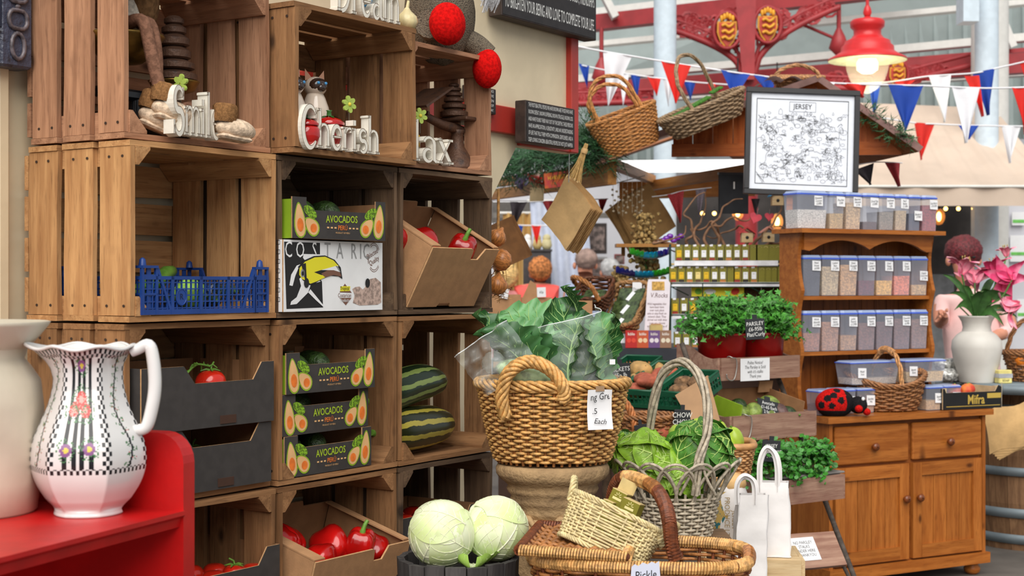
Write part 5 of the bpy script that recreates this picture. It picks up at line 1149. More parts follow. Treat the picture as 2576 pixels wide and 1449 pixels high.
for k in range(10): board('back_board', Hu, (.02 + (k + .5) * (hxw - .04) / 10, hyd - .006, 1.22), .83, (hxw - .04) / 10 - .004, .01, (0, 0, 1), (1, 0, 0), MT_PINED, 0)
# ---------------------------------------------------------------- storage tubs
MT_TUBC = pm('milky plastic', (226, 232, 248), .22, .04, 10, alpha=.22); MT_LIDB = pm('blue lid seal', (70, 100, 206), .35, .06, 10); MT_LIDC = pm('milky lid', (186, 204, 240), .3, .05, 10, alpha=.6)
MT_BLUELID = pm('royal blue lid', (28, 52, 190), .35)
def tub(lab, mx, w, d, h, fill, ccol, text, grp='storage tubs on the dresser', lid=None, lab_z=.72, coarse=60, sx=None):
 t = thing('storage_tub', lab, 'storage tub', mx, grp)
 def rr(w_, d_, z, c=.012): return [(-w_ / 2 + c, -d_ / 2, z), (w_ / 2 - c, -d_ / 2, z), (w_ / 2, -d_ / 2 + c, z), (w_ / 2, d_ / 2 - c, z), (w_ / 2 - c, d_ / 2, z), (-w_ / 2 + c, d_ / 2, z), (-w_ / 2, d_ / 2 - c, z), (-w_ / 2, -d_ / 2 + c, z)]
 def loft(rings, cap=True):
  mb = MB(); vs = [p for r in rings for p in r]; n = 8
  fs = [(k * n + i, k * n + (i + 1) % n, k * n + n + (i + 1) % n, k * n + n + i) for k in range(len(rings) - 1) for i in range(n)]
  if cap: fs += [tuple(range(n - 1, -1, -1)), tuple(range((len(rings) - 1) * n, len(rings) * n))]
  return mb.add(vs, fs)
 loft([rr(w * .9, d * .9, 0), rr(w, d, h * .9)], False).build('body', MT_TUBC, t)
 fc = pm('contents ' + text.replace('\n', ' ').lower(), ccol, .8, .35, 190 if coarse > 50 else 120, bump=.6, bscale=coarse * 3, lo=.35, hi=.65)
 loft([rr(w * .885, d * .885, .003), rr(w * lerp(.885, .985, fill), d * lerp(.885, .985, fill), h * .9 * fill)]).build('contents', fc, t)
 loft([rr(w * 1.02, d * 1.02, h * .9), rr(w * 1.02, d * 1.02, h * .94)]).build('lid_seal', MT_LIDB, t)
 loft([rr(w * .99, d * .99, h * .94), rr(w * .9, d * .9, h)]).build('lid', lid or MT_LIDC, t)
 lx = .14 * w if sx is None else sx; lz = h * lab_z
 lb = MB(); lb.prism(egg(0, 0, .026, .023, 0, 4)[:0] or [(-.025, -.022), (.025, -.024), (.026, .022), (-.024, .024)], 0, -.0005, 0, front_mx()); k_ = min(1, w / .075); l_ = lb.build('label', MT_NOTE, t, T(lx, -d / 2 - .0015, lz) @ RZ(0) @ RX(-2) @ SC(k_, 1, 1))
 MB().text(text, .0145, front_mx(0, -.0008, 0) @ RZ(4), shear=.2, sx=.72, lsp=.9).build('handwriting', MT_INK, l_)
 return t
def onshelf(x, z, y=.075): return DM @ T(hx0 + x, hy0 + y, z)
CW = ((214, 208, 200), (194, 160, 96), (196, 164, 120), (70, 40, 34), (142, 130, 112), (190, 164, 124), (36, 44, 74), (150, 48, 50))
row1 = (('Desicated\nCoconut\n£2.80lb', .50, 'white coconut'), ('Pine Nut\n£26lb', .42, 'golden pine nuts, half full'), ('Blanched\nAlmonds\n£11lb', .72, 'blanched almonds'), ('Dried Figs\n£5.80lb', .22, 'a few dark figs'), ('Sunflower\nSeeds\n£2lb', .5, 'grey sunflower seeds'), ('Pearl\nBarley\n£1.50lb', .55, 'pearl barley'), ('Blueberry\n£9.90lb', .48, 'dark blueberries'), ('Goji Berry\n£16.50lb', .72, 'red goji berries'))
xs = [(-.02, .19), (.175, .095), (.275, .1), (.38, .1), (.482, .1), (.585, .08), (.672, .08), (.757, .105)]
for k, (tx, fl, nm) in enumerate(row1): tub('clear blue-lidded tub of %s on the hutch top' % nm, onshelf(xs[k][0] + xs[k][1] / 2, 1.659, .06), xs[k][1] - .006, .12, .175, fl / .9, CW[k], tx, lab_z=.42 if k == 6 else .74, coarse=45 if k in (2, 3, 7) else 90)
row2 = (('Pitted\nPrunes\n£4.90lb', .92, 'black prunes', (40, 36, 48)), ('Cashew\nNuts\n£11.25lb', .8, 'pale cashew nuts', (190, 164, 124)), ('Dried\nPineapple\n£7.25lb', .85, 'tan dried pineapple', (196, 150, 98)), ('Dried\nCranberry\n£6.50lb', .42, 'dark dried cranberries', (104, 40, 52)), ('Dried\nMango\n£9.65lb', .42, 'yellow dried mango', (222, 170, 80)), ('Dried\nPapaya\n£5.50lb', .55, 'pink dried papaya', (222, 124, 92)), ('Organic\nChick Peas\n£1.75lb', .3, 'a little pale chick peas', (196, 156, 104)))
for k, (tx, fl, nm, c) in enumerate(row2): tub('tall clear tub of %s on the upper shelf' % nm, onshelf(.03 + (k + .5) * .112, 1.346, .075), .106, .12, .19, fl, c, tx, coarse=45, lab_z=.5 if k == 6 else .74)
row3 = (('Whole\nAlmonds\n£12.90lb', .5, 'brown whole almonds', (158, 100, 72)), ('Walnut\nHalves\n£18.50lb', .8, 'walnut halves', (166, 116, 82)), ('Jumbo\nPeanuts\n£12.90lb', .42, 'mixed jumbo peanuts', (168, 124, 82)), ('Chocolate\nRaisins\n£6.50lb', .75, 'small chocolate raisins', (118, 76, 62)), ('Chocolate\nBrazils\n£15.00lb', .78, 'round chocolate brazils', (98, 60, 54)), ('Chocolate\nPeanuts\n£6.90lb', .86, 'chocolate peanuts', (112, 74, 66)), ('Chocolate\nAlmonds\n£4.50lb', .84, 'chocolate almonds at the shelf end', (126, 88, 72)))
for k, (tx, fl, nm, c) in enumerate(row3): tub('tall clear tub of %s on the lower shelf' % nm, onshelf(.03 + (k + .5) * .112, 1.086, .075), .106, .12, .19, fl, c, tx, coarse=45)
for k, (tx, x, y, c, nm) in enumerate((('Coated\nMix\n£3.20lb', -.0, .12, (120, 60, 50), 'squat tub of coated mix behind the ladybird'), ('Date\nPieces', .12, .13, (150, 96, 60), 'squat tub of date pieces beside the coated mix'), ('Bombay\nMix', .24, .13, (170, 120, 60), 'squat tub hidden behind the oval basket'), ('Banana\nChips', .62, .08, (190, 150, 90), 'squat tub behind the basket handle'), ('BERRY\n£7.50lb', .745, .09, (120, 100, 110), 'squat tub at the end of the dresser behind the fruit box'))):
 tub(nm, DM @ T(x + .06, y + .0, .802), .11, .11, .115, .45, c, tx, lab_z=.5)
for k, (x, w, nm, c) in enumerate(((.36, .3, 'long tub lying on its side with a blue end lid', (190, 170, 150)), (.68, .26, 'long tub of dried banana lying above the fruit box', (206, 170, 110)))):
 tub(nm, DM @ T(x + .02, .17, .93 + .0) @ RY(0), w, .13, .11, .5 - .2 * (k == 0), c, ('Mixed\nFruit', 'Banana\nSlices')[k], sx=-.09, lab_z=.5)
# ---------------------------------------------------------------- on the dresser top
MT_LRED = fuzz('red knit', (186, 24, 20), 140, .8); MT_LBLK = fuzz('black knit', (30, 28, 30), 140, .8)
lm = M.Translation(P(2100, 1045, 6.70)) @ RZ(RD - 22); lm.translation.z = .802
t = thing('plush_ladybird', 'knitted red ladybird with black spots on the dresser corner', 'toy', lm)
def lbm(u, v): return 0
mb = MB(); mb.ball((0, 0, .045), (.09, .062, .068), 72, 44)
for k, f in enumerate(mb.f):
 c = sum((V(mb.v[i]) for i in f), V((0, 0, 0))) / len(f); mb.m[k] = 1 if c.x > .035 or c.z < .012 or any((c - V(q)).length < .0165 for q in ((-.05, -.045, .07), (-.02, -.05, .085), (.01, -.058, .06), (-.07, -.03, .04), (-.035, -.062, .035), (0, -.03, .108))) else 0
mb.build('body', [MT_LRED, MT_LBLK], t, T(0, 0, .012)); lumpy(MB(), (.042, .042, .04), lambda d: 1, 20, 14).build('head', MT_LBLK, t, T(.105, -.012, .048))
for y in (-.035, .008): MB().ball((0, 0, 0), (.008, .006, .009), 10, 8).build('eye', pm('white felt', (226, 226, 226), .8), t, T(.118, y - .008, .078))
for p, nm in (((.09, -.065, .035), 'foot'), ((.14, -.03, .018), 'nose')): lumpy(MB(), (.018, .018, .017), lambda d: 1, 14, 10).build(nm, MT_LRED, t, T(*p))
bm3 = M.Translation(P(2228, 1042, 6.98)) @ RZ(RD - 20); bm3.translation.z = .803
bk = thing('oval_basket', 'oval brown willow basket with tall handle on the dresser top', 'basket', bm3)
MT_OV = wick('brown buff willow', (146, 98, 58))
pos = ring_pos(.19, .12, 0, .145, lambda t_: lerp(.72, 1.0, t_ ** .6)); zadd = lambda u: .05 * (math.cos(2 * PI * u) ** 2)
def pos2(u, t_):
 p, n = pos(u, t_); return p + V((0, 0, zadd(u) * t_ * .6 + .03 * t_ * math.sin(2 * PI * u))), n
mb = MB(); weave(mb, pos2, 11, 26, .007, .0056, 5); mb.build('weave', MT_OV, bk, kind='stuff'); mb = MB()
for k in range(26): mb.tube([pos2(k / 26, q)[0] for q in (0, .5, 1)], .005, 5)
mb.build('stake', MT_OV, bk, kind='stuff'); mb = MB(); rope(mb, [pos2(k / 100, 1.02)[0] for k in range(100)], .009, 4, .006, 10, 5, closed=True); mb.build('braided_rim', MT_OV, bk); MB().lathe([(.001, .005), (.135, .005)], 24, mx=SC(1, .63, 1)).build('base', MT_OV, bk)
hp_ = smooth([(-.03, .10, .13), (-.03, .09, .2), (-.01, .05, .27), (.0, 0, .29), (.02, -.06, .265), (.03, -.10, .2), (.03, -.115, .12)], 8)
mb = MB(); rope(mb, hp_, .007, 3, .0055, 2.5, 6); bound(mb, hp_[16:32], .0135, .003, .006); mb.build('handle', wick('tan cane handle', (188, 134, 82)), bk)
MT_MIF = pm('black glossy card', (24, 24, 24), .4, .1); MT_GOLD = flatmat('gold print', (190, 160, 70)); MT_PLY = pm('thin pale ply', (206, 180, 142), .7, .12, 20)
mm = M.Translation(P(2372, 1040, 6.98)) @ RZ(RD - 4); mm.translation.z = .803
t = thing('fruit_box', 'black fruit box with gold lettering and a tray of peaches', 'fruit box', mm); bw, bd, bh = .36, .26, .1
f = panel(t, 'front_panel', [(0, 0), (bw, 0), (bw, bh), (bw - .02, bh + .01), (bw - .04, bh - .02), (.02, bh - .02), (.012, bh), (0, bh)], .006, front_mx(), [MT_MIF, MT_PLY])
for x in (.003, bw - .003): MB().box((x, bd / 2, bh / 2), (.006, bd - .013, bh)).build('side_panel', MT_MIF if x < .1 else MT_PLY, t)
MB().box((bw / 2, bd, bh / 2), (bw, .006, bh)).build('back_panel', MT_MIF, t); MB().box((bw / 2, bd / 2, .004), (bw - .01, bd - .013, .006)).build('bottom_panel', MT_PLY, t); MB().box((.02, .02, bh / 2), (.02, .02, bh)).build('corner_block', MT_PLY, t); MB().box((bw - .02, .02, bh / 2 + .003), (.02, .02, bh + .004)).build('corner_block', MT_PLY, t)
mb = MB(); mb.text('Mifra', .062, front_mx(bw * .56, -.001, .042), sx=.82, bold=.02); mb.flat([(.02, .012), (bw - .01, .012), (bw - .01, .015), (.02, .015)], 0, 0, front_mx(0, -.001, 0)); mb.flat([(bw - .09, bh - .028), (bw - .004, bh - .028), (bw - .004, bh - .02 - .032), (bw - .09, bh - .052)][::-1], 0, 0, front_mx(0, -.0012, 0)); mb.build('gold_lettering', MT_GOLD, f)
for k, (x, y, lab) in enumerate(((.13, .07, 'peach at the front of the black fruit box'), (.2, .06, 'red-cheeked peach in the black fruit box'), (.235, .09, 'peach at the back of the black fruit box'))):
 o = thing('peach', lab, 'peach', mm @ T(x, y, .055), 'peaches in the black box'); lumpy(MB(), (.033, .033, .031), lambda d: 1 - .06 * max(0, d.y) * (abs(d.x) < .1), 18, 12).build('flesh', pm('peach skin', (206, 62, 40), .6, .3, 20, c2=(222, 130, 60)), o, T(0, 0, .03)); MB().tube([(0, 0, .058), (.004, 0, .064)], .003, 5).build('stalk', MT_STEM, o)
MB().box((.1, .1, .06), (.15, .16, .01)).build('tray_paper', MT_NOTE, t)
# ---------------------------------------------------------------- barrel table with lilies
Zv = 8.0; bc = V((P(2605, 0, Zv).x, Zv, 0)); zb = hpx(955, Zv)
MT_STV = wood('oak barrel stave', (112, 82, 58), (138, 104, 74), dark=(70, 48, 34)); MT_ZINC = pm('grey zinc', (128, 140, 146), .5, .15, 6, metal=.4)
t = thing('oak_barrel', 'oak barrel with zinc hoops under the vase of lilies', 'barrel', M.Translation(bc))
ns = 22; br = lambda z: .33 + .06 * math.sin(PI * min(1, z / (zb - .02)))
for k in range(ns):
 a0, a1 = 2 * PI * k / ns + .004, 2 * PI * (k + 1) / ns - .004; zz = [0, .25, .5, .75, zb - .03]; vs = []
 for z in zz:
  r = br(z); vs += [(r * math.cos(a0), r * math.sin(a0), z), (r * math.cos(a1), r * math.sin(a1), z), ((r - .02) * math.cos(a1), (r - .02) * math.sin(a1), z), ((r - .02) * math.cos(a0), (r - .02) * math.sin(a0), z)]
 mb = MB().add(vs, [(i * 4 + a, i * 4 + (a + 1) % 4, i * 4 + 4 + (a + 1) % 4, i * 4 + 4 + a) for i in range(4) for a in range(4)] + [(3, 2, 1, 0), (16, 17, 18, 19)]); mb.v = [(p[2], p[1], -p[0]) for p in mb.v]
 mb.build('stave', MT_STV, t, RY(-90))
for z, h in ((.06, .05), (.2, .05), (.42, .045), (zb - .14, .05)): MB().lathe([(br(z - h / 2) + .001, z - h / 2), (br(z - h / 2) + .006, z - h / 2), (br(z + h / 2) + .006, z + h / 2), (br(z + h / 2) + .001, z + h / 2)], 44).build('hoop', MT_ZINC, t)
t2 = thing('barrel_table_top', 'round zinc-covered table top on the oak barrel', 'table top', M.Translation(bc)); MB().lathe([(.001, zb - .03), (.52, zb - .03), (.52, zb), (.001, zb)], 56).build('top', MT_ZINC, t2); MB().lathe([(.521, zb - .05), (.526, zb - .05), (.526, zb - .002), (.521, zb - .002)], 56).build('edge_band', MT_ZINC, t2)
vp = P(2457, 950, 7.78); vp.z = zb + .001; kv = 7.78 / F
t = thing('lily_vase', 'white baluster vase holding pink lilies on the barrel table', 'vase', M.Translation(vp)); MT_VASE = pm('chalk white glaze', (212, 208, 200), .45, .06, 6)
MB().lathe([(r * kv, z * kv) for r, z in ((42, 0), (44, 4), (46, 18), (56, 50), (62, 85), (60, 105), (48, 120), (36, 128))], 40, cap=False).build('body', MT_VASE, t); MB().lathe([(r * kv, z * kv) for r, z in ((36, 128), (34, 138), (37, 152), (44, 164), (46, 167), (42, 166), (33, 150), (31, 132))], 40).build('neck', MT_VASE, t)
MT_LILY = pm('pink lily petal', (236, 110, 146), .5, .2, 14, c2=(250, 196, 204), lo=.35, hi=.6); MT_LILD = pm('deep pink lily petal', (222, 66, 118), .5, .2, 14, c2=(244, 150, 178), lo=.3, hi=.5); MT_LST = pm('lily stem', (82, 122, 60), .5, .2); MT_LLF = pm('lily leaf', (66, 108, 52), .45, .2, 20)
def lily(lab, p, yaw, pitch, s, mt, openk=1.0, base=None):
 t = thing('lily', lab, 'flower', M.Translation(p), 'pink lilies in the vase'); Q = RZ(yaw) @ RX(-90 + pitch)     # flower axis along local z of Q
 for k in range(6):
  def f(u, v, k=k):
   w = .026 * s * math.sin(PI * min(1, .1 + v * .9)) ** .8; y = (u - .5) * 2; r = v * .105 * s; bend = openk * v * v
   return V((r * (.35 + .6 * bend), y * w, .105 * s * v * (1 - .45 * bend) - .03 * s * max(0, v - .7) * openk - .006 * s * y * y + .004 * s * math.sin(9 * v) * y))
  MB().grid(7, 9, f).build('petal', mt, t, Q @ RZ(60 * k + (15 if k % 2 else 0)))
 mb = MB()
 for k in range(5): a = k * 1.26; mb.tube([(0, 0, .02 * s), (.018 * s * math.cos(a), .018 * s * math.sin(a), .08 * s)], .0015, 4); mb.ball((.018 * s * math.cos(a), .018 * s * math.sin(a), .082 * s), (.004, .003, .006), 6, 5)
 mb.build('stamen', pm('green-yellow stamen', (170, 150, 80), .6), t, Q)
 if base is not None:
  b = base - p; MB().tube(smooth([(0, 0, 0), (b.x * .3, b.y * .3, b.z * .35 - .02), (b.x * .8, b.y * .8, b.z * .7), tuple(b)], 5), .0045, 6).build('stem', MT_LST, t)
 return t
nk = vp + V((0, 0, .33))
for lab, px, py, z, yaw, pit, s, mt, o in (('pink lily opening upwards at the crate side of the bouquet', 2420, 690, 7.75, -60, 70, 1.15, MT_LILY, .8), ('pale pink lily facing the shop, half behind another', 2452, 712, 7.9, -10, 35, 1.15, MT_LILY, .9), ('deep pink lily standing tall in the bouquet', 2510, 690, 7.75, 30, 55, 1.1, MT_LILD, .9),
           ('widest deep pink lily facing the camera', 2545, 705, 7.68, 10, 10, 1.35, MT_LILD, 1.15), ('small pink lily at the top of the bouquet', 2532, 645, 7.9, 20, 80, .7, MT_LILY, .7), ('pale lily drooping over the orange basket', 2565, 765, 7.7, 60, -20, 1.3, MT_LILY, .9)):
 lily(lab, P(px, py, z), yaw, pit, s, mt, o, nk)
mb = MB(); t = thing('lily_foliage', 'long green lily leaves fanning out of the white vase', 'foliage', M.Translation(nk))
for k, (px, py, z, w) in enumerate(((2370, 690, 7.8, .022), (2385, 740, 7.7, .02), (2420, 720, 7.7, .018), (2445, 745, 7.65, .03), (2470, 735, 7.66, .03), (2490, 730, 7.7, .03), (2520, 735, 7.64, .03), (2545, 745, 7.7, .03), (2525, 820, 7.6, .025), (2560, 800, 7.7, .025), (2400, 780, 7.65, .03), (2505, 700, 7.9, .03))):
 e = P(px, py, z) - nk; n_ = V((-e.z, 0, e.x)).normalized() * .5 + V((0, 1, 0)) * .3
 def f(u, v, e=e, w=w): 
  c = V((e.x * v, e.y * v, e.z * v + .06 * math.sin(PI * v))); sd = V((-e.z, 0, e.x)).normalized(); return c + sd * (u - .5) * 2 * w * math.sin(PI * min(1, .08 + .92 * v)) ** .8 * .75 + V((0, -.012, 0)) * abs(u - .5)
 MB().grid(5, 10, f).build('leaf', MT_LLF, t)
for k in range(5): e = P(2400 + 30 * k, 760, 7.75) - nk; MB().tube([(0, 0, -.28), (0, 0, -.02), tuple(e * .8)], .004, 5).build('stem', MT_LST, t)
t = thing('soap_carton', 'small yellow and silver carton beside the vase', 'carton', M.Translation(V((P(2524, 0, 7.7).x, 7.7, zb + .001))) @ RZ(10)); MB().box((0, 0, .035), (.075, .05, .07), ch=.004).build('body', pm('pale yellow card', (222, 208, 130), .5), t); MB().box((0, -.001, .04), (.077, .052, .022)).build('silver_band', pm('silver paper', (200, 200, 206), .3, metal=.5), t); MB().text('SOAP', .016, front_mx(0, -.0275, .015)).build('lettering', MT_INK, t)
ob = V((P(2620, 0, 7.85).x, 7.85, zb + .002)); bk = thing('orange_basket', 'brown willow basket of oranges at the edge of the barrel table', 'basket', M.Translation(ob))
pos = ring_pos(.2, .15, 0, .15, lambda t_: lerp(.75, 1, t_)); mb = MB(); weave(mb, pos, 11, 26, .007, .006, 5); mb.build('weave', MT_OV, bk, kind='stuff'); mb = MB()
for k in range(26): mb.tube([pos(k / 26, 0)[0], pos(k / 26, 1)[0]], .005, 5)
mb.build('stake', MT_OV, bk, kind='stuff'); mb = MB(); rope(mb, [pos(k / 80, 1.02)[0] for k in range(80)], .009, 4, .006, 9, 5, closed=True); mb.build('braided_rim', MT_OV, bk); hand(bk, [(-.19, 0, .14), (-.16, -.02, .26), (-.08, 0, .33), (.05, 0, .34), (.15, 0, .27), (.19, 0, .14)], 'handle', .008, 3, .006, 4, MT_OV)
for k in range(7):
 o = thing('orange', 'orange piled in the willow basket beside the lilies', 'orange', M.Translation(ob + V((-.13 + .06 * (k % 4), -.07 + .06 * (k // 4) * 1.2, .115 + .025 * (k % 2)))), 'oranges in the basket'); lumpy(MB(), .036, lambda d: 1, 16, 12).build('peel', pm('orange peel', (232, 128, 24), .5, .12, 60, bump=.3, bscale=200), o); MB().ball((0, 0, .036), (.004, .004, .002), 6, 4).build('stalk_end', MT_STEM, o)
MT_BAG = pm('kraft bag paper', (212, 172, 116), .8, .1, 12, bump=.25, bscale=24); MT_BAGE = pm('kraft bag edge', (170, 124, 72), .8, .3, 160, stretch=(30, 1, 1))
t = thing('paper_bag_stack', 'stack of folded kraft paper bags hanging on the barrel', 'paper bag', M.Translation(P(2530, 1075, 7.45)) @ RZ(12) @ RY(-14))
for k in range(6):
 def f(u, v, k=k): return ((u - .5) * .24 + .012 * k, .006 * k - .02 * math.sin(PI * v) - .03 * v * v, (v - .5) * .22 - .008 * k + .01 * math.sin(6 * u + k))
 MB().grid(8, 8, f).build('bag', MT_BAG, t)
MB().tube([(0, .0, .1), (.1, .12, .2)], .003, 4).build('string', pm('grey twine', (150, 140, 124), .8), t)
t = thing('sweet_packets', 'clear crinkly packets piled beside the vase', 'packet', M.Translation(V((P(2385, 0, 7.85).x, 7.85, zb + .001))))
for k in range(6): lumpy(MB(), (.05, .04, .035), lambda d: 1 + .3 * fbm(d + V((k, 0, 0)), 4), 16, 12).build('packet', pm('crinkled foil packet', (190, 190, 186), .2, .5, 60, metal=.3), t, T(-.02 + .03 * (k % 3), .02 * k - .05, .035 + .05 * (k // 3)))
# ---------------------------------------------------------------- tiered stand of wooden trays
R3 = 34.8; MT_TRAY = wood('reddish washed pine', (140, 104, 88), (168, 134, 114), dark=(112, 62, 54), rnd=.1); MT_POLE = wood('grey pole', (74, 66, 60), (98, 88, 80), knots=False)
MT_HOOK = pm('bent steel wire', (176, 174, 168), .35, .1, metal=.8); MT_SLATE = pm('chalkboard', (36, 38, 42), .8, .15, 20); MT_CHALK = flatmat('chalk', (226, 226, 222), .9)
def tray(lab, o, w, d, h):
 mx = M.Translation(o) @ RZ(R3); t = thing('wooden_tray', lab, 'tray', mx, 'trays of the tiered stand')
 board('front_board', t, (w / 2, 0, h / 2), w, h, .014, (1, 0, 0), (0, 0, 1), MT_TRAY); board('back_board', t, (w / 2, d, h / 2), w, h, .014, (1, 0, 0), (0, 0, 1), MT_TRAY)
 cu = [(0, 0), (d, 0), (d, h * 1.55), (d * .82, h * 1.5)] + [(lerp(d * .7, .04, k / 8), h * (1.5 - .55 * math.sin(PI / 2 * k / 8))) for k in range(9)] + [(0, h)]
 for x in (-.008, w + .008): MB().prism(cu, -.006, .006, 0, M(((0, 0, 1, x), (1, 0, 0, 0), (0, 1, 0, 0), (0, 0, 0, 1)))).build('shaped_end', MT_TRAY, t)
 for k in range(3): board('bottom_slat', t, (w / 2, (k + .5) * d / 3, .005), w, d / 3 - .008, .01, (1, 0, 0), (0, 1, 0), MT_TRAY)
 return t, mx
o1, o2, o3 = P(1812, 958, 6.15), P(1842, 1112, 6.0), P(1962, 1273, 5.85)
tA, m1 = tray('top tray of the tiered stand holding red bowls of parsley', o1, .455, .26, .095); tB, m2 = tray('middle tray of the tiered stand holding loose avocados', o2, .475, .27, .105); tC, m3 = tray('lowest tray of the tiered stand holding watercress', o3, .36, .26, .1)
st = thing('tiered_stand', 'dark pole frame carrying the wooden trays', 'stand', M.Translation(V((o2.x, o2.y, 0))) @ RZ(R3))
for nm, a, b in (('pole', (-.025, .28, 1.15), (-.02, -.3, .0)), ('pole', (.5, .3, 1.1), (.5, -.3, 0)), ('pole', (-.02, .32, 0), (-.02, .3, 1.0)), ('pole', (.49, .32, 0), (.49, .3, 1.0)), ('cross_rail', (-.03, .0, .55), (.5, .0, .55)), ('cross_rail', (-.03, .14, .82), (.5, .14, .82))): MB().tube([V(a), V(b)], .011, 8).build(nm, MT_POLE, st)
mb = MB(); pts = [(-.024 + .016 * math.cos(k * .9), .25 + .016 * math.sin(k * .9), 1.085 - .0012 * k) for k in range(60)]; mb.tube(pts, .0045, 5); mb.tube(smooth([(-.03, .24, 1.06), (-.035, .2, .98), (-.02, .19, .9)], 5), .004, 5); mb.build('rope_lashing', pm('pale rope', (206, 182, 140), .9, .2, 80), st)
# red bowls with parsley
MT_BOWL = pm('red enamel', (150, 18, 16), .3, .12, 10); MT_PARS = pm('parsley leaf', (66, 134, 40), .5, .4, 30, rnd=.1); MT_PSTM = pm('parsley stem', (122, 168, 70), .5)
def sprig_leaves(mb, p, s, n, lobes=3, mat=0):
 for _ in range(n):
  d = V((random.gauss(0, 1), random.gauss(0, 1), random.gauss(.25, .7))).normalized(); c = p + d * s * random.uniform(.3, 1)
  a = V((random.gauss(0, 1), random.gauss(0, 1), random.gauss(0, .6))).normalized(); b = a.orthogonal().normalized(); q = a.cross(b); L_ = s * random.uniform(.35, .6)
  if lobes == 3:
   pts = [c, c + a * L_ * .35 + b * L_ * .2, c + a * L_ * .3 + b * L_ * .62, c + a * L_ * .62 + b * L_ * .3, c + a * L_ * 1.05 + q * L_ * .15, c + a * L_ * .62 - b * L_ * .3, c + a * L_ * .3 - b * L_ * .62, c + a * L_ * .35 - b * L_ * .2]
   mb.add(pts, [(0, 1, 2, 3), (0, 3, 4, 5), (0, 5, 6, 7)], mat)
  else:
   pts = [c, c + a * L_ * .3 + b * L_ * .35, c + a * L_ * .7 + b * L_ * .32 + q * L_ * .1, c + a * L_ + q * L_ * .06, c + a * L_ * .7 - b * L_ * .32 + q * L_ * .1, c + a * L_ * .3 - b * L_ * .35]
   mb.add(pts, [(0, 1, 2, 3), (0, 3, 4, 5)], mat)
def herb(lab, name, mx, base_r, h, spread, n, leafn, ls, mts, lobes, droop=0.0, cat='herb', grp=None):
 t = thing(name, lab, cat, mx, grp); ml, msx = MB(), MB()
 for k in range(n):
  a = random.random() * 2 * PI; q = math.sqrt(random.random()); b = V((base_r * q * math.cos(a), base_r * q * math.sin(a), 0)); rr = q * spread * random.uniform(.7, 1.2)
  e = V((rr * math.cos(a), rr * math.sin(a), h * (1 - .4 * q * q) * random.uniform(.7, 1.1) - droop * (q > .8) * random.random() * h))
  msx.tube([b, (b + e) / 2 + V((0, 0, .02)), e], .0018, 4); sprig_leaves(ml, e, ls, leafn, lobes)
  sprig_leaves(ml, (b + e * 2) / 3, ls * .8, leafn // 2, lobes)
 ml.build('foliage', mts[0], t, kind='stuff'); msx.build('stems', mts[1], t, kind='stuff'); return t
for k, x in enumerate((.12, .345)):
 bmx = m1 @ T(x, .12, .055); t = thing('enamel_bowl', ('red enamel bowl of parsley behind the parsley sign', 'red enamel bowl of parsley nearer the dresser')[k], 'bowl', bmx, 'red enamel bowls')
 MB().lathe([(.09, 0), (.098, .004), (.106, .13), (.11, .135), (.103, .135), (.095, .01)], 36).build('body', MT_BOWL, t); MB().lathe([(.108, .128), (.113, .134), (.108, .14), (.102, .135)], 36).build('rolled_rim', MT_BOWL, t); MB().lathe([(.001, .1), (.1, .1)], 24).build('soil', pm('dark soil', (40, 30, 24), .9), t)
 herb(('bushy flat parsley in the bowl behind the chalk sign', 'bushy parsley in the bowl nearer the dresser, hanging over the tray')[k], 'parsley', bmx @ T(0, -.01, .1), .085, .17, .15, 80, 20, .055, (MT_PARS, MT_PSTM), 3, .35, grp='bunches of parsley')
def slate(lab, p, w, h, text, size, rz=0, ry=0, rx=0, brand=None):
 t = thing('chalk_sign', lab, 'sign', M.Translation(p) @ RZ(rz) @ RY(ry) @ RX(rx), 'little chalk signs'); MB().box((0, .003, 0), (w, .006, h), ch=.001).build('slate', MT_SLATE, t)
 MB().box((0, .004, h / 2 + .008), (w * .25, .004, .018)).build('clip', MT_SLATE, t)
 mb = MB(); mb.text(text, size, front_mx(0, -.0012, 0) @ RZ(3), sx=.82, lsp=.95, shear=.08); mb.build('chalk_writing', MT_CHALK, t); return t
slate('black chalk sign reading parsley stuck among the herbs', P(1900, 828, 6.0), .08, .085, 'PARSLEY\n£6-95lb\nFlat/Curly', .023, 4, -3)
def note(lab, mx, w, h, text, size, mt=None, nm='paper_note'):
 t = thing(nm, lab, 'note', mx, 'handwritten paper notes'); MB().box((0, .0004, 0), (w, .0008, h)).build('paper', mt or MT_NOTE, t); MB().text(text, size, front_mx(0, -.0006, 0), sx=.8, shear=.1, lsp=.95).build('handwriting', MT_INK, t); return t
note('white polite notice pinned to the top tray', m1 @ T(.19, -.011, .042), .17, .095, 'Polite Notice!\nThe Parsley is Sold\nwith it\'s stalks\nThank you', .02)
def hook(lab, mx):
 t = thing('wire_hook', lab, 'hook', mx, 'wire hooks on the trays'); MB().tube(smooth([(0, .012, .012), (0, .0, .016), (.01, -.012, .01), (.028, -.012, .004), (.032, -.012, -.03), (.02, -.012, -.075), (0, -.012, -.085), (-.022, -.012, -.075), (-.026, -.012, -.06)], 6), .0024, 6).build('wire', MT_HOOK, t); MB().ball((-.026, -.012, -.059), .0032, 6, 5).build('tip', MT_HOOK, t)
hook('bent wire hook over the front of the top tray', m1 @ T(.045, -.006, .085)); hook('bent wire hook over the front of the middle tray', m2 @ T(.06, -.006, .095))
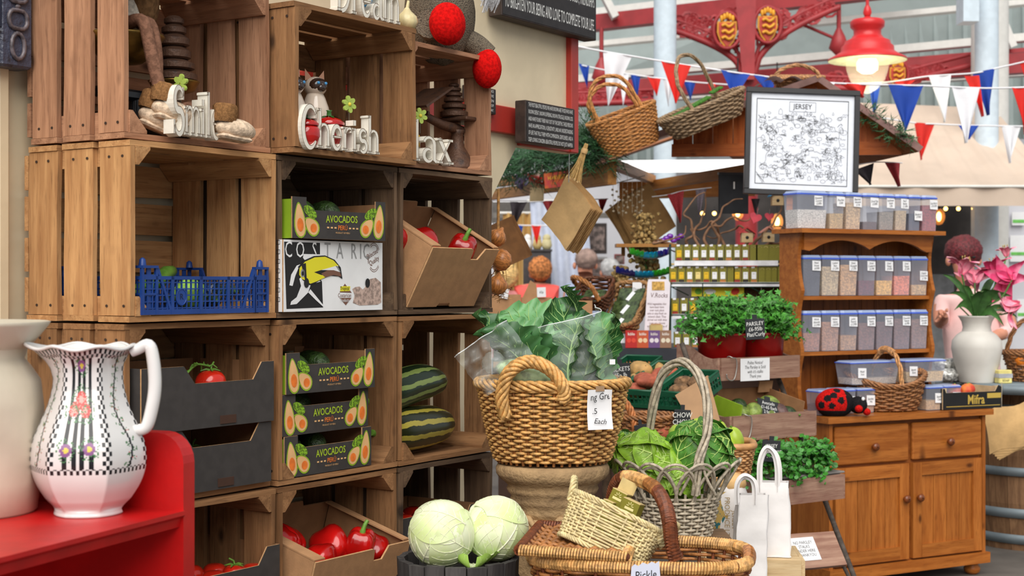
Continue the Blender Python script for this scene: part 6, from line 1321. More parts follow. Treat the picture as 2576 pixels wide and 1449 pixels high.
# avocado carton in the middle tray
am = m2 @ T(.05, .02, .02) @ RX(12)
t = thing('open_avocado_box', 'open kraft avocado box with a lime printed side in the middle tray', 'fruit box', am); w, d, h = .36, .24, .13
MB().box((w / 2, d, h / 2), (w, .005, h)).build('back_panel', MT_KIN, t); MB().box((w / 2, 0, h * .3), (w, .005, h * .6)).build('front_panel', MT_KRAFT, t); MB().box((w / 2, d / 2, .003), (w, d, .005)).build('bottom_panel', MT_KIN, t); sp_ = MB().box((0, d / 2, h / 2), (.005, d, h)).build('side_panel', MT_LIME, t); MB().box((w, d / 2, h / 2), (.005, d, h)).build('side_panel', MT_KIN, t); MB().box((w - .03, d - .03, h + .01), (.08, .005, .05), mx=RZ(0)).build('corner_flap', MT_KRAFT, t)
g = T(-.004, 0, 0) @ RZ(-90) @ RX(90); mb = MB(); mb.flat(egg(-.18, .07, .03, .05), 0, 0, g); mb.flat(egg(-.18, .06, .016, .02), 0, 1, g @ T(0, 0, .0006)); mb.build('printed_side', [MT_FLESH, MT_PIT], sp_)
MT_AVO2 = pm('pale green avocado skin', (120, 138, 62), .4, .35, 40, bump=.4, bscale=140)
for k, (x, y, z, mt, nm) in enumerate(((.07, .07, .03, MT_AVO2, 'pale green avocado at the printed end of the box'), (.13, .06, .045, MT_AVO2, 'large pale avocado in front of the chalk sign'), (.26, .05, .04, pm('purple avocado skin', (88, 62, 58), .5, .3, 50, bump=.4), 'purplish ripe avocado in the open box'), (.28, .13, .05, MT_AVO2, 'green avocado at the back of the open box'), (.2, .04, .02, MT_AVO2, 'avocado half under the chalk sign'), (.12, .14, .04, MT_AVO, 'dark avocado in the shade of the open box'), (.3, .03, .03, MT_AVO, 'dark avocado at the dresser end of the box'))):
 make_avocado(nm, am @ T(x, y, z) @ RZ(50 * k) @ SC(1.1, 1.1, 1.1), 'avocados on the stand', mt)
slate('tilted chalk sign reading avocado among the loose avocados', am @ V((.19, .035, .1)), .105, .075, 'Avocado\n£1-65 Each\n2 for £3', .022, R3 - 12, 14, -30)
# watercress
t = thing('plastic_trough', 'grey plastic trough of watercress in the lowest tray', 'trough', m3 @ T(.02, .02, .055)); MB().prism([(0, 0), (.32, 0), (.35, .05), (-.02, .05)], 0, -.2, 0, front_mx()).build('body', pm('grey plastic', (128, 124, 120), .5), t); MB().box((.165, .1, .052), (.4, .22, .008), ch=.002).build('rim', pm('grey plastic', (128, 124, 120)), t)
MT_CRESS = pm('watercress leaf', (58, 126, 40), .4, .3, 30)
herb('bunch of watercress behind the white paper bag', 'watercress', m3 @ T(.05, .08, .12), .08, .1, .12, 40, 18, .052, (MT_CRESS, MT_PSTM), 1, .9, grp='bunches of watercress'); herb('bunch of watercress beside the dresser, trailing over the tray', 'watercress', m3 @ T(.25, .08, .11), .08, .1, .115, 40, 18, .052, (MT_CRESS, MT_PSTM), 1, .9, grp='bunches of watercress')
slate('chalk sign reading Jersey watercress above the lowest tray', P(1940, 1135, 5.85), .075, .085, 'JERSEY\nWatercress\n£1-50', .021, 8, 4)
pk = M.Translation(P(2050, 1382, 5.75)) @ RZ(R3 - 12) @ RX(-38)
t = thing('leaning_plank', 'rough plank leaning at the foot of the stand', 'plank', pk); board('plank', t, (0, .01, 0), .24, .15, .016, (1, 0, 0), (0, 0, 1), MT_TRAY); MB().tube([(.1, .02, .05), (.16, .06, -.2)], .008, 6).build('prop', MT_POLE, t)
note('white note about parsley stalks taped to the leaning plank', pk @ T(-.045, -.0005, .005), .115, .1, 'NO PARSLEY\nSTALKS\nUNDER HERE\nTHANKYOU', .019)
# ---------------------------------------------------------------- bags and small baskets in the middle
MT_WBAG = pm('white paper bag', (232, 228, 226), .75, .04, 6, bump=.3, bscale=14)
def pbag(lab, o, w, d, h, rz, hs, kink=0):
 t = thing('white_paper_bag', lab, 'paper bag', M.Translation(o) @ RZ(rz), 'white paper carrier bags')
 def f(u, v):
  a = u * 4; k = int(a) % 4; q = a - int(a); c = [(-w, -d), (w, -d), (w, d), (-w, d)]; p0, p1 = c[k], c[(k + 1) % 4]; x, y = lerp(p0[0], p1[0], q), lerp(p0[1], p1[1], q)
  pin = 1 - .45 * v * (abs(y) / d) if d else 1; cr = .006 * NZ.noise(V((u * 7, v * 6, o.x * 9)))
  fold = -.35 * d * math.sin(PI * q) * v if k in (1, 3) else 0
  return (x * (1 - .05 * v) + cr + (fold * (1 if k == 1 else -1)) * .6 + kink * v, y * pin + cr, h * v + .01 * NZ.noise(V((u * 4, 2, 1))) * v)
 MB().grid(48, 14, f, cu=True, sm=True).build('body', MT_WBAG, t); MB().box((0, 0, .002), (w * 2, d * 2, .003)).build('bottom', MT_WBAG, t)
 for sg, (x0, x1, top) in zip((-1, 1), hs):
  pts = smooth([(x0, sg * d * .55, h - .03), (x0, sg * d * .55, h + top * .55), (lerp(x0, x1, .35), sg * d * .55, h + top), (lerp(x0, x1, .8), sg * d * .55, h + top * .85), (x1, sg * d * .55, h + top * .4), (x1, sg * d * .55, h - .03)], 5)
  mb = MB(); hw_ = .009
  for sgn in (0,): mb.grid(len(pts), 2, lambda u, v: tuple(pts[min(len(pts) - 1, int(round(u * (len(pts) - 1))))] + V((0, (v - .5) * .02, 0))))
  mb.tube(pts, .0085, 4, flat=.15, up=(0, 1, 0)); mb.build('handle', MT_WBAG, t)
# pale wooden crate under the bags
MT_PALE = wood('pale new softwood', (202, 172, 128), (220, 194, 152), dark=(170, 136, 92), rnd=.06); zc_ = hpx(1392, 4.75)
t = thing('pale_crate', 'pale softwood crate the white bags stand on', 'crate', M.Translation(V((P(1885, 0, 4.78).x, 4.78, 0))) @ RZ(-4))
for k in range(4): board('slat', t, (0, -.13, zc_ - .06 - k * .14), .30, .115, .012, (1, 0, 0), (0, 0, 1), MT_PALE)
for k in range(4): board('top_slat', t, (0, -.1 + k * .07, zc_ - .006), .30, .062, .011, (1, 0, 0), (0, 1, 0), MT_PALE)
for x in (-.14, .14):
 for y in (-.115, .115): MB().box((x, y, (zc_ - .012) / 2), (.022, .022, zc_ - .012)).build('corner_post', MT_PALE, t)
 for k in range(4): board('slat', t, (x + math.copysign(.017, x), 0, zc_ - .06 - k * .14), .25, .115, .012, (0, 1, 0), (0, 0, 1), MT_PALE)
pbag('white paper bag with tall handle beside the tiered stand', V((P(1938, 0, 4.72).x, 4.72, zc_ + .001)), .062, .045, .235, -6, ((-.035, .02, .11), (-.03, .03, .1)), .0)
pbag('white paper bag nearer the lattice basket', V((P(1872, 0, 4.7).x, 4.62, zc_ - .05)), .05, .04, .26, 4, ((-.04, .015, .06), (-.03, .03, .05)), .012)
t = thing('potato_sack', 'white paper sack with gold lettering and rolled brown top', 'sack', M.Translation(V((P(1838, 0, 4.85).x, 4.85, hpx(1385, 4.85)))) @ RZ(-12))
MB().lathe([(.05, 0), (.056, .03), (.054, .12), (.058, .19), (.045, .215)], 24, fr=lambda a, q: 1 + .05 * math.sin(3 * a + 6 * q)).build('body', MT_WBAG, t); lumpy(MB(), (.052, .05, .038), lambda d: 1 + .12 * fbm(d, 4), 20, 14).build('rolled_top', MT_BAG, t, T(.0, 0, .225)); MB().lathe([(.0565, .02), (.0575, .12), (.0572, .2)], 24).build('teal_band', pm('teal and gold print', (40, 106, 116), .7, .3, 40, c2=(190, 160, 90), lo=.52, hi=.56), t, RZ(0) @ T(-.008, .006, 0))
MB().text('JERSEY\nPRODUCE LTD.', .024, T(.004, -.062, .11) @ RX(90) @ RZ(-90), sx=.9).build('gold_lettering', flatmat('dull gold print', (150, 124, 70)), t)
# chayote basket
cp = P(1790, 1150, 4.95); cbm = M.Translation(V((cp.x, 4.95, hpx(1195, 4.95)))) @ RZ(-6)
bk = thing('chayote_basket', 'square honey wicker basket of chayotes behind the savoys', 'basket', cbm); pos = ring_pos(.14, .12, 0, .105, lambda t_: lerp(.86, 1, t_), 4); mb = MB(); weave(mb, pos, 13, 34, .004, .0042, 5); mb.build('weave', wick('tan willow', (196, 148, 96)), bk, kind='stuff'); mb = MB()
for k in range(34): mb.tube([pos(k / 34, 0)[0], pos(k / 34, 1)[0]], .004, 4)
mb.build('stake', MT_WKD, bk, kind='stuff'); MB().tube([pos(k / 80, 1.02)[0] for k in range(80)], .0115, 8, closed=True).build('wooden_rim', pm('bent tan wood rim', (192, 142, 90), .5, .15, 30), bk); MB().box((0, 0, .005), (.22, .18, .006)).build('base', MT_WKD, bk)
MT_CHAY = pm('chayote skin', (164, 190, 60), .35, .15, 14)
for k, (px, py, z, rz, nm) in enumerate(((1705, 1090, 4.92, 200, 'knobbly chayote lying by the chow chow sign'), (1752, 1078, 5.0, 90, 'chayote standing at the back of the basket'), (1808, 1085, 4.95, 30, 'round chayote behind the handle of the lattice basket'), (1846, 1100, 4.9, -80, 'smooth chayote at the stand end of the basket'), (1780, 1110, 4.9, 150, 'chayote low in the basket behind the savoy leaf'), (1830, 1125, 4.88, 10, 'chayote half sunk below the wooden rim'))):
 t = thing('chayote', nm, 'chayote', M.Translation(P(px, py, z)) @ RZ(rz) @ RX(70 if k == 0 else 15), 'chayotes in the basket'); lumpy(MB(), (.032, .03, .042), lambda d: (1 - .2 * d.z) * (1 + .07 * math.cos(5 * math.atan2(d.y, d.x)) * abs(d.z)), 24, 16).build('flesh', MT_CHAY, t); MB().tube([(0, 0, .034), (0, 0, .04)], .004, 5).build('stalk', MT_STEM, t)
slate('chalk sign reading chow chow behind the chayotes', P(1716, 1062, 5.05), .056, .085, 'CHOW\nCHOW\n£1.55', .025, 0, 3)
t = thing('kraft_card', 'large sheet of brown kraft card leaning by the stand', 'card', M.Translation(P(1755, 1020, 5.75)) @ RZ(8) @ RY(-12)); mb = MB(); mb.prism([(-.08, .058), (.064, .106), (.09, -.3), (.04, -.3)], 0, -.004, 0, front_mx()); mb.build('sheet', pm('smooth kraft card', (188, 148, 110), .75, .05), t); MB().box((.02, .01, -.1), (.06, .02, .06)).build('fold', MT_KRAFT, t)
# sweet potato basket
sm_ = M.Translation(V((P(1628, 0, 5.15).x, 5.15, hpx(1120, 5.15)))) ; bk = thing('sweet_potato_basket', 'brown trug basket of sweet potatoes behind the big wicker basket', 'basket', sm_)
pos = ring_pos(.115, .1, 0, .1, lambda t_: lerp(.8, 1, t_)); mb = MB(); weave(mb, pos, 10, 26, .005, .005, 5); mb.build('weave', MT_OV, bk, kind='stuff'); mb = MB()
for k in range(26): mb.tube([pos(k / 26, 0)[0], pos(k / 26, 1)[0]], .004, 4)
mb.build('stake', MT_WKD, bk, kind='stuff'); mb = MB(); rope(mb, [pos(k / 80, 1.02)[0] for k in range(80)], .007, 4, .005, 9, 5, closed=True); mb.build('braided_rim', MT_OV, bk); Ls = lambda px, py, z: sm_.inverted() @ P(px, py, z); hand(bk, [Ls(1530, 1040, 5.1), Ls(1545, 1010, 5.1), Ls(1562, 1003, 5.1), Ls(1585, 1030, 5.08), Ls(1597, 1070, 5.06), Ls(1602, 1105, 5.05)], 'handle', .009, 5, .005, 3, wick('orange willow handle', (176, 108, 58)))
MT_SWP = pm('sweet potato skin', (178, 92, 66), .7, .25, 24, bump=.3, bscale=60); MT_POT = pm('potato skin', (190, 150, 92), .7, .18, 24, bump=.25, bscale=70); MT_BRN = pm('hairy celeriac skin', (128, 96, 66), .9, .4, 40, bump=1, bscale=60)
def tuber(lab, name, p, r, mt, rz=0, ry=0, grp=None, cat='potato'):
 t = thing(name, lab, cat, M.Translation(p) @ RZ(rz) @ RY(ry), grp); sd = random.random() * 20
 lumpy(MB(), r, lambda d: 1 + .13 * fbm(d + V((sd, 0, 0)), 1.3) + .03 * fbm(d, 5), 20, 14).build('body', mt, t); mb = MB()
 for k in range(4): a = k * 1.7 + sd; mb.ball((r[0] * .75 * math.cos(a), r[1] * .75 * math.sin(a), r[2] * .62), (.003, .003, .0015), 6, 4)
 mb.build('eye_spots', MT_BRN, t)
tuber('round sweet potato inside the trug basket', 'sweet_potato', P(1658, 1085, 5.1), (.05, .042, .04), MT_SWP, 10, 0, 'sweet potatoes', 'sweet potato'); tuber('sweet potato low in the trug basket by its handle', 'sweet_potato', P(1590, 1112, 5.1), (.05, .035, .03), MT_SWP, 40, 0, 'sweet potatoes', 'sweet potato'); tuber('sweet potato behind the round one in the trug', 'sweet_potato', P(1680, 1090, 5.18), (.05, .04, .035), MT_SWP, 80, 0, 'sweet potatoes', 'sweet potato')
slate('small chalk sign reading sweet potato in the trug', P(1615, 1090, 5.03), .045, .06, 'Sweet Pot\nWHITE', .013, 0, -10)
# ---------------------------------------------------------------- green crates on the sloping display
MT_GRNP = pm('green plastic', (18, 84, 56), .4, .12, 14); fx = V((.237, -.2, 0)).normalized(); RG = math.degrees(math.atan2(fx.y, fx.x)); g0 = P(1563, 1022, 6.0)
SL = M.Translation(g0) @ RZ(RG) @ RX(20)
def gcrate(lab, mx, w, d, h):
 t = thing('green_crate', lab, 'crate', mx, 'green plastic crates')
 for nm, c, L_, rz in (('mesh_wall', (0, 0, 0), w, 0), ('mesh_wall', (0, d, 0), w, 0), ('mesh_wall', (0, 0, 0), d, 90), ('mesh_wall', (w, 0, 0), d, 90)):
  mb = MB(); mx2 = T(*c) @ RZ(rz); mb.box((L_ / 2, 0, h - .01), (L_, .008, .02)); mb.box((L_ / 2, 0, .008), (L_, .006, .016)); n = max(4, int(L_ / .02))
  for k in range(n + 1): mb.box((L_ * k / n, 0, h / 2), (.006, .005, h))
  mb.box((L_ / 2, 0, h * .5), (L_, .005, .005)); mb.v = [tuple(mx2 @ V(p)) for p in mb.v]; mb.build(nm, MT_GRNP, t, kind='stuff')
 MB().tube([(0, 0, h), (w, 0, h), (w, d, h), (0, d, h)], .006, 6, closed=True).build('rolled_rim', MT_GRNP, t); MB().box((w / 2, d / 2, .004), (w, d, .005)).build('floor_panel', MT_GRNP, t)
gcrate('green plastic crate of orange sweet potatoes', SL @ T(.005, 0, 0), .155, .3, .075); gcrate('green plastic crate of celeriac next to the kraft card', SL @ T(.175, 0, 0), .17, .225, .075); gcrate('green plastic crate of baking potatoes behind the greens', SL @ T(-.19, .05, 0), .18, .3, .075)
GS = 'sweet potatoes'
for k, (x, y, z, rz, r, nm) in enumerate(((.05, .05, .055, 60, (.045, .03, .028), 'sweet potato at the front corner of the green crate'), (.095, .11, .07, 80, (.085, .03, .028), 'long sweet potato lying along the green crate'), (.05, .13, .065, 40, (.05, .034, .03), 'rounded sweet potato beside the long one'), (.115, .21, .065, 70, (.055, .028, .026), 'dusty sweet potato at the back of the green crate'), (.06, .22, .05, 100, (.06, .03, .03), 'dark sweet potato in the shade of the green crate'))): tuber(nm, 'sweet_potato', SL @ V((x, y, z)), r, MT_SWP, rz + RG, 0, GS, 'sweet potato')
for k, (x, y, z) in enumerate(((.26, .06, .05), (.23, .14, .05), (.3, .13, .055))): tuber(('hairy celeriac at the front of the green crate', 'hairy celeriac deep in the green crate', 'celeriac half behind the kraft card')[k], 'celeriac', SL @ V((x, y, z)), (.045, .04, .035), MT_BRN, 30 * k, 0, 'celeriac roots', 'celeriac')
for k, (px, py, z, r, nm) in enumerate(((1612, 932, 6.15, (.05, .042, .04), 'large baking potato at the top of the heap'), (1660, 930, 6.2, (.045, .036, .033), 'baking potato at the back beside the chalk sign'), (1600, 962, 6.1, (.038, .035, .036), 'round baking potato in the middle of the heap'), (1640, 965, 6.12, (.045, .035, .03), 'baking potato by the crate divider'), (1590, 985, 6.02, (.05, .035, .03), 'baking potato above the basket rim'), (1625, 985, 6.1, (.04, .03, .03), 'small baking potato low in the heap'))): tuber(nm, 'baking_potato', P(px, py, z), r, MT_POT, 40 * k, 10, 'baking potatoes')
slate('chalk sign reading jackets beside the baking potatoes', P(1560, 937, 6.05), .085, .075, 'JACKETS\n65p lb', .026, -6, -4); slate('chalk sign for sweet potatoes standing in the green crates', P(1704, 935, 6.15), .105, .075, 'Sweet Pot\npink\n£1-45 lb', .024, -2, 6)
t = thing('sloping_display', 'dark wooden sloping display under the green crates', 'display', SL @ T(-.25, -.02, -.03)); board('deck', t, (.29, .12, .012), .56, .26, .02, (1, 0, 0), (0, 1, 0), MT_W_GREY)
for x in (.03, .52):
 for y in (.03, .22):
  p = (SL @ T(-.25, -.02, -.03)) @ V((x, y, 0)); q = (SL @ T(-.25, -.02, -.03)).inverted(); MB().tube([q @ p, q @ V((p.x, p.y, 0))], .02, 6).build('leg', MT_W_GREY, t)
# ---------------------------------------------------------------- wooden market stall
MT_STL = wood('golden stall timber', (150, 100, 48), (176, 124, 66), rough=.5, dark=(96, 58, 26), rnd=.12); MT_GAB = wood('red-brown stained boards', (160, 78, 30), (188, 102, 48), rough=.45, dark=(86, 36, 14), rnd=.14); MT_FELT = pm('brown roof felt', (122, 92, 86), .85, .12, 20); MT_UND = wood('stall soffit boards', (140, 86, 46), (164, 106, 62), rough=.6)
MT_CNT = pm('black counter top', (42, 44, 52), .45, .1, 10)
def beam(name, parent, a, b, w, h, mt):
 a, b = V(a), V(b); d = b - a; up = V((0, 0, 1)); Y = up.cross(d).normalized(); return board(name, parent, (a + b) / 2, d.length, h, w, d, d.normalized().cross(Y) * -1, mt, 0)
stall = thing('market_stall', 'wooden market stall with gabled felt roof', 'stall', I4)
E1, AP, E2 = P(1490, 405, 8.1), P(2058, 205, 7.8), P(2312, 382, 7.55); rd = V((-.125, .992, 0)) * 2.6
for nm, a, b in (('roof_slope', E1, AP), ('roof_slope', AP, E2)):
 n = (b - a).cross(rd).normalized(); n = n if n.z > 0 else -n; th = n * .035
 mb = MB(); vs = [a, b, b + rd, a + rd]; vs = vs + [v + th for v in vs]; mb.add(vs, [(0, 1, 2, 3)], 1); mb.add(vs, [(4, 7, 6, 5)], 0); mb.add(vs, [(0, 4, 5, 1), (1, 5, 6, 2), (2, 6, 7, 3), (3, 7, 4, 0)], 0); mb.build(nm, [MT_FELT, MT_UND], stall)
G1, G2 = P(1692, 400, 8.12), P(2268, 403, 7.75); gd = (G2 - G1); GW = gd.length; gm_ = M.Translation(G1) @ RZ(math.degrees(math.atan2(gd.y, gd.x)))
def roof_z(x):
 f = x / GW; px = lerp(1692, 2268, f); Z = lerp(8.12, 7.75, f); y = lerp(405, 205, (px - 1490) / 568) if px < 2058 else lerp(205, 382, (px - 2058) / 254); return hpx(y, Z) - G1.z
npl = 11
for k in range(npl):
 x0, x1 = GW * k / npl + .003, GW * (k + 1) / npl - .003; mb = MB(); mb.prism([(.03, -x0), (.03, -x1), (max(.04, roof_z(x1) - .005), -x1), (max(.04, roof_z(x0) - .005), -x0)], 0, .015); mb.v = [(p[0], p[2], p[1]) for p in mb.v]
 o = mb.build('gable_plank', MT_GAB, stall, gm_ @ M(((0, 0, -1, 0), (0, 1, 0, 0), (1, 0, 0, 0), (0, 0, 0, 1))))
board('fascia_board', stall, gm_ @ V((GW / 2, -.012, .035)), GW, .07, .02, gd, (0, 0, 1), MT_GAB, 0)
zc = EYE - .325
beam('corner_post', stall, P(1538, 0, 7.95) * V((1, 1, 0)) if 0 else V((P(1538, 0, 7.95).x, 7.95, 0)), V((P(1538, 0, 7.95).x, 7.95, hpx(405, 7.95))), .05, .054, MT_STL)
for px, Z in ((1634, 9.3), (2205, 8.6), (1262, 10.4)): beam('post', stall, V((P(px, 0, Z).x, Z, 0)), V((P(px, 0, Z).x, Z, hpx(430, Z))), .05, .05, MT_STL)
for a, b, h in ((P(1225, 492, 10.4), P(1540, 448, 7.95), .07), (P(1225, 462, 10.4), P(1540, 425, 7.95), .06), (P(1540, 412, 7.95), P(1640, 452, 9.3), .05), (P(1634, 468, 9.3), P(1895, 425, 8.3), .06), (P(1560, 480, 10.2), P(1900, 470, 9.9), .12)): beam('beam', stall, a, b, .05, h, MT_STL)
MB().box((0, 0, 0), (1.0, .6, .03)).build('ceiling_light_panel', pm('white opal light panel', (250, 250, 246), .5, 0, emit=1.6), stall, M.Translation(P(1745, 418, 9.2)) @ RZ(-6))
ct = thing('stall_counter', 'black-topped stall counter with wooden front', 'counter', M.Translation(V((P(1500, 0, 7.5).x, 7.5, 0)))); MB().box((.25, .32, zc - .035), (1.55, .66, .07), ch=.004).build('top', MT_CNT, ct); MB().box((.25, .34, zc / 2 - .04), (1.5, .6, zc - .09)).build('cabinet', pm('dark brown cabinet', (58, 34, 20), .7), ct); MB().box((.25, -.012, zc - .085), (1.55, .015, .03)).build('front_trim', MT_STL, ct)
# spice rack
rk = M.Translation(V((P(1690, 0, 7.6).x, 7.62, 0))) @ RZ(-5); MT_WIRE = pm('dark green wire', (22, 52, 44), .5); MT_STRIP = pm('white price strip', (232, 232, 236), .6); MT_SPL = pm('kraft carton top', (196, 170, 112), .8)
rt = thing('spice_rack', 'dark green wire rack with white price strips full of spice cartons', 'rack', rk); RW_ = .56; zr_ = [hpx(877, 7.6), hpx(792, 7.6), hpx(712, 7.6), hpx(662, 7.6)]
for z in zr_[1:]: MB().box((RW_ / 2, .07, z - .004), (RW_, .16, .008)).build('shelf_board', MT_SPL, rt)
for z in zr_[:3]: MB().box((RW_ / 2, -.012, z - .008), (RW_ - .01, .003, .024)).build('price_strip', MT_STRIP, rt)
MB().box((RW_ / 2, -.012, zr_[3] + .0), (RW_ - .03, .003, .026)).build('price_strip', MT_STRIP, rt)
for x in (-.005, RW_ + .005): MB().tube([(x, 0, zc), (x, .03, zr_[3] + .1)], .005, 6).build('upright_wire', MT_WIRE, rt); MB().tube([(x, .15, zc), (x, .15, zr_[3] + .1)], .005, 6).build('upright_wire', MT_WIRE, rt)
for a, b in (((0, -.016, zr_[2]), (RW_, -.016, zr_[2])), ((0, -.016, zr_[2] - .02), (RW_, -.016, zr_[2] - .02)), ((0, -.016, zr_[2] - .02), (.09, .05, zr_[1] + .1)), ((RW_ * .72, -.016, zr_[2] - .02), (RW_, .05, zr_[1] + .06)), ((.16, -.016, zr_[2]), (.16, .0, zr_[1] + .09)), ((0, -.016, zr_[1]), (RW_, -.016, zr_[1]))): MB().tube([a, b], .003, 5).build('brace_wire', MT_WIRE, rt)
MT_SPY, MT_SPW, MT_SPP = pm('yellow label', (218, 176, 20), .6), MT_NOTE, pm('cream label', (228, 206, 130), .6)
def spice(lab, mx, kind, win=None):
 t = thing('spice_carton', lab, 'carton', mx, 'spice cartons on the rack'); MB().box((.0195, .02, .041), (.0385, .04, .082)).build('body', MT_OLV, t)
 mb = MB(); mb.strokes([[(.0195 + .009 * math.cos(a), .067 + .006 * math.sin(a)) for a in [k * PI / 6 for k in range(7)]]], .0016, front_mx(0, -.0008, 0)); mb.build('printed_arch', pm('pale arch print', (176, 160, 96), .7), t)
 if kind:
  MB().box((.0195, -.0008, .036), (.024, .0012, .036)).build('label', (MT_SPW, MT_SPY, MT_SPP)[kind - 1], t); MB().box((.0195, -.0006, .008), (.028, .001, .012)).build('window', pm('spice window %d' % win, ((150, 40, 30), (40, 30, 26), (190, 120, 60), (90, 60, 40))[win % 4], .4), t); MB().box((.026, -.001, .076), (.016, .0015, .009)).build('price_sticker', MT_NOTE, t, RY(-8))
  MB().text('Spice', .0065, front_mx(.0195, -.0018, .045), sx=.8).build('lettering', MT_INK, t)
 return t
proto = {}
def put_spice(lab, x, z, kind, win, y=0):
 mx = rk @ T(x, y, z + .001)
 k = (kind, win % 4 if kind else 0)
 if k not in proto: proto[k] = spice(lab, mx, kind, win % 4 if kind else 0)
 else: dup(proto[k], mx, lab)
ordn = 'first second third fourth fifth sixth seventh eighth ninth tenth eleventh twelfth thirteenth fourteenth fifteenth sixteenth'.split()
kn = ('plain olive', 'white-labelled olive', 'yellow-labelled olive', 'cream-labelled olive')
rows = ((3, 'top', [2, 1, 1, 1, 1, 1, 1, 1, 1, 0, 0, 0, 0, 0, 0], .02), (2, 'second', [2, 2, 1, 3, 2, 1, 1, 0, 2, 1, 1, 0, 0, 0, 0, 0], -.01), (1, 'third', [2, 1, 2, 1, 2, 1, 2, 2, 1, 1, 2, 1], .0), (0, 'lowest', [1, 1, 1, 2, 1, 2, 1], .012))
for ri, nm, ks, x0 in rows:
 st_ = (RW_ - x0) / len(ks) if len(ks) > 13 else .044
 x = x0
 for j, kd in enumerate(ks):
  w = .0425 if kd else .031
  put_spice('%s spice carton, %s from the wicker trays in the %s rack row' % (kn[kd], ordn[j], nm), x, zr_[ri] + (.002 if ri != 3 else .012), kd, j); x += w if len(ks) > 13 else .046
t = thing('spice_carton', 'lone white-labelled spice carton standing beside the rack', 'carton', rk @ T(-.05, -.02, zc + .085), 'spice cartons on the rack'); MB().box((.0195, .02, .041), (.0385, .04, .082)).build('body', MT_OLV, t); MB().box((.0195, -.0008, .036), (.024, .0012, .036)).build('label', MT_NOTE, t)
t = thing('lemon_tea_box', 'bright yellow box with fruit print lying in the rack', 'box', rk @ T(.14, .03, zr_[1] + .095)); MB().box((.1, .04, .025), (.27, .07, .05)).build('body', pm('bright yellow card', (232, 220, 30), .5, .04), t); 
for e_, m_ in ((egg(.06, .025, .03, .014), MT_NOTE), (egg(.19, .026, .022, .018, .4), flatmat('red fruit print', (206, 60, 40))), (egg(.0, .026, .018, .016), flatmat('green star print', (110, 170, 50)))): MB().flat(e_, 0, 0, front_mx(0, .0042, 0)).build('fruit_print', m_, t)
t = thing('bark_mat', 'dark woven bark mat behind the yellow box', 'mat', rk @ T(.36, .06, zr_[1] + .09)); mb = MB()
for k in range(9): mb.tube([(lerp(0, .2, i / 12), .004 * math.sin(i + k), .006 + k * .009 + .003 * math.sin(i * 1.3 + k)) for i in range(13)], .006, 5)
mb.build('weave', pm('dark bark', (84, 58, 34), .8, .3, 60), t); MB().box((.1, .01, .045), (.2, .006, .09)).build('backing', pm('dark bark', (84, 58, 34)), t)
t = thing('hanging_tag', 'white diamond tag hanging from the rack in front of the parsley', 'tag', M.Translation(P(1915, 770, 7.57)) @ RZ(0)); mb = MB(); mb.prism([(-.055, -.02), (.0, .045), (.085, -.02), (.03, -.06)], 0, -.002, 0, front_mx()); mb.build('card', MT_NOTE, t); MB().tube([(0, 0, .04), (0, .0, .12)], .002, 4).build('wire', MT_HOOK, t); MB().text('to Taste', .022, front_mx(.012, -.001, -.008) @ RZ(-25), shear=.2).build('handwriting', flatmat('red pen', (206, 110, 100)), t)
for k, c in enumerate(((186, 34, 30), (196, 84, 44), (108, 76, 128), (146, 108, 84))):
 nm = ('red', 'orange', 'purple', 'brown')[k]; t = thing('snack_box', nm + ' snack box in the row of four on the black counter', 'box', M.Translation(V((P(1591 + 29 * k, 0, 7.42).x, 7.49 - .0 * k, zc + .001))), 'row of snack boxes'); MB().box((0, .02, .044), (.058, .04, .088)).build('body', pm(nm + ' snack card', c, .55, .06), t); mb = MB(); mb.text('kölo', .02, front_mx(0, -.0008, .07), bold=.02); mb.build('printed_name', flatmat('pale print', (236, 226, 216)), t)
 mb = MB()
 for q in (-.012, .012): mb.flat(egg(q, .038, .011, .012, q * 20), 0, 0, front_mx(0, -.0008, 0))
 mb.build('printed_nut', flatmat(nm + ' nut print', ((220, 70, 50), (232, 200, 160), (226, 216, 220), (226, 214, 190))[k]), t)
t = thing('card_dispenser', 'small kraft dispenser box above the snack boxes', 'box', M.Translation(P(1650, 828, 7.56))); MB().box((0, 0, 0), (.065, .04, .045)).build('body', pm('kraft dispenser', (186, 164, 104), .8), t); MB().box((0, 0, .022), (.05, .03, .012)).build('inner_cards', MT_KRAFT, t)
t = thing('recipe_note', 'tall handwritten paper note headed V.Rocks among the herb trays', 'note', M.Translation(P(1654, 770, 7.58)) @ RX(-8)); mb = MB(); mb.prism([(-.07, -.14), (.055, -.14), (.068, .12), (.055, .14), (-.045, .14), (-.05, .12)], 0, -.002, 0, front_mx()); mb.build('paper', pm('lilac-white paper', (222, 214, 220), .8, .03), t); MB().box((.005, -.001, .105), (.065, .002, .045)).build('straw_swatch', pm('straw', (190, 150, 80), .9, .3, 80), t)
mb = MB(); mb.text('V.Rocks', .034, front_mx(.008, -.001, .055), shear=.2, sx=.8); mb.build('heading', flatmat('brown pen', (96, 60, 60)), t); mb = MB(); mb.text('Wild vegetables that\nhave been here\nover rack place\ntake to stay fresh on\nmineral clean. They\nshrivel out with time\nLove you choose\nto be always some of\nthese too', .0165, front_mx(-.004, -.001, -.055), shear=.2, sx=.72); mb.build('handwriting', flatmat('brown pen', (96, 60, 60)), t)
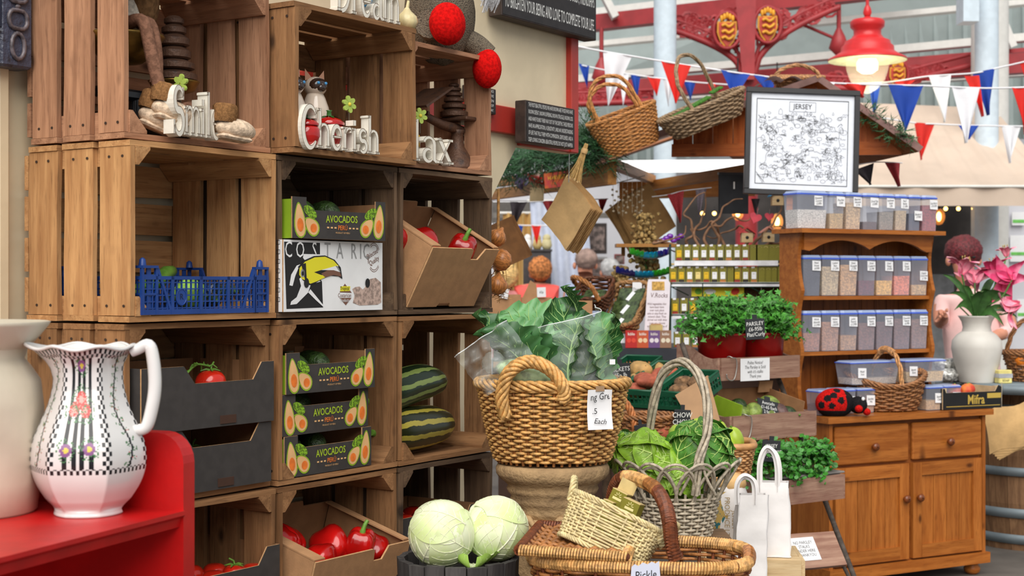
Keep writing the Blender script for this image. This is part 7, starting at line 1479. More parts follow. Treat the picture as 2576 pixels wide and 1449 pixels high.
# wicker trays with herb packs
MT_RUSH = pm('twisted rush', (150, 110, 68), .8, .3, 60)
def wtray(lab, mx, w, d, h, mt, rr, rows_):
 t = thing('wicker_tray', lab, 'basket', mx, 'wicker herb trays'); pos = ring_pos(w / 2, d / 2, 0, h, lambda q: lerp(.9, 1, q), 5); mb = MB(); weave(mb, pos, rows_, 30, .006, rr, 5); mb.build('weave', mt, t, kind='stuff'); mb = MB(); rope(mb, [pos(k / 70, 1.02)[0] for k in range(70)], rr, 3, rr * .9, 18, 5, closed=True); mb.build('rope_rim', mt, t); MB().box((0, 0, .004), (w * .9, d * .9, .006)).build('base', pm('dark tray lining', (64, 44, 30), .8), t); return t
wm = M.Translation(P(1578, 790, 7.72)) @ RZ(-24) @ RX(38); wtray('rectangular rush tray of herb packs leaning on the counter', wm, .2, .36, .07, MT_RUSH, .008, 5)
for k in range(3):
 o = thing('herb_pack', ('herb packet at the lower end of the rush tray', 'herb packet in the middle of the rush tray', 'herb packet at the upper end of the rush tray')[k], 'packet', wm @ T(0, -.11 + .11 * k, .035) @ RX(12), 'herb packets'); MB().box((0, 0, 0), (.15, .1, .02), ch=.006).build('film_pack', pm('dark herbs in film', (64, 78, 44), .2, .5, 60, coat=.7), o); MB().box((.005, -.01, .011), (.022, .06, .001)).build('white_label', MT_NOTE, o, RZ(-25))
for k, tx in enumerate(('Thyme', 'Kale')): t = note('white card reading %s pinned in the rush tray' % tx.lower(), M.Translation(P(1603 + 24 * k, 728, 7.78)), .05 if k == 0 else .035, .075, tx, .022)
wm2 = M.Translation(P(1500, 758, 7.75)) @ RZ(-20) @ RX(30); b2 = wtray('dark brown lined basket with a cane handle beside the rush tray', wm2, .18, .22, .08, wick('dark chestnut cane', (96, 54, 28)), .006, 7); hand(b2, [(-.1, .05, .05), (-.11, .0, .14), (-.06, -.05, .17), (.02, -.1, .15), (.06, -.13, .08)], 'handle', .008, 4, .006, 3, wick('amber cane', (156, 100, 48)))
o = thing('herb_pack', 'herb packet lying in the dark brown basket', 'packet', wm2 @ T(0, -.02, .04), 'herb packets'); MB().box((0, 0, 0), (.12, .12, .02), ch=.006).build('film_pack', pm('dark herbs in film', (64, 78, 44)), o); MB().box((.01, -.01, .011), (.02, .06, .001)).build('white_label', MT_NOTE, o, RZ(-25))
for k, (px, py) in enumerate(((1268, 738), (1362, 735), (1420, 770))): note(('small white price card by the hanging onions', 'small white price card behind the greens', 'striped white card between the greens and the brown basket')[k], M.Translation(P(px, py, 7.535)) @ RY(10 - 12 * k), .045, .05, ('£1', '65p', 'Leeks')[k], .018)
for k, (px, w) in enumerate(((1270, .16), (1350, .15), (1440, .2))):
 o = thing('kraft_produce_box', ('kraft box on the counter beside the onions', 'kraft box with a torn flap behind the greens', 'wide kraft box beside the dark brown basket')[k], 'box', M.Translation(V((P(px, 0, 7.55).x, 7.55, zc + .001))), 'kraft boxes on the counter'); hh_ = .27 - .015 * k
 for nm, c, d_ in (('front_panel', (0, 0, hh_ / 2), (w, .005, hh_)), ('back_panel', (0, .2, hh_ / 2), (w, .005, hh_)), ('side_panel', (-w / 2, .1, hh_ / 2), (.005, .2, hh_)), ('side_panel', (w / 2, .1, hh_ / 2), (.005, .2, hh_)), ('bottom_panel', (0, .1, .003), (w, .2, .005))): MB().box(c, d_).build(nm, MT_KRAFT, o)
 if k == 1: MB().prism([(-.05, 0), (.03, 0), (.02, .07), (-.01, .09)], 0, -.005, 0, front_mx(-.02, .2, hh_)).build('torn_flap', MT_KRAFT, o)
# glass dishes, seed heads and shelf
t = thing('thin_shelf', 'thin plank shelf running behind the corner post', 'shelf', M.Translation(P(1625, 618, 8.0))); board('plank', t, (0, 0, 0), .33, .14, .018, (1, 0, 0), (0, 1, 0), MT_STL, 0); MB().box((-.12, .05, -.03), (.02, .02, .05)).build('bracket', MT_STL, t); MB().tube([(.05, .03, -.0), (.05, .03, -.52)], .012, 6).build('dowel', MT_STL, t)
def dish(lab, p, L_, mts):
 t = thing('glass_dish', lab, 'dish', M.Translation(p), 'coloured glass dishes'); n = 3
 for k in range(n):
  def f(u, v, k=k): x = lerp(-L_ / 2, L_ / 2, (k + u) / n); w = .05 * math.sqrt(max(.02, 1 - (2 * x / L_) ** 2)); return (x, (v - .5) * 2 * w, .035 * (2 * v - 1) ** 2 + .03 * (2 * x / L_) ** 2 + .006 * math.sin(x * 260) * abs(2 * v - 1))
  MB().grid(14, 9, f).build('glass_bowl', mts[k], t)
gl = lambda n, c: pm(n, c, .08, .1, 20, coat=1, trans=.3)
GA_, GB_, GC_, GD_ = gl('green glass', (60, 170, 40)), gl('turquoise glass', (20, 150, 190)), gl('violet glass', (50, 30, 150)), gl('indigo glass', (34, 40, 120))
dish('upper coloured glass leaf dish, green shading to violet', P(1635, 652, 7.9), .22, (GA_, GB_, GC_)); dish('lower coloured glass leaf dish, indigo shading to green', P(1620, 700, 7.85), .30, (GD_, GB_, GA_))
t = thing('glass_flowers', 'purple glass flowers at the end of the thin shelf', 'ornament', M.Translation(P(1690, 605, 8.0)))
for k in range(6): lumpy(MB(), (.02, .016, .014), lambda d: 1 + .2 * fbm(d, 5), 12, 8).build('bloom', pm('purple glass', (110, 40, 160), .1, .3, 40, coat=1), t, T(-.05 + .02 * k, 0, .012 * (k % 3)))
MT_SEED = pm('dried seed head', (156, 128, 78), .9, .5, 60, bump=1, bscale=80)
for k, (px, py, r, h, nm) in enumerate(((1622, 585, .055, .1, 'tall dried seed bouquet above the thin shelf'), (1625, 655, .09, .14, 'dried seed bouquet hanging below the shelf'), (1562, 690, .035, .04, 'small dried seed bunch by the corner post'))):
 t = thing('seed_bouquet', nm, 'dried flowers', M.Translation(P(px, py, 8.05)), 'dried seed bouquets'); mb = MB()
 for q in range(260): d = V((random.gauss(0, .42), random.gauss(0, .42), random.uniform(-.5, .5))); mb.ball((d.x * r, d.y * r, d.z * h * 2), random.uniform(.009, .015), 6, 4)
 mb.build('seed_heads', MT_SEED, t, kind='stuff'); MB().tube([(0, 0, -h), (0, 0, h * .3)], .008, 6).build('stems', MT_STEM, t)
# ---------------------------------------------------------------- hanging things
def bagstack(lab, mx, s, n, dxy, mt=None):
 t = thing('kraft_bag_bundle', lab, 'paper bag', mx, 'hanging bundles of kraft bags')
 for k in range(n):
  def f(u, v, k=k): return ((u - .5) * s * .86 + (v - .5) * -.0 + dxy[0] * k + .004 * math.sin(5 * v + k), dxy[1] * k + .012 * math.sin(PI * u) + .004 * NZ.noise(V((u * 3, v * 3, k))), (v - .5) * s + dxy[2] * k)
  MB().grid(7, 7, f).build('bag', mt or MT_BAG, t)
 return t
b1 = bagstack('big bundle of kraft paper bags hanging by one corner', M.Translation(P(1424, 538, 5.7)) @ RZ(-48) @ RY(42), .215, 14, (.001, .0045, -.0006)); MB().tube([(-.07, 0, .1), (-.12, 0, .16), (-.2, 0, .25)], .0015, 4).build('string', MT_HOOK, b1)
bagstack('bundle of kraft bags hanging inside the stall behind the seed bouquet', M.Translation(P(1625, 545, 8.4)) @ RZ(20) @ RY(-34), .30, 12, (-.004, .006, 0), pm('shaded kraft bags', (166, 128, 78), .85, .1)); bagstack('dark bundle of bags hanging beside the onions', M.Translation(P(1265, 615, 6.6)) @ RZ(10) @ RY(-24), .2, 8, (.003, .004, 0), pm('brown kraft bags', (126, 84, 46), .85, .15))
MB().tube([(0, 0, .1), (-.03, 0, .2), (-.1, 0, .34)], .002, 4).build('string', MT_HOOK, bpy.data.objects['kraft_bag_bundle.002'])
t = thing('wheat_bunch', 'tied bunch of straw-coloured wheat above the kraft bags', 'dried flowers', M.Translation(P(1470, 380, 5.75)) @ RY(18)); mb = MB(); md = MB()
for k in range(30): a = random.gauss(0, .16); b = random.gauss(0, .12); e = V((-.06 * 0 + a * .1, b * .1, -.11 - random.random() * .02)); mb.tube([(a * .02, b * .02, .03), tuple(e * .5), tuple(e)], .0016, 4); md.tube([e, e + V((a * .03, b * .03, -.035))], [.005, .002], 5)
mb.build('straw', pm('wheat straw', (206, 168, 104), .8, .2, 60), t, kind='stuff'); md.build('ear', pm('wheat ears', (214, 180, 124), .85, .3, 80), t, kind='stuff'); MB().lathe([(.012, -.01), (.014, 0), (.012, .01)], 12).build('tie', MT_BAG, t)
t = thing('lavender_bunch', 'hanging bunch of dried lavender under the garland', 'dried flowers', M.Translation(P(1330, 412, 9.2)) @ RY(24) @ SC(1.25, 1.25, 1.25)); mb = MB(); md = MB()
for k in range(40): a, b = random.gauss(0, .3), random.gauss(0, .3); e = V((a * .05, b * .05, -.07 - random.random() * .05)); mb.tube([(a * .01, b * .01, .05), tuple(e)], .0014, 4); md.ball(tuple(e), (.006, .006, .014), 6, 5)
mb.build('stems', pm('lavender stalk', (176, 140, 104), .8), t, kind='stuff'); md.build('blossom', pm('lavender bloom', (130, 116, 156), .9, .3, 60), t, kind='stuff')
t = thing('toadstool_ornament', 'red spotted toadstool ornament hanging upside down with a paper tag', 'ornament', M.Translation(P(1352, 445, 9.05)) @ RY(20) @ SC(1.24, 1.24, 1.24)); MB().lathe([(.001, -.035), (.03, -.03), (.052, -.012), (.054, 0), (.02, .004)], 24).build('cap', pm('red toadstool', (190, 22, 20), .4, .1), t); MB().lathe([(.012, 0), (.014, .03), (.01, .07), (.001, .075)], 14).build('stalk', MT_CAT, t)
for k in range(7): a = k * .9; MB().ball((.046 * math.cos(a), .046 * math.sin(a), -.016), .005, 6, 5).build('spot', MT_NOTE, t)
MB().box((0, -.01, -.09), (.07, .012, .07)).build('paper_tag', pm('aged tag', (206, 182, 140), .8), t, RY(-18)); MB().text('Stewed\nSummer\nPicks', .015, front_mx(-.028, -.018, -.085), shear=.1).build('handwriting', MT_INK, t)
t = thing('harvest_sign', 'orange and red painted sign on the stall eave', 'sign', M.Translation(P(1402, 452, 8.3)) @ RZ(-20) @ RY(-5)); MB().box((0, 0, 0), (.15, .015, .085)).build('board', pm('orange paint', (206, 96, 36), .6, .3, 30, c2=(190, 60, 60)), t); MB().text('HARVEST', .032, front_mx(0, -.009, .012), sx=.8, bold=.02).build('lettering', flatmat('mustard letters', (232, 180, 50)), t)
MT_ONI = pm('onion skin', (186, 118, 62), .35, .3, 30, stretch=(6, 6, .6)); os_ = thing('onion_string', 'string of brown onions hanging at the crate corner', 'onions', M.Translation(P(1262, 600, 4.75)))
for k, (px, py, r, ry) in enumerate(((1250, 598, .031, 30), (1262, 655, .036, -70), (1250, 718, .035, 10), (1244, 640, .026, 60))): o = MB(); o.lathe([(.001, -.9), (.3, -.86), (.75, -.6), (1, -.1), (.95, .3), (.6, .7), (.25, .95), (.12, 1.25)], 18, mx=SC(r, r, r)); o.build('onion', MT_ONI, os_, M.Translation(P(px, py, 4.73) - P(1262, 600, 4.75)) @ RY(ry))
mb = MB()
for k in range(50): x = random.gauss(-.012, .008); z = random.uniform(-.16, -.04); mb.tube([(x, random.gauss(0, .008), z), (x + random.gauss(0, .012), random.gauss(0, .01), z - .04), (x + random.gauss(0, .02), 0, z - .05)], .0012, 3)
mb.tube(smooth([(-.01, 0, .16), (-.012, .0, 0), (-.015, 0, -.17)], 6), .005, 6); mb.build('plaited_straw', pm('onion straw', (176, 130, 76), .8, .3, 60), os_, kind='stuff')
t = thing('wind_chime', 'shell and bead wind chime hanging inside the stall', 'wind chime', M.Translation(P(1578, 455, 8.3))); MB().tube([(-.09, 0, -.02), (.1, 0, .03)], .003, 5).build('bar', MT_HOOK, t); MB().tube([(0, 0, .1), (0, 0, 0)], .002, 4).build('hook', MT_HOOK, t)
for k in range(7):
 x = -.08 + .027 * k; mb = MB(); mb.tube([(x, 0, .005), (x, 0, -.16 - .02 * (k % 3))], .0012, 4)
 for q in range(5): mb.ball((x + random.gauss(0, .006), 0, -.05 - q * .03 - .01 * (k % 2)), (.008, .006, .007), 8, 5)
 mb.build('bead_strand', pm('pearly shell', (206, 190, 160), .3, .4, 60), t)
# garlands
MT_FIR = pm('fir needle', (44, 84, 48), .6, .4, 20); MT_FIR2 = pm('fir twig', (80, 60, 40), .8)
def garland(lab, pts, rad, n, L_):
 t = thing('fir_garland', lab, 'garland', M.Translation(pts[0]), 'fir garlands'); pp = smooth([p - pts[0] for p in pts], 8); MB().tube(pp, .008, 5).build('wire_core', MT_FIR2, t); mb = MB()
 for k in range(n):
  p = random.choice(pp); d = V((random.gauss(0, 1), random.gauss(0, 1), random.gauss(0, 1))).normalized(); c = p + d * rad * random.random(); tw = V((random.gauss(0, 1), random.gauss(0, .6), random.gauss(.2, .8))).normalized() * L_
  for q in range(9):
   b = c + tw * q / 9; e = (V((random.gauss(0, 1), random.gauss(0, 1), random.gauss(0, 1))).normalized() + tw.normalized() * .8) * L_ * .42; s_ = e.orthogonal().normalized() * .0035; mb.add([b - s_, b + s_, b + e], [(0, 1, 2)])
 mb.build('needles', MT_FIR, t, kind='stuff')
garland('green fir garland along the stall eave above the harvest sign', [P(1262, 430, 9.4), P(1330, 400, 8.8), P(1400, 395, 8.4), P(1470, 370, 8.0), P(1510, 380, 7.9)], .14, 620, .12); garland('short fir garland at the far end of the stall roof', [P(2172, 275, 7.75), P(2195, 298, 7.7), P(2250, 335, 7.62), P(2295, 345, 7.58)], .03, 70, .075)
# baskets on the roof
def rbasket(lab, c, ry, rx_, ry_, h, mt, handles, rows_, ns_, rr):
 mx = M.Translation(c) @ RY(ry) @ RX(10); t = thing('roof_basket', lab, 'basket', mx, 'baskets on the stall roof'); pos = ring_pos(rx_, ry_, 0, h, lambda q: lerp(.72, 1, q ** .7), 2.6); mb = MB(); weave(mb, pos, rows_, ns_, rr * 1.2, rr, 5); mb.build('weave', mt, t, kind='stuff'); mb = MB()
 for k in range(ns_): mb.tube([pos(k / ns_, q)[0] for q in (0, .5, 1)], rr * .8, 4)
 mb.build('stake', mt, t, kind='stuff'); mb = MB(); rope(mb, [pos(k / 90, 1.02)[0] for k in range(90)], rr * 1.3, 4, rr, 12, 5, closed=True); mb.build('braided_rim', mt, t); MB().lathe([(.001, .004), (rx_ * .7, .004)], 20, mx=SC(1, ry_ / rx_, 1)).build('base', mt, t)
 for hp in handles: mb = MB(); rope(mb, smooth(hp, 8), .006, 3, .006, 3, 6); mb.build('handle', mt, t)
 return mx
rbasket('honey wicker basket with two loop handles tipped on the stall roof', P(1592, 375, 7.92), -20, .19, .13, .2, wick('polished honey willow', (190, 130, 70)), [[(-.13, -.09, .18), (-.14, -.09, .34), (-.06, -.08, .42), (.06, -.08, .38), (.11, -.09, .2)], [(-.13, .09, .18), (-.14, .09, .3), (-.05, .09, .37), (.06, .09, .33), (.11, .09, .2)]], 20, 34, .0045)
m_ = rbasket('shallow grey-brown basket lined with turf on the stall roof', P(1782, 318, 7.85), -22, .24, .13, .12, wick('grey unpeeled willow', (150, 124, 94)), [[(-.06, -.12, .1), (-.09, -.1, .28), (-.02, -.02, .40), (.08, .06, .34), (.12, .12, .1)]], 11, 30, .0062)
t = thing('turf_strip', 'bright green artificial turf lining the shallow roof basket', 'turf', m_ @ T(.0, -.02, .12) @ RY(-8)); MB().box((-.06, 0, .02), (.24, .1, .012), ch=.003).build('sheet', pm('artificial turf', (74, 132, 40), .9, .4, 120, bump=1, bscale=200), t); MB().box((.11, .02, .03), (.07, .08, .012), ch=.003).build('offcut', pm('artificial turf', (74, 132, 40)), t)
rbasket('tan basket with low handle behind the framed map', P(2005, 222, 8.05), 0, .14, .1, .06, wick('tan roof willow', (176, 128, 84)), [[(-.13, 0, .05), (-.09, 0, .1), (0, 0, .125), (.09, 0, .1), (.13, 0, .05)]], 6, 24, .005)
t = thing('open_catalogue', 'open white catalogue lying on the stall roof behind the map', 'book', M.Translation(P(1965, 212, 7.95)))
for sg in (-1, 1): MB().grid(8, 4, lambda u, v, sg=sg: (sg * .14 * u, (v - .5) * .16, .03 * math.sin(PI * min(1, u * 1.2)) + .012 - .02 * u)).build('page', MT_NOTE, t)
# framed map
fm = M.Translation(P(2017, 358, 7.3)) @ RY(2.2) @ RX(-4)
t = thing('framed_map', 'black framed line-drawn map of Jersey above the storage tubs', 'picture', fm); fw, fh = .565, .535
for nm, c, d_ in (('frame_rail', (0, 0, fh / 2 - .013), (fw, .03, .026)), ('frame_rail', (0, 0, -fh / 2 + .013), (fw, .03, .026)), ('frame_stile', (-fw / 2 + .013, 0, 0), (.026, .03, fh - .052)), ('frame_stile', (fw / 2 - .013, 0, 0), (.026, .03, fh - .052))): MB().box(c, d_, ch=.002).build(nm, pm('black satin frame', (30, 28, 30), .4), t)
pp_ = MB().box((0, .003, 0), (fw - .05, .006, fh - .05)).build('paper', pm('map paper', (226, 230, 238), .6, .02), t); mb = MB(); f = front_mx(0, -.002, 0); bx_, bz_ = fw / 2 - .055, fh / 2 - .055
mb.strokes([[(-bx_, -bz_), (bx_, -bz_), (bx_, bz_), (-bx_, bz_), (-bx_, -bz_)]], .0014, f); mb.text('JERSEY', .035, f @ T(.0, bz_ - .035, 0), sx=.9); mb.strokes([[(-.065, bz_ - .06), (.065, bz_ - .06), (.065, bz_ - .012), (-.065, bz_ - .012), (-.065, bz_ - .06)]], .0006, f)
coast = smooth([(-.17, .1, 0), (-.05, .11, 0), (.1, .1, 0), (.18, .05, 0), (.17, -.06, 0), (.09, -.05, 0), (.02, -.04, 0), (-.05, -.09, 0), (-.1, -.13, 0), (-.18, -.12, 0), (-.16, -.02, 0)], 10, True); mb.strokes([[(p.x + .004 * math.sin(k * 1.3), p.y + .004 * math.cos(k * 1.7)) for k, p in enumerate(coast)]], .0006, f)
rnd = random.Random(5)
for k in range(300):
 x, y = rnd.uniform(-bx_ + .02, bx_ - .02), rnd.uniform(-bz_ + .02, bz_ - .07); s_ = rnd.uniform(.006, .02); typ = k % 4
 if typ == 0: mb.strokes([[(x + s_ * math.cos(a), y + s_ * .7 * math.sin(a)) for a in [q * PI / 4 for q in range(9)]]], .0005, f)
 elif typ == 1: mb.strokes([[(x, y), (x + s_, y), (x + s_, y + s_), (x + s_ / 2, y + s_ * 1.6), (x, y + s_), (x, y)]], .0005, f)
 elif typ == 2: mb.strokes([[(x + q * s_ * .4, y + s_ * .4 * (q % 2)) for q in range(6)]], .0005, f)
 else: mb.strokes([[(x + rnd.gauss(0, s_ * .7), y + rnd.gauss(0, s_ * .7)) for _ in range(7)]], .0005, f)
mb.build('line_drawing', MT_INK, pp_); MB().box((0, .012, 0), (fw - .04, .01, fh - .04)).build('backing', MT_KRAFT, t)
for x in (-.05, .2): MB().box((x, .02, -fh / 2 - .085), (.03, .012, .19)).build('prop', MT_PINE, t)
t = thing('wall_blackboard', 'black menu board hanging in the stall beside the framed map', 'board', M.Translation(P(1845, 488, 8.2)) @ RZ(12)); MB().box((0, 0, 0), (.17, .02, .22)).build('board', MT_SLATE, t); MB().box((0, .0, .113), (.18, .024, .012)).build('top_rail', pm('black satin frame', (30, 28, 30)), t); MB().strokes([[(-.0, .03), (.0, .065)]], .004, front_mx(0, -.0115, 0)).build('chalk_mark', MT_CHALK, t)
# contorted willow with hearts and birdhouses
MT_TWIG = pm('contorted willow bark', (136, 100, 74), .8, .25, 30)
t = thing('contorted_willow', 'twisted willow branches hung with hearts behind the spice rack', 'branch', M.Translation(P(1830, 612, 8.0)))
rnd = random.Random(11)
for k in range(11):
 p = V((-.26 + .05 * k, rnd.uniform(-.06, .06), -.02)); pts = [p]; d = V((rnd.gauss(0, .5), rnd.gauss(0, .2), 1)).normalized()
 for q in range(9): d = (d + V((rnd.gauss(0, .75), rnd.gauss(0, .35), rnd.gauss(.1, .5)))).normalized(); pts.append(pts[-1] + d * .045)
 pts = [V((p.x, p.y, min(p.z, .32))) for p in pts]; sp = smooth(pts, 4); MB().tube(sp, [.009 * (1 - .7 * i / len(sp)) for i in range(len(sp))], 6).build('branch', MT_TWIG, t)
def heart(p, s, ry):
 pts = [(s * .06 * 16 * math.sin(a) ** 3, s * .06 * (13 * math.cos(a) - 5 * math.cos(2 * a) - 2 * math.cos(3 * a) - math.cos(4 * a))) for a in [q * 2 * PI / 24 for q in range(24)]]
 o = thing('felt_heart', 'pink felt heart hanging in the willow, ' + ('larger and tilted' if s > .03 else 'slim one beside the tubs'), 'ornament', M.Translation(p) @ RY(ry)); MB().prism(pts, -.008, .008, 0, front_mx()).build('felt', pm('pink felt', (226, 90, 104), .9), o); MB().tube([(0, 0, s * .3), (0, 0, s * 1.6)], .0015, 4).build('thread', MT_HOOK, o)
heart(P(1900, 548, 7.9), .034, 20); heart(P(1935, 545, 7.9), .026, 5)
for k, (px, py, c, nm) in enumerate(((1878, 598, (200, 60, 60), 'red-roofed toy birdhouse among the willow twigs'), (1932, 597, (222, 150, 130), 'pale pink toy birdhouse beside the tubs'), (1955, 505, (60, 150, 200), 'blue-roofed toy birdhouse hanging by the tubs'))):
 o = thing('toy_birdhouse', nm, 'ornament', M.Translation(P(px, py, 7.85)), 'toy birdhouses'); MB().box((0, 0, 0), (.06, .05, .05)).build('body', MT_PALE, o); mb = MB(); mb.prism([(-.045, .02), (0, .05), (.045, .02), (.045, .027), (0, .058), (-.045, .027)], -.035, .035, 0, RX(90)); mb.build('roof', pm('painted roof %d' % k, c, .6), o); MB().ball((0, -.024, .0), (.01, .004, .01), 10, 6).build('hole', MT_INK, o)
# ---------------------------------------------------------------- bunting
FL = {'r': pm('red bunting', (216, 40, 30), .8, .06, 8), 'w': pm('white bunting', (236, 236, 240), .8, .04, 8), 'b': pm('blue bunting', (24, 66, 160), .8, .08, 8), 'g': pm('green bunting', (20, 120, 74), .8), 'k': pm('dark spotted cloth', (46, 38, 44), .8, .3, 200), 'c': pm('red gingham cloth', (160, 46, 52), .8, .35, 260), 'm': pm('grey checked cloth', (130, 120, 130), .8, .25, 260)}
def bunting(lab, cord, flags, Z, grp='bunting strings', cr=.006):
 zf = Z if callable(Z) else (lambda px: Z)
 o = P(cord[0][0], cord[0][1], zf(cord[0][0])); t = thing('bunting_string', lab, 'bunting', M.Translation(o), grp)
 MB().tube([p - o for p in smooth([P(x, y, zf(x)) for x, y in cord], 6)], cr, 5).build('cord', FL['w'], t)
 for c, a, b, tip in flags:
  A, B, Q = P(*a, zf(a[0])) - o, P(*b, zf(b[0])) - o, P(*tip, zf(tip[0])) - o; ph = a[0] * .37
  def f(u, v): 
   p = A.lerp(B, u).lerp(Q, v * .985); return p + V((0, .025 * math.sin(PI * 2 * u + ph) * (.3 + v) - .004, 0))
  mb = MB().grid(9, 7, f); mb.grid(9, 7, lambda u, v: f(u, v) + V((0, .003, 0))); mb.build('flag', FL[c], t)
bunting('bunting string sweeping from the shop sign over the stall roof', [(1430, 112), (1510, 128), (1600, 143), (1740, 166), (1890, 188), (2040, 205), (2170, 212), (2330, 216), (2480, 222), (2620, 218)], [('w', (1517, 130), (1590, 142), (1530, 268)), ('r', (1663, 154), (1738, 166), (1700, 262)), ('b', (1813, 176), (1886, 188), (1845, 250)), ('b', (1895, 189), (1965, 198), (1930, 235)), ('w', (2052, 206), (2100, 209), (2075, 240)), ('r', (2110, 209), (2180, 213), (2172, 246)), ('b', (2234, 213), (2322, 216), (2277, 332)), ('w', (2394, 219), (2464, 222), (2430, 362)), ('r', (2545, 221), (2600, 220), (2580, 340))], 9.6)
bunting('higher bunting string rising behind the lamp', [(2130, 212), (2240, 206), (2335, 192), (2450, 184), (2505, 172), (2600, 150)], [('r', (2250, 206), (2302, 202), (2275, 222)), ('w', (2336, 192), (2392, 188), (2376, 310)), ('b', (2446, 184), (2502, 172), (2486, 292)), ('r', (2425, 192), (2462, 190), (2472, 295)), ('r', (2566, 158), (2600, 150), (2590, 220)), ('b', (2185, 210), (2215, 208), (2196, 300))], 10.4)
bunting('low bunting string in front of the cream awning', [(2180, 290), (2300, 309), (2350, 312), (2460, 316), (2600, 318)], [('r', (2300, 308), (2351, 312), (2317, 404)), ('b', (2410, 315), (2462, 316), (2436, 352)), ('w', (2520, 318), (2568, 318), (2540, 412))], 11.4)
bunting('far bunting string under the red girder', [(1436, 158), (1520, 176), (1620, 192), (1740, 206), (1860, 215)], [('b', (1455, 160), (1482, 166), (1477, 222)), ('w', (1557, 183), (1582, 188), (1567, 268)), ('b', (1586, 188), (1611, 191), (1603, 254)), ('r', (1628, 193), (1662, 199), (1652, 242)), ('w', (1668, 199), (1692, 203), (1682, 268)), ('b', (1720, 205), (1750, 208), (1738, 252)), ('r', (1780, 209), (1800, 212), (1790, 240))], 12)
bunting('indoor bunting string across the shop behind the stall', [(1270, 566), (1320, 567), (1400, 568)], [('g', (1286, 566), (1296, 567), (1292, 690)), ('b', (1295, 567), (1316, 567), (1306, 622)), ('r', (1337, 567), (1361, 568), (1350, 618))], 14)
bunting('string of dark and gingham cloth flags under the stall eave', [(1240, 508), (1330, 508), (1400, 505), (1530, 500)], [('k', (1283, 508), (1326, 508), (1293, 575)), ('c', (1364, 506), (1398, 505), (1384, 545)), ('c', (1505, 502), (1528, 500), (1512, 540))], 8.6, cr=.003)
bunting('string of gingham cloth flags inside the stall above the spice rack', [(1640, 495), (1680, 490), (1720, 480), (1790, 472)], [('c', (1678, 490), (1720, 480), (1711, 562)), ('m', (1750, 478), (1778, 474), (1758, 546)), ('k', (1890, 500), (1912, 500), (1902, 540))], 8.25, cr=.003)
bunting('gingham cloth flags at the far corner of the stall roof', [(2140, 418), (2200, 408), (2270, 410)], [('k', (2148, 428), (2198, 410), (2190, 466)), ('c', (2226, 409), (2264, 410), (2262, 470))], 7.9, cr=.003)
# ---------------------------------------------------------------- market hall roof
MT_HRED = pm('old red ironwork', (158, 44, 48), .5, .1, 8); MT_PANEL = pm('pale green roof boarding', (196, 210, 208), .7, .05, 4); MT_HW = pm('white roof timber', (226, 224, 218), .6, .03); MT_COL = pm('pale blue-white column', (206, 220, 230), .5, .04)
mb = MB(); A, B, Cc, Dd = P(900, 445, 18.7), P(3100, 320, 16.0), P(3100, -440, 14.4), P(900, -220, 17.3); mb.add([A, B, Cc, Dd], [(0, 1, 2, 3)]); ce = struct(mb, 'ceiling', MT_PANEL)
for k in range(64):
 u = (k + .5) / 64; a = A.lerp(B, u); b = Dd.lerp(Cc, min(1, u * 1.0)); MB().tube([a + V((0, -.05, 0)), b + V((0, -.05, 0))], .035, 4).build('roof_rib', MT_PANEL, ce)
def hb(name, x0, y0, x1, y1, th, mt, Z0=15.5, Z1=14.0, d=.15): 
 a, b = P(x0, y0, Z0), P(x1, y1, Z1); return beam(name, ce, a, b, d, th * 15 / F, mt)
for k, (x0, y0, x1, y1, th, mt) in enumerate(((1400, 122, 2700, -5, 13, MT_HW), (1400, 205, 2700, 84, 18, MT_HW), (1400, 225, 2700, 118, 10, MT_HRED), (1400, 55, 2300, -50, 40, MT_HW), (1400, 268, 2700, 178, 10, MT_HW))): hb('purlin', x0, y0, x1, y1, th, mt)
for k, (x0, y0, x1, y1, th) in enumerate(((1400, 70, 2250, -28, 36), (1400, 238, 2700, 152, 44))): hb('iron_girder', x0, y0, x1, y1, th, MT_HRED, 14.4, 13.2)
for x0, y0, x1, y1 in ((1520, -10, 1548, 45), (2490, -20, 2545, 120), (2070, 0, 2060, 40)): hb('strut', x0, y0, x1, y1, 16, MT_HW, 14, 14)
for x, y0, y1 in ((1513, 70, 185), (2110, 12, 110)): MB().tube([P(x, y0, 13.2), P(x, y1, 13.2)], .02, 6).build('tie_rod', MT_HRED, ce); MB().lathe([(.01, -.12), (.09, -.04), (.06, .06), (.02, .14)], 12).build('rod_finial', MT_HRED, ce, M.Translation(P(x, y1, 13.2)))
MB().tube([P(2015, 60, 13.2), P(2108, 100, 13.2)], .015, 5).build('tie_rod', MT_HRED, ce)
t = MB(); t.add([P(1848, -30, 13), P(1902, -30, 13), P(1898, 200, 13), P(1868, 200, 13), P(1848, -30, 13.3), P(1902, -30, 13.3), P(1898, 200, 13.3), P(1868, 200, 13.3)], [(0, 1, 2, 3), (0, 3, 7, 4), (1, 5, 6, 2), (7, 6, 5, 4)]); t.build('bracket_post', MT_HRED, ce)
MB().tube([P(1878, 190, 13.2), V((P(1878, 0, 13.2).x, 13.2, 0))], .1, 12).build('iron_column', MT_HRED, ce)
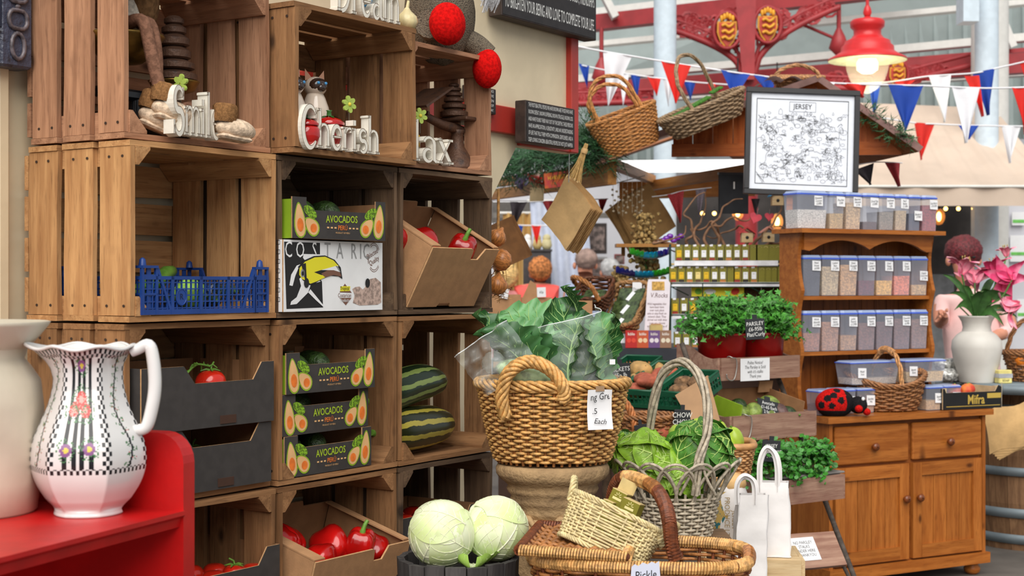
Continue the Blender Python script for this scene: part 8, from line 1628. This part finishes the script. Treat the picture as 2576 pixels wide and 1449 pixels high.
def fret(x0, x1, yb, up, n=26, sd=1):
 rn = random.Random(sd); arc_ = [P(lerp(x0, x1, q), yb(q), 13.1) for q in [i / 20 for i in range(21)]]; mb = MB(); mb.tube(arc_, .03, 5); mb.tube([p + V((0, 0, .10)) for p in arc_], .018, 5)
 for k in range(n):
  q = rn.uniform(.03, .97); x = lerp(x0, x1, q); lo, hi = yb(q), up(q)
  if lo - hi < 14: continue
  c = P(x, rn.uniform(hi + 6, lo - 6), 13.1); r0 = rn.uniform(.05, .085); h0 = rn.random() * 6; sg = rn.choice((-1, 1))
  mb.tube([c + V((r0 * (1 - i / 14) * math.cos(h0 + sg * i * .6), 0, r0 * (1 - i / 14) * math.sin(h0 + sg * i * .6))) for i in range(13)], .016, 4)
 mb.build('fretwork', MT_HRED, ce)
fret(1865, 1700, lambda q: lerp(185, 78, math.sqrt(q)) , lambda q: lerp(20, 45, q), 46, 2); fret(1898, 2112, lambda q: lerp(185, 18, math.sqrt(q)), lambda q: lerp(35, 8, q), 46, 3)
fret(1442, 1700, lambda q: 262 - 10 * q, lambda q: 232 - 6 * q, 30, 4); fret(2245, 2440, lambda q: lerp(215, 165, q), lambda q: lerp(178, 160, q), 30, 5); fret(2190, 2060, lambda q: 225 - 5 * q, lambda q: 185, 20, 6)
MT_SHG, MT_SHR = pm('gold shield paint', (226, 160, 40), .5, .1), pm('crimson shield paint', (186, 60, 40), .5, .1)
for k, (x, y, s_) in enumerate(((1829, 82, 1.0), (1931, 68, 1.0), (2258, 192, .8))):
 t = thing('crest_shield', ('gold crest of three leopards under a crown, nearer the white column', 'gold crest of three leopards under a crown, nearer the lamp', 'small distant gold crest behind the lamp')[k], 'emblem', M.Translation(P(x, y, 13.02)) @ SC(s_, s_, s_), 'heraldic shields'); pts = [(-.085, .1), (.085, .1), (.088, 0), (.06, -.08), (0, -.15), (-.06, -.08), (-.088, 0)]
 MB().prism(pts, 0, -.02, 0, front_mx()).build('shield', MT_SHG, t); MB().prism([(p[0] * .85, p[1] * .85) for p in pts], 0, -.01, 0, front_mx(0, -.012, 0)).build('field', MT_SHR, t)
 for j in range(3): z = .055 - .055 * j; MB().tube(smooth([(-.05, -.03, z), (-.02, -.03, z + .012), (.01, -.03, z - .008), (.045, -.03, z + .012), (.052, -.03, z + .03)], 4), .013, 6).build('leopard', MT_SHG, t)
 for q in range(5): MB().ball((-.05 + .025 * q, -.01, .125 + .03 * (1 - abs(q - 2) / 2)), (.016, .012, .03), 8, 6).build('crown_point', MT_SHG, t)
 MB().tube([(.12 * math.cos(a), .0, .02 + .16 * math.sin(a)) for a in [i * PI / 12 for i in range(24)]], .018, 5, closed=True).build('ring', MT_HRED, t)
for nm, x, r, Z in (('pillar', 1673, 28.5, 12.6), ('pillar', 2482, 29, 12.4)): struct(MB().lathe([(r * Z / F, 0), (r * Z / F, 6)], 32, mx=T(P(x, 0, Z).x, Z, 0)), 'column_white', MT_COL)
struct(MB().box(tuple(P(2434, 10, 12.2)), (.13, .2, .32)), 'column_downpipe', MT_COL)
# pendant lamp
kz = 10.2 / F; lp = P(2182, 150, 10.2); t = thing('pendant_lamp', 'red enamelled pendant lamp with glass bowl, lit', 'lamp', M.Translation(lp)); MT_LAMP = pm('red lamp enamel', (206, 40, 42), .35, .05)
LP = lambda q: [(r * kz, (150 - y) * kz) for r, y in q]
MB().lathe(LP([(98, 152), (97, 148), (78, 138), (66, 130), (65, 118), (58, 112), (56, 104), (42, 98), (34, 88), (34, 76), (42, 68), (43, 56), (38, 50), (12, 46), (6, 40)]), 40).build('shade', MT_LAMP, t); MB().lathe(LP([(97, 153), (60, 148), (20, 146)]), 40).build('reflector', pm('cream reflector', (236, 236, 190), .4), t)
MB().tube([(0, 0, 105 * kz), (0, 0, 1.6)], .012, 8).build('stem', MT_LAMP, t); MB().lathe(LP([(8, 40), (11, 32), (9, 22), (5, 14)]), 14).build('finial', MT_LAMP, t)
MB().lathe(LP([(54, 150), (52, 175), (44, 200), (28, 222), (10, 234), (1, 236)]), 32).build('glass_bowl', pm('clear lamp glass', (240, 240, 230), .05, 0, alpha=.18, coat=.5), t); MB().lathe(LP([(22, 148), (27, 158), (26, 176), (14, 184), (1, 185)]), 24).build('bulb', pm('lit bulb', (255, 246, 180), .5, 0, emit=2.2), t)
ll = bpy.data.lights.new('lamp_light', 'POINT'); ll.energy = 5; ll.shadow_soft_size = .1; ll.color = (1, .93, .7); lo = bpy.data.objects.new('lamp_light', ll); lo.location = lp + V((0, 0, -.16)); C.objects.link(lo)
# awning
def aw(u, v):
 px = lerp(lerp(2150, 2100, v), lerp(2500, 2660, v), u); y = lerp(258 + 14 * u, 468, v); Z = lerp(13.0, 11.6, v); p = P(px, y, Z); return p + V((0, 0, v * (1.1 - v) * (.035 * math.sin(u * 40 - v * 5) + .02 * math.sin(u * 95 - 9 * v))))
t = awn = thing('shop_awning', 'cream canvas awning with valance over the far shop', 'awning', I4); MT_AWN = pm('cream canvas', (206, 186, 168), .8, .04, 4)
MB().grid(90, 14, aw).build('canvas', MT_AWN, t); MB().grid(40, 5, lambda u, v: P(lerp(2100, 2660, u), lerp(468, 518, v), 11.6) + V((0, .015 * math.sin(u * 30), 0))).build('valance', MT_AWN, t); MB().tube([P(2100, 469, 11.59), P(2660, 469, 11.59)], .012, 6).build('front_bar', MT_HW, t)
# far shop fronts
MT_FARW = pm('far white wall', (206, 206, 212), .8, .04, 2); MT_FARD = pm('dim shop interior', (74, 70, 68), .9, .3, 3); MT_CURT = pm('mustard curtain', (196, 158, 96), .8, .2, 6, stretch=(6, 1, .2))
def wallrect(name, x0, y0, x1, y1, Z, mt, th=.1):
 a, b = P(x0, y0, Z), P(x1, y1, Z); return struct(MB().box(((a.x + b.x) / 2, Z + th / 2, (a.z + b.z) / 2), (abs(b.x - a.x), th, abs(a.z - b.z))), name, mt)
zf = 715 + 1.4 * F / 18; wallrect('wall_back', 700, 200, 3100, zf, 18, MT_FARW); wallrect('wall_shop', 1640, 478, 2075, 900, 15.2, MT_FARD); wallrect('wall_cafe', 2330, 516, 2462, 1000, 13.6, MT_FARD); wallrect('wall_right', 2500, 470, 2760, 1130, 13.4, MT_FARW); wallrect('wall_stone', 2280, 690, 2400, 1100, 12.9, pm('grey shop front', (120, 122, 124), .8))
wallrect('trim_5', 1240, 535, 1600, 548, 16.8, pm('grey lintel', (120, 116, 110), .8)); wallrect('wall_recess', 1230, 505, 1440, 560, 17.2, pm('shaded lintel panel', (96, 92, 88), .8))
struct(MB().lathe([(.16, 0), (.16, 4)], 24, mx=T(P(2490, 0, 13).x, 13, 0)), 'column_shop', MT_HW)
t = thing('shop_curtain', 'mustard yellow curtain in the shop behind the stall', 'curtain', M.Translation(P(1345, 650, 16.2))); MB().grid(40, 6, lambda u, v: (lerp(-.35, .3, u), .04 * math.sin(u * 50), lerp(.5, -1.9, v))).build('cloth', MT_CURT, t); MB().tube([(-.4, 0, .5), (.35, 0, .5)], .015, 6).build('rail', MT_HW, t)
t = thing('white_drape', 'white drape hanging beside the dark cabinet', 'curtain', M.Translation(P(1420, 650, 15.8))); MB().grid(30, 6, lambda u, v: (lerp(-.25, .35 + .1 * v, u) - .12 * (1 - v), .03 * math.sin(u * 30), lerp(.62, -1.9, v))).build('cloth', pm('white drape cloth', (206, 214, 232), .8, .04), t); MB().tube([(-.4, 0, .62), (.3, 0, .62)], .012, 6).build('rail', MT_HW, t)
t = thing('dark_cabinet', 'dark grey cabinet with small things on top behind the shoppers', 'cabinet', M.Translation(V((P(1351, 0, 15.4).x, 15.4, 0)))); ztop = hpx(633, 15.4); MB().box((0, 0, ztop / 2), (.29, .3, ztop)).build('body', pm('dark grey cabinet', (62, 60, 62), .6), t); MB().box((0, -.01, ztop + .01), (.31, .32, .02)).build('top', pm('dark grey cabinet', (62, 60, 62)), t)
for k, (x, r, c, nm) in enumerate(((-.1, .045, (232, 232, 230), 'white mug on the dark cabinet'), (.0, .05, (196, 170, 110), 'straw pot on the dark cabinet'), (.1, .055, (206, 196, 150), 'vase of dried grass on the dark cabinet'))): o = thing('shelf_ornament', nm, 'ornament', M.Translation(V((P(1351, 0, 15.4).x + x, 15.3, ztop + .021)))); MB().lathe([(r * .7, 0), (r, .04), (r * .8, .1)], 14, cap=True).build('body', pm('ornament %d' % k, c, .6), o); MB().ball((0, 0, .12), (r * .8, r * .6, .04), 8, 6).build('top', pm('ornament top %d' % k, c, .7), o)
for k, (px, py, w, h) in enumerate(((1502, 600, .19, .3), (1500, 672, .22, .2), (1558, 652, .1, .1))): o = thing('wall_picture', ('dark framed group photograph high on the white wall', 'framed photograph in a pale mount below it', 'small red framed picture behind the post')[k], 'picture', M.Translation(P(px, py, 16))); MB().box((0, 0, 0), (w / .9, .03, h / .9), ch=.004).build('frame', pm('picture frame %d' % k, ((50, 40, 36), (150, 150, 150), (140, 50, 44))[k], .5), o); MB().box((0, -.02, 0), (w * .85, .01, h * .85)).build('photograph', pm('photograph %d' % k, (120, 104, 98), .6, .6, 22), o)
for k, (px, py, Z) in enumerate(((2362, 545, 12.2), (1955, 558, 12), (1856, 534, 12.4))):
 o = thing('edison_bulb', ('glowing filament bulb beside the hutch end', 'glowing filament bulb between willow and tubs', 'glowing filament bulb under the blackboard')[k], 'lamp', M.Translation(P(px, py, Z)), 'filament bulbs'); lumpy(MB(), (.05, .05, .07), lambda d: 1, 16, 12).build('glass', pm('amber bulb glass', (255, 200, 120), .1, 0, alpha=.25), o); lumpy(MB(), (.02, .02, .04), lambda d: 1, 10, 8).build('filament', pm('glowing filament', (255, 190, 100), .5, 0, emit=12), o); MB().tube([(0, 0, .06), (0, 0, .14 if k == 0 else 1.3)], .006, 5).build('flex', MT_INK, o)
for k, px in enumerate((2379, 2411, 2449, 1767, 1797)): o = thing('fairy_light', ('fairy light nearest the filament bulb under the awning', 'middle fairy light under the awning', 'fairy light nearest the white column', 'fairy light in the shop beside the gingham flag', 'fairy light in the shop beside the blackboard')[k], 'lamp', M.Translation(P(px, 525 if k < 3 else 537, 13)), 'fairy lights'); lumpy(MB(), .018, lambda d: 1, 10, 8).build('bulb', pm('fairy bulb', (255, 200, 110), .5, 0, emit=6), o); MB().tube([(0, 0, .015), (0, 0, .06)], .005, 4).build('socket', MT_INK, o)
for k, (px, py, w, h) in enumerate(((2562, 550, .12, .12), (2560, 625, .14, .24), (2572, 780, .1, .2))): o = thing('wall_notice', ('small white notice high on the far wall', 'white notice with a green stripe on the far wall', 'white notice low on the far wall')[k], 'notice', M.Translation(P(px, py, 13.36))); MB().box((0, 0, 0), (w, .01, h)).build('sheet', MT_NOTE, o); MB().box((0, -.006, -h * .2), (w * .9, .004, .03)).build('green_stripe', pm('green print', (110, 190, 90), .7), o)
# ---------------------------------------------------------------- people
MT_SKIN = pm('skin', (206, 140, 112), .6, .06, 10, sss=.05)
def person(lab, Z, V_, E_, mats, matf, hair=None, hairmt=None):
 """Skinned figure; V_ = {name: (px, py, dz, radius)}, on the floor."""
 me = bpy.data.meshes.new('body'); nm = list(V_); pts = [P(V_[n][0], V_[n][1], Z + V_[n][2]) for n in nm]; base = V((pts[0].x, pts[0].y, 0))
 me.from_pydata([p - base for p in pts], [(nm.index(a), nm.index(b)) for a, b in E_], []); o = bpy.data.objects.new('body_cage', me); C.objects.link(o); sk = o.modifiers.new('skin', 'SKIN'); sk.use_smooth_shade = True
 for i, n in enumerate(nm): s = me.skin_vertices[0].data[i]; s.radius = (V_[n][3], V_[n][3] * (.72 if n in ('chest', 'belly', 'pelvis') else 1)); s.use_root = i == 0
 ss = o.modifiers.new('sub', 'SUBSURF'); ss.levels = 2; dg = bpy.context.evaluated_depsgraph_get(); m2 = bpy.data.meshes.new_from_object(o.evaluated_get(dg)); bpy.data.objects.remove(o)
 t = thing('person', lab, 'person', M.Translation(base)); b = bpy.data.objects.new('body', m2); C.objects.link(b); b.parent = t; m2.materials.clear()
 for m in mats: m2.materials.append(m)
 for p in m2.polygons: p.material_index = matf(p.center + base, p.center); p.use_smooth = True
 if hair:
  px, py, dz, r = hair; mb = MB(); lumpy(mb, r, lambda d: 1 + .07 * fbm(d, 5) + .05 * fbm(d, 12), 36, 24); mb.build('hair', hairmt, t, M.Translation(P(px, py, Z + dz) - base))
 return t, base
def legs(px, dy=0): return {'hipL': (px - 9, 790 + dy, 0, .1), 'kneeL': (px - 9, 890 + dy, 0, .075), 'footL': (px - 9, 0, 0, .06)}
def figure(lab, Z, hx, hy, sh, mats, hair, hmt, hr=.1, armL=None, armR=None, fy=-1, hu=1.0):
 k = F / Z; g = lambda m: m * k; y0 = hy; yf = CY + (EYE - .05) * k
 Vd = {'pelvis': (hx + sh[2], y0 + g(.82), 0, .16), 'belly': (hx + sh[2], y0 + g(.62), 0, .16), 'chest': (hx + sh[1], y0 + g(.40 * hu), 0, .17), 'neck': (hx + sh[0], y0 + g(.20 * hu), 0, .055), 'jaw': (hx, y0 + g(.08), .02 * fy, .065), 'head': (hx, y0 - g(.02), 0, hr),
    'shL': (hx + sh[1] - g(.19), y0 + g(.30 * hu), 0, .07), 'elL': (armL[0][0], armL[0][1], armL[0][2], .05), 'haL': (armL[1][0], armL[1][1], armL[1][2], .035), 'shR': (hx + sh[1] + g(.19), y0 + g(.30 * hu), 0, .07), 'elR': (armR[0][0], armR[0][1], armR[0][2], .05), 'haR': (armR[1][0], armR[1][1], armR[1][2], .035),
    'hiL': (hx + sh[2] - g(.09), y0 + g(.92), 0, .09), 'knL': (hx + sh[2] - g(.09), y0 + g(1.2), 0, .065), 'ftL': (hx + sh[2] - g(.09), yf, 0, .045), 'hiR': (hx + sh[2] + g(.09), y0 + g(.92), 0, .09), 'knR': (hx + sh[2] + g(.09), y0 + g(1.2), 0, .065), 'ftR': (hx + sh[2] + g(.09), yf, 0, .045)}
 Ed = [('pelvis', 'belly'), ('belly', 'chest'), ('chest', 'neck'), ('neck', 'jaw'), ('jaw', 'head'), ('chest', 'shL'), ('shL', 'elL'), ('elL', 'haL'), ('chest', 'shR'), ('shR', 'elR'), ('elR', 'haR'), ('pelvis', 'hiL'), ('hiL', 'knL'), ('knL', 'ftL'), ('pelvis', 'hiR'), ('hiR', 'knR'), ('knR', 'ftR')]
 zn, zw = hpx(y0 + g(.21 * hu), Z), hpx(y0 + g(.80), Z); ze = min(hpx(armL[0][1], Z), hpx(armR[0][1], Z)) + .07; xl, xr = P(hx + sh[1] - g(.21), 0, Z).x, P(hx + sh[1] + g(.21), 0, Z).x
 def mf(w, l):
  if w.z > zn: return 0
  if w.z < zw: return 2
  if (w.x < xl - .02 or w.x > xr + .02 or w.y < Z - .2) and w.z < ze + .12: return 0
  return 1
 t, base = person(lab, Z, Vd, Ed, mats, mf, hair, hmt)
 for a, nm in ((armL, 'L'), (armR, 'R')):                        # hands: palm with five fingers
  hp = P(*a[1][:2], Z + a[1][2]) - base; el = P(*a[0][:2], Z + a[0][2]) - base; d = (hp - el).normalized(); s_ = d.orthogonal().normalized(); mb = MB(); mb.tube([hp - d * .02, hp + d * .03, hp + d * .08], [.03, .04, .034], 8, flat=.5)
  for q in range(4): b = hp + d * .075 + s_ * (-.028 + .019 * q); mb.tube([b, b + d * .03, b + d * .05 + V((0, 0, -.015))], [.009, .0085, .007], 6)
  mb.tube([hp + s_ * .035 + d * .02, hp + s_ * .06 + d * .045, hp + s_ * .062 + d * .07], [.011, .01, .008], 6); mb.build('hand', MT_SKIN, t)
 for sx in (-1, 1): MB().ball((0, 0, 0), (.018, .03, .032), 8, 6).build('ear', MT_SKIN, t, M.Translation(P(hx, hy + g(.03), Z) - base + V((sx * hr * .98, 0, 0))))
 nz_ = P(hx, hy + g(.04), Z) - base; MB().tube([nz_ + V((0, fy * hr * .95, .03)), nz_ + V((0, fy * hr * 1.15, -.005))], [.01, .016], 6).build('nose', MT_SKIN, t)
 for sx in (-1, 1): MB().ball((0, 0, 0), (.015, .008, .009), 8, 6).build('eye', MT_INK, t, M.Translation(nz_ + V((sx * .035, fy * hr * .93, .035))))
 MB().box((0, 0, 0), (.05, .012, .01)).build('mouth', pm('lips', (170, 80, 76), .5), t, M.Translation(nz_ + V((0, fy * hr * .92, -.055))))
 return t
MT_TROU = pm('dark trousers', (54, 54, 62), .85, .1)
figure('woman with cropped dark red hair in a pale pink top behind the lilies', 9.4, 2424, 645, (8, 18, 24), (MT_SKIN, pm('pale pink blouse', (236, 196, 192), .8, .06, 8), MT_TROU), (2424, 632, .01, (.118, .12, .105)), pm('dark red hair', (96, 28, 34), .6, .4, 60, bump=.8, bscale=80), .1, ((2368, 815, -.05), (2372, 795, -.3)), ((2545, 830, -.05), (2495, 850, -.3)))
figure('shopper with curly ginger hair seen from behind in a coral top', 15, 1358, 684, (-2, -8, -8), (MT_SKIN, pm('coral top', (236, 92, 84), .7, .1, 4), MT_TROU), (1359, 676, -.03, (.122, .12, .13)), pm('curly ginger hair', (186, 116, 62), .8, .5, 40, bump=1, bscale=60), .095, ((1312, 770, 0), (1316, 815, -.1)), ((1388, 775, 0), (1385, 815, -.1)), 1, .62)
figure('man in a grey tee shirt with close-cropped hair beside the corner post', 13, 1472, 660, (5, 14, 16), (MT_SKIN, pm('grey tee shirt', (150, 160, 186), .8, .08, 4), MT_TROU), (1475, 652, -.02, (.1, .102, .095)), pm('cropped grey hair', (150, 126, 116), .8, .2), .095, ((1428, 770, 0), (1440, 815, -.15)), ((1545, 770, 0), (1550, 830, -.1)), 1, .8)
figure('shopper in a white shirt half hidden by the corner post', 15, 1535, 680, (0, 0, 0), (MT_SKIN, pm('white shirt', (236, 236, 240), .8, .03), MT_TROU), (1535, 673, -.02, (.1, .1, .1)), pm('silver hair', (190, 190, 190), .7, .2), .092, ((1500, 760, 0), (1505, 800, -.1)), ((1580, 760, 0), (1578, 800, -.1)), 1, .7)
figure('fair-haired shopper glimpsed beyond the hanging onions', 15, 1274, 696, (2, 4, 4), (MT_SKIN, pm('rose jumper', (206, 130, 130), .8, .1), MT_TROU), (1274, 692, -.03, (.125, .12, .14)), pm('blond hair', (222, 184, 120), .8, .3, 40), .095, ((1240, 770, 0), (1245, 810, -.1)), ((1312, 770, 0), (1310, 810, -.1)), 1, .7)

for root, loc in ((stall, V((E1.x, E1.y, 0))), (awn, V((P(2380, 0, 11.6).x, 11.6, 0)))):   # move the roots to the base of their thing
 root.location = loc
 for ch in root.children: ch.matrix_basis = M.Translation(-loc) @ ch.matrix_basis
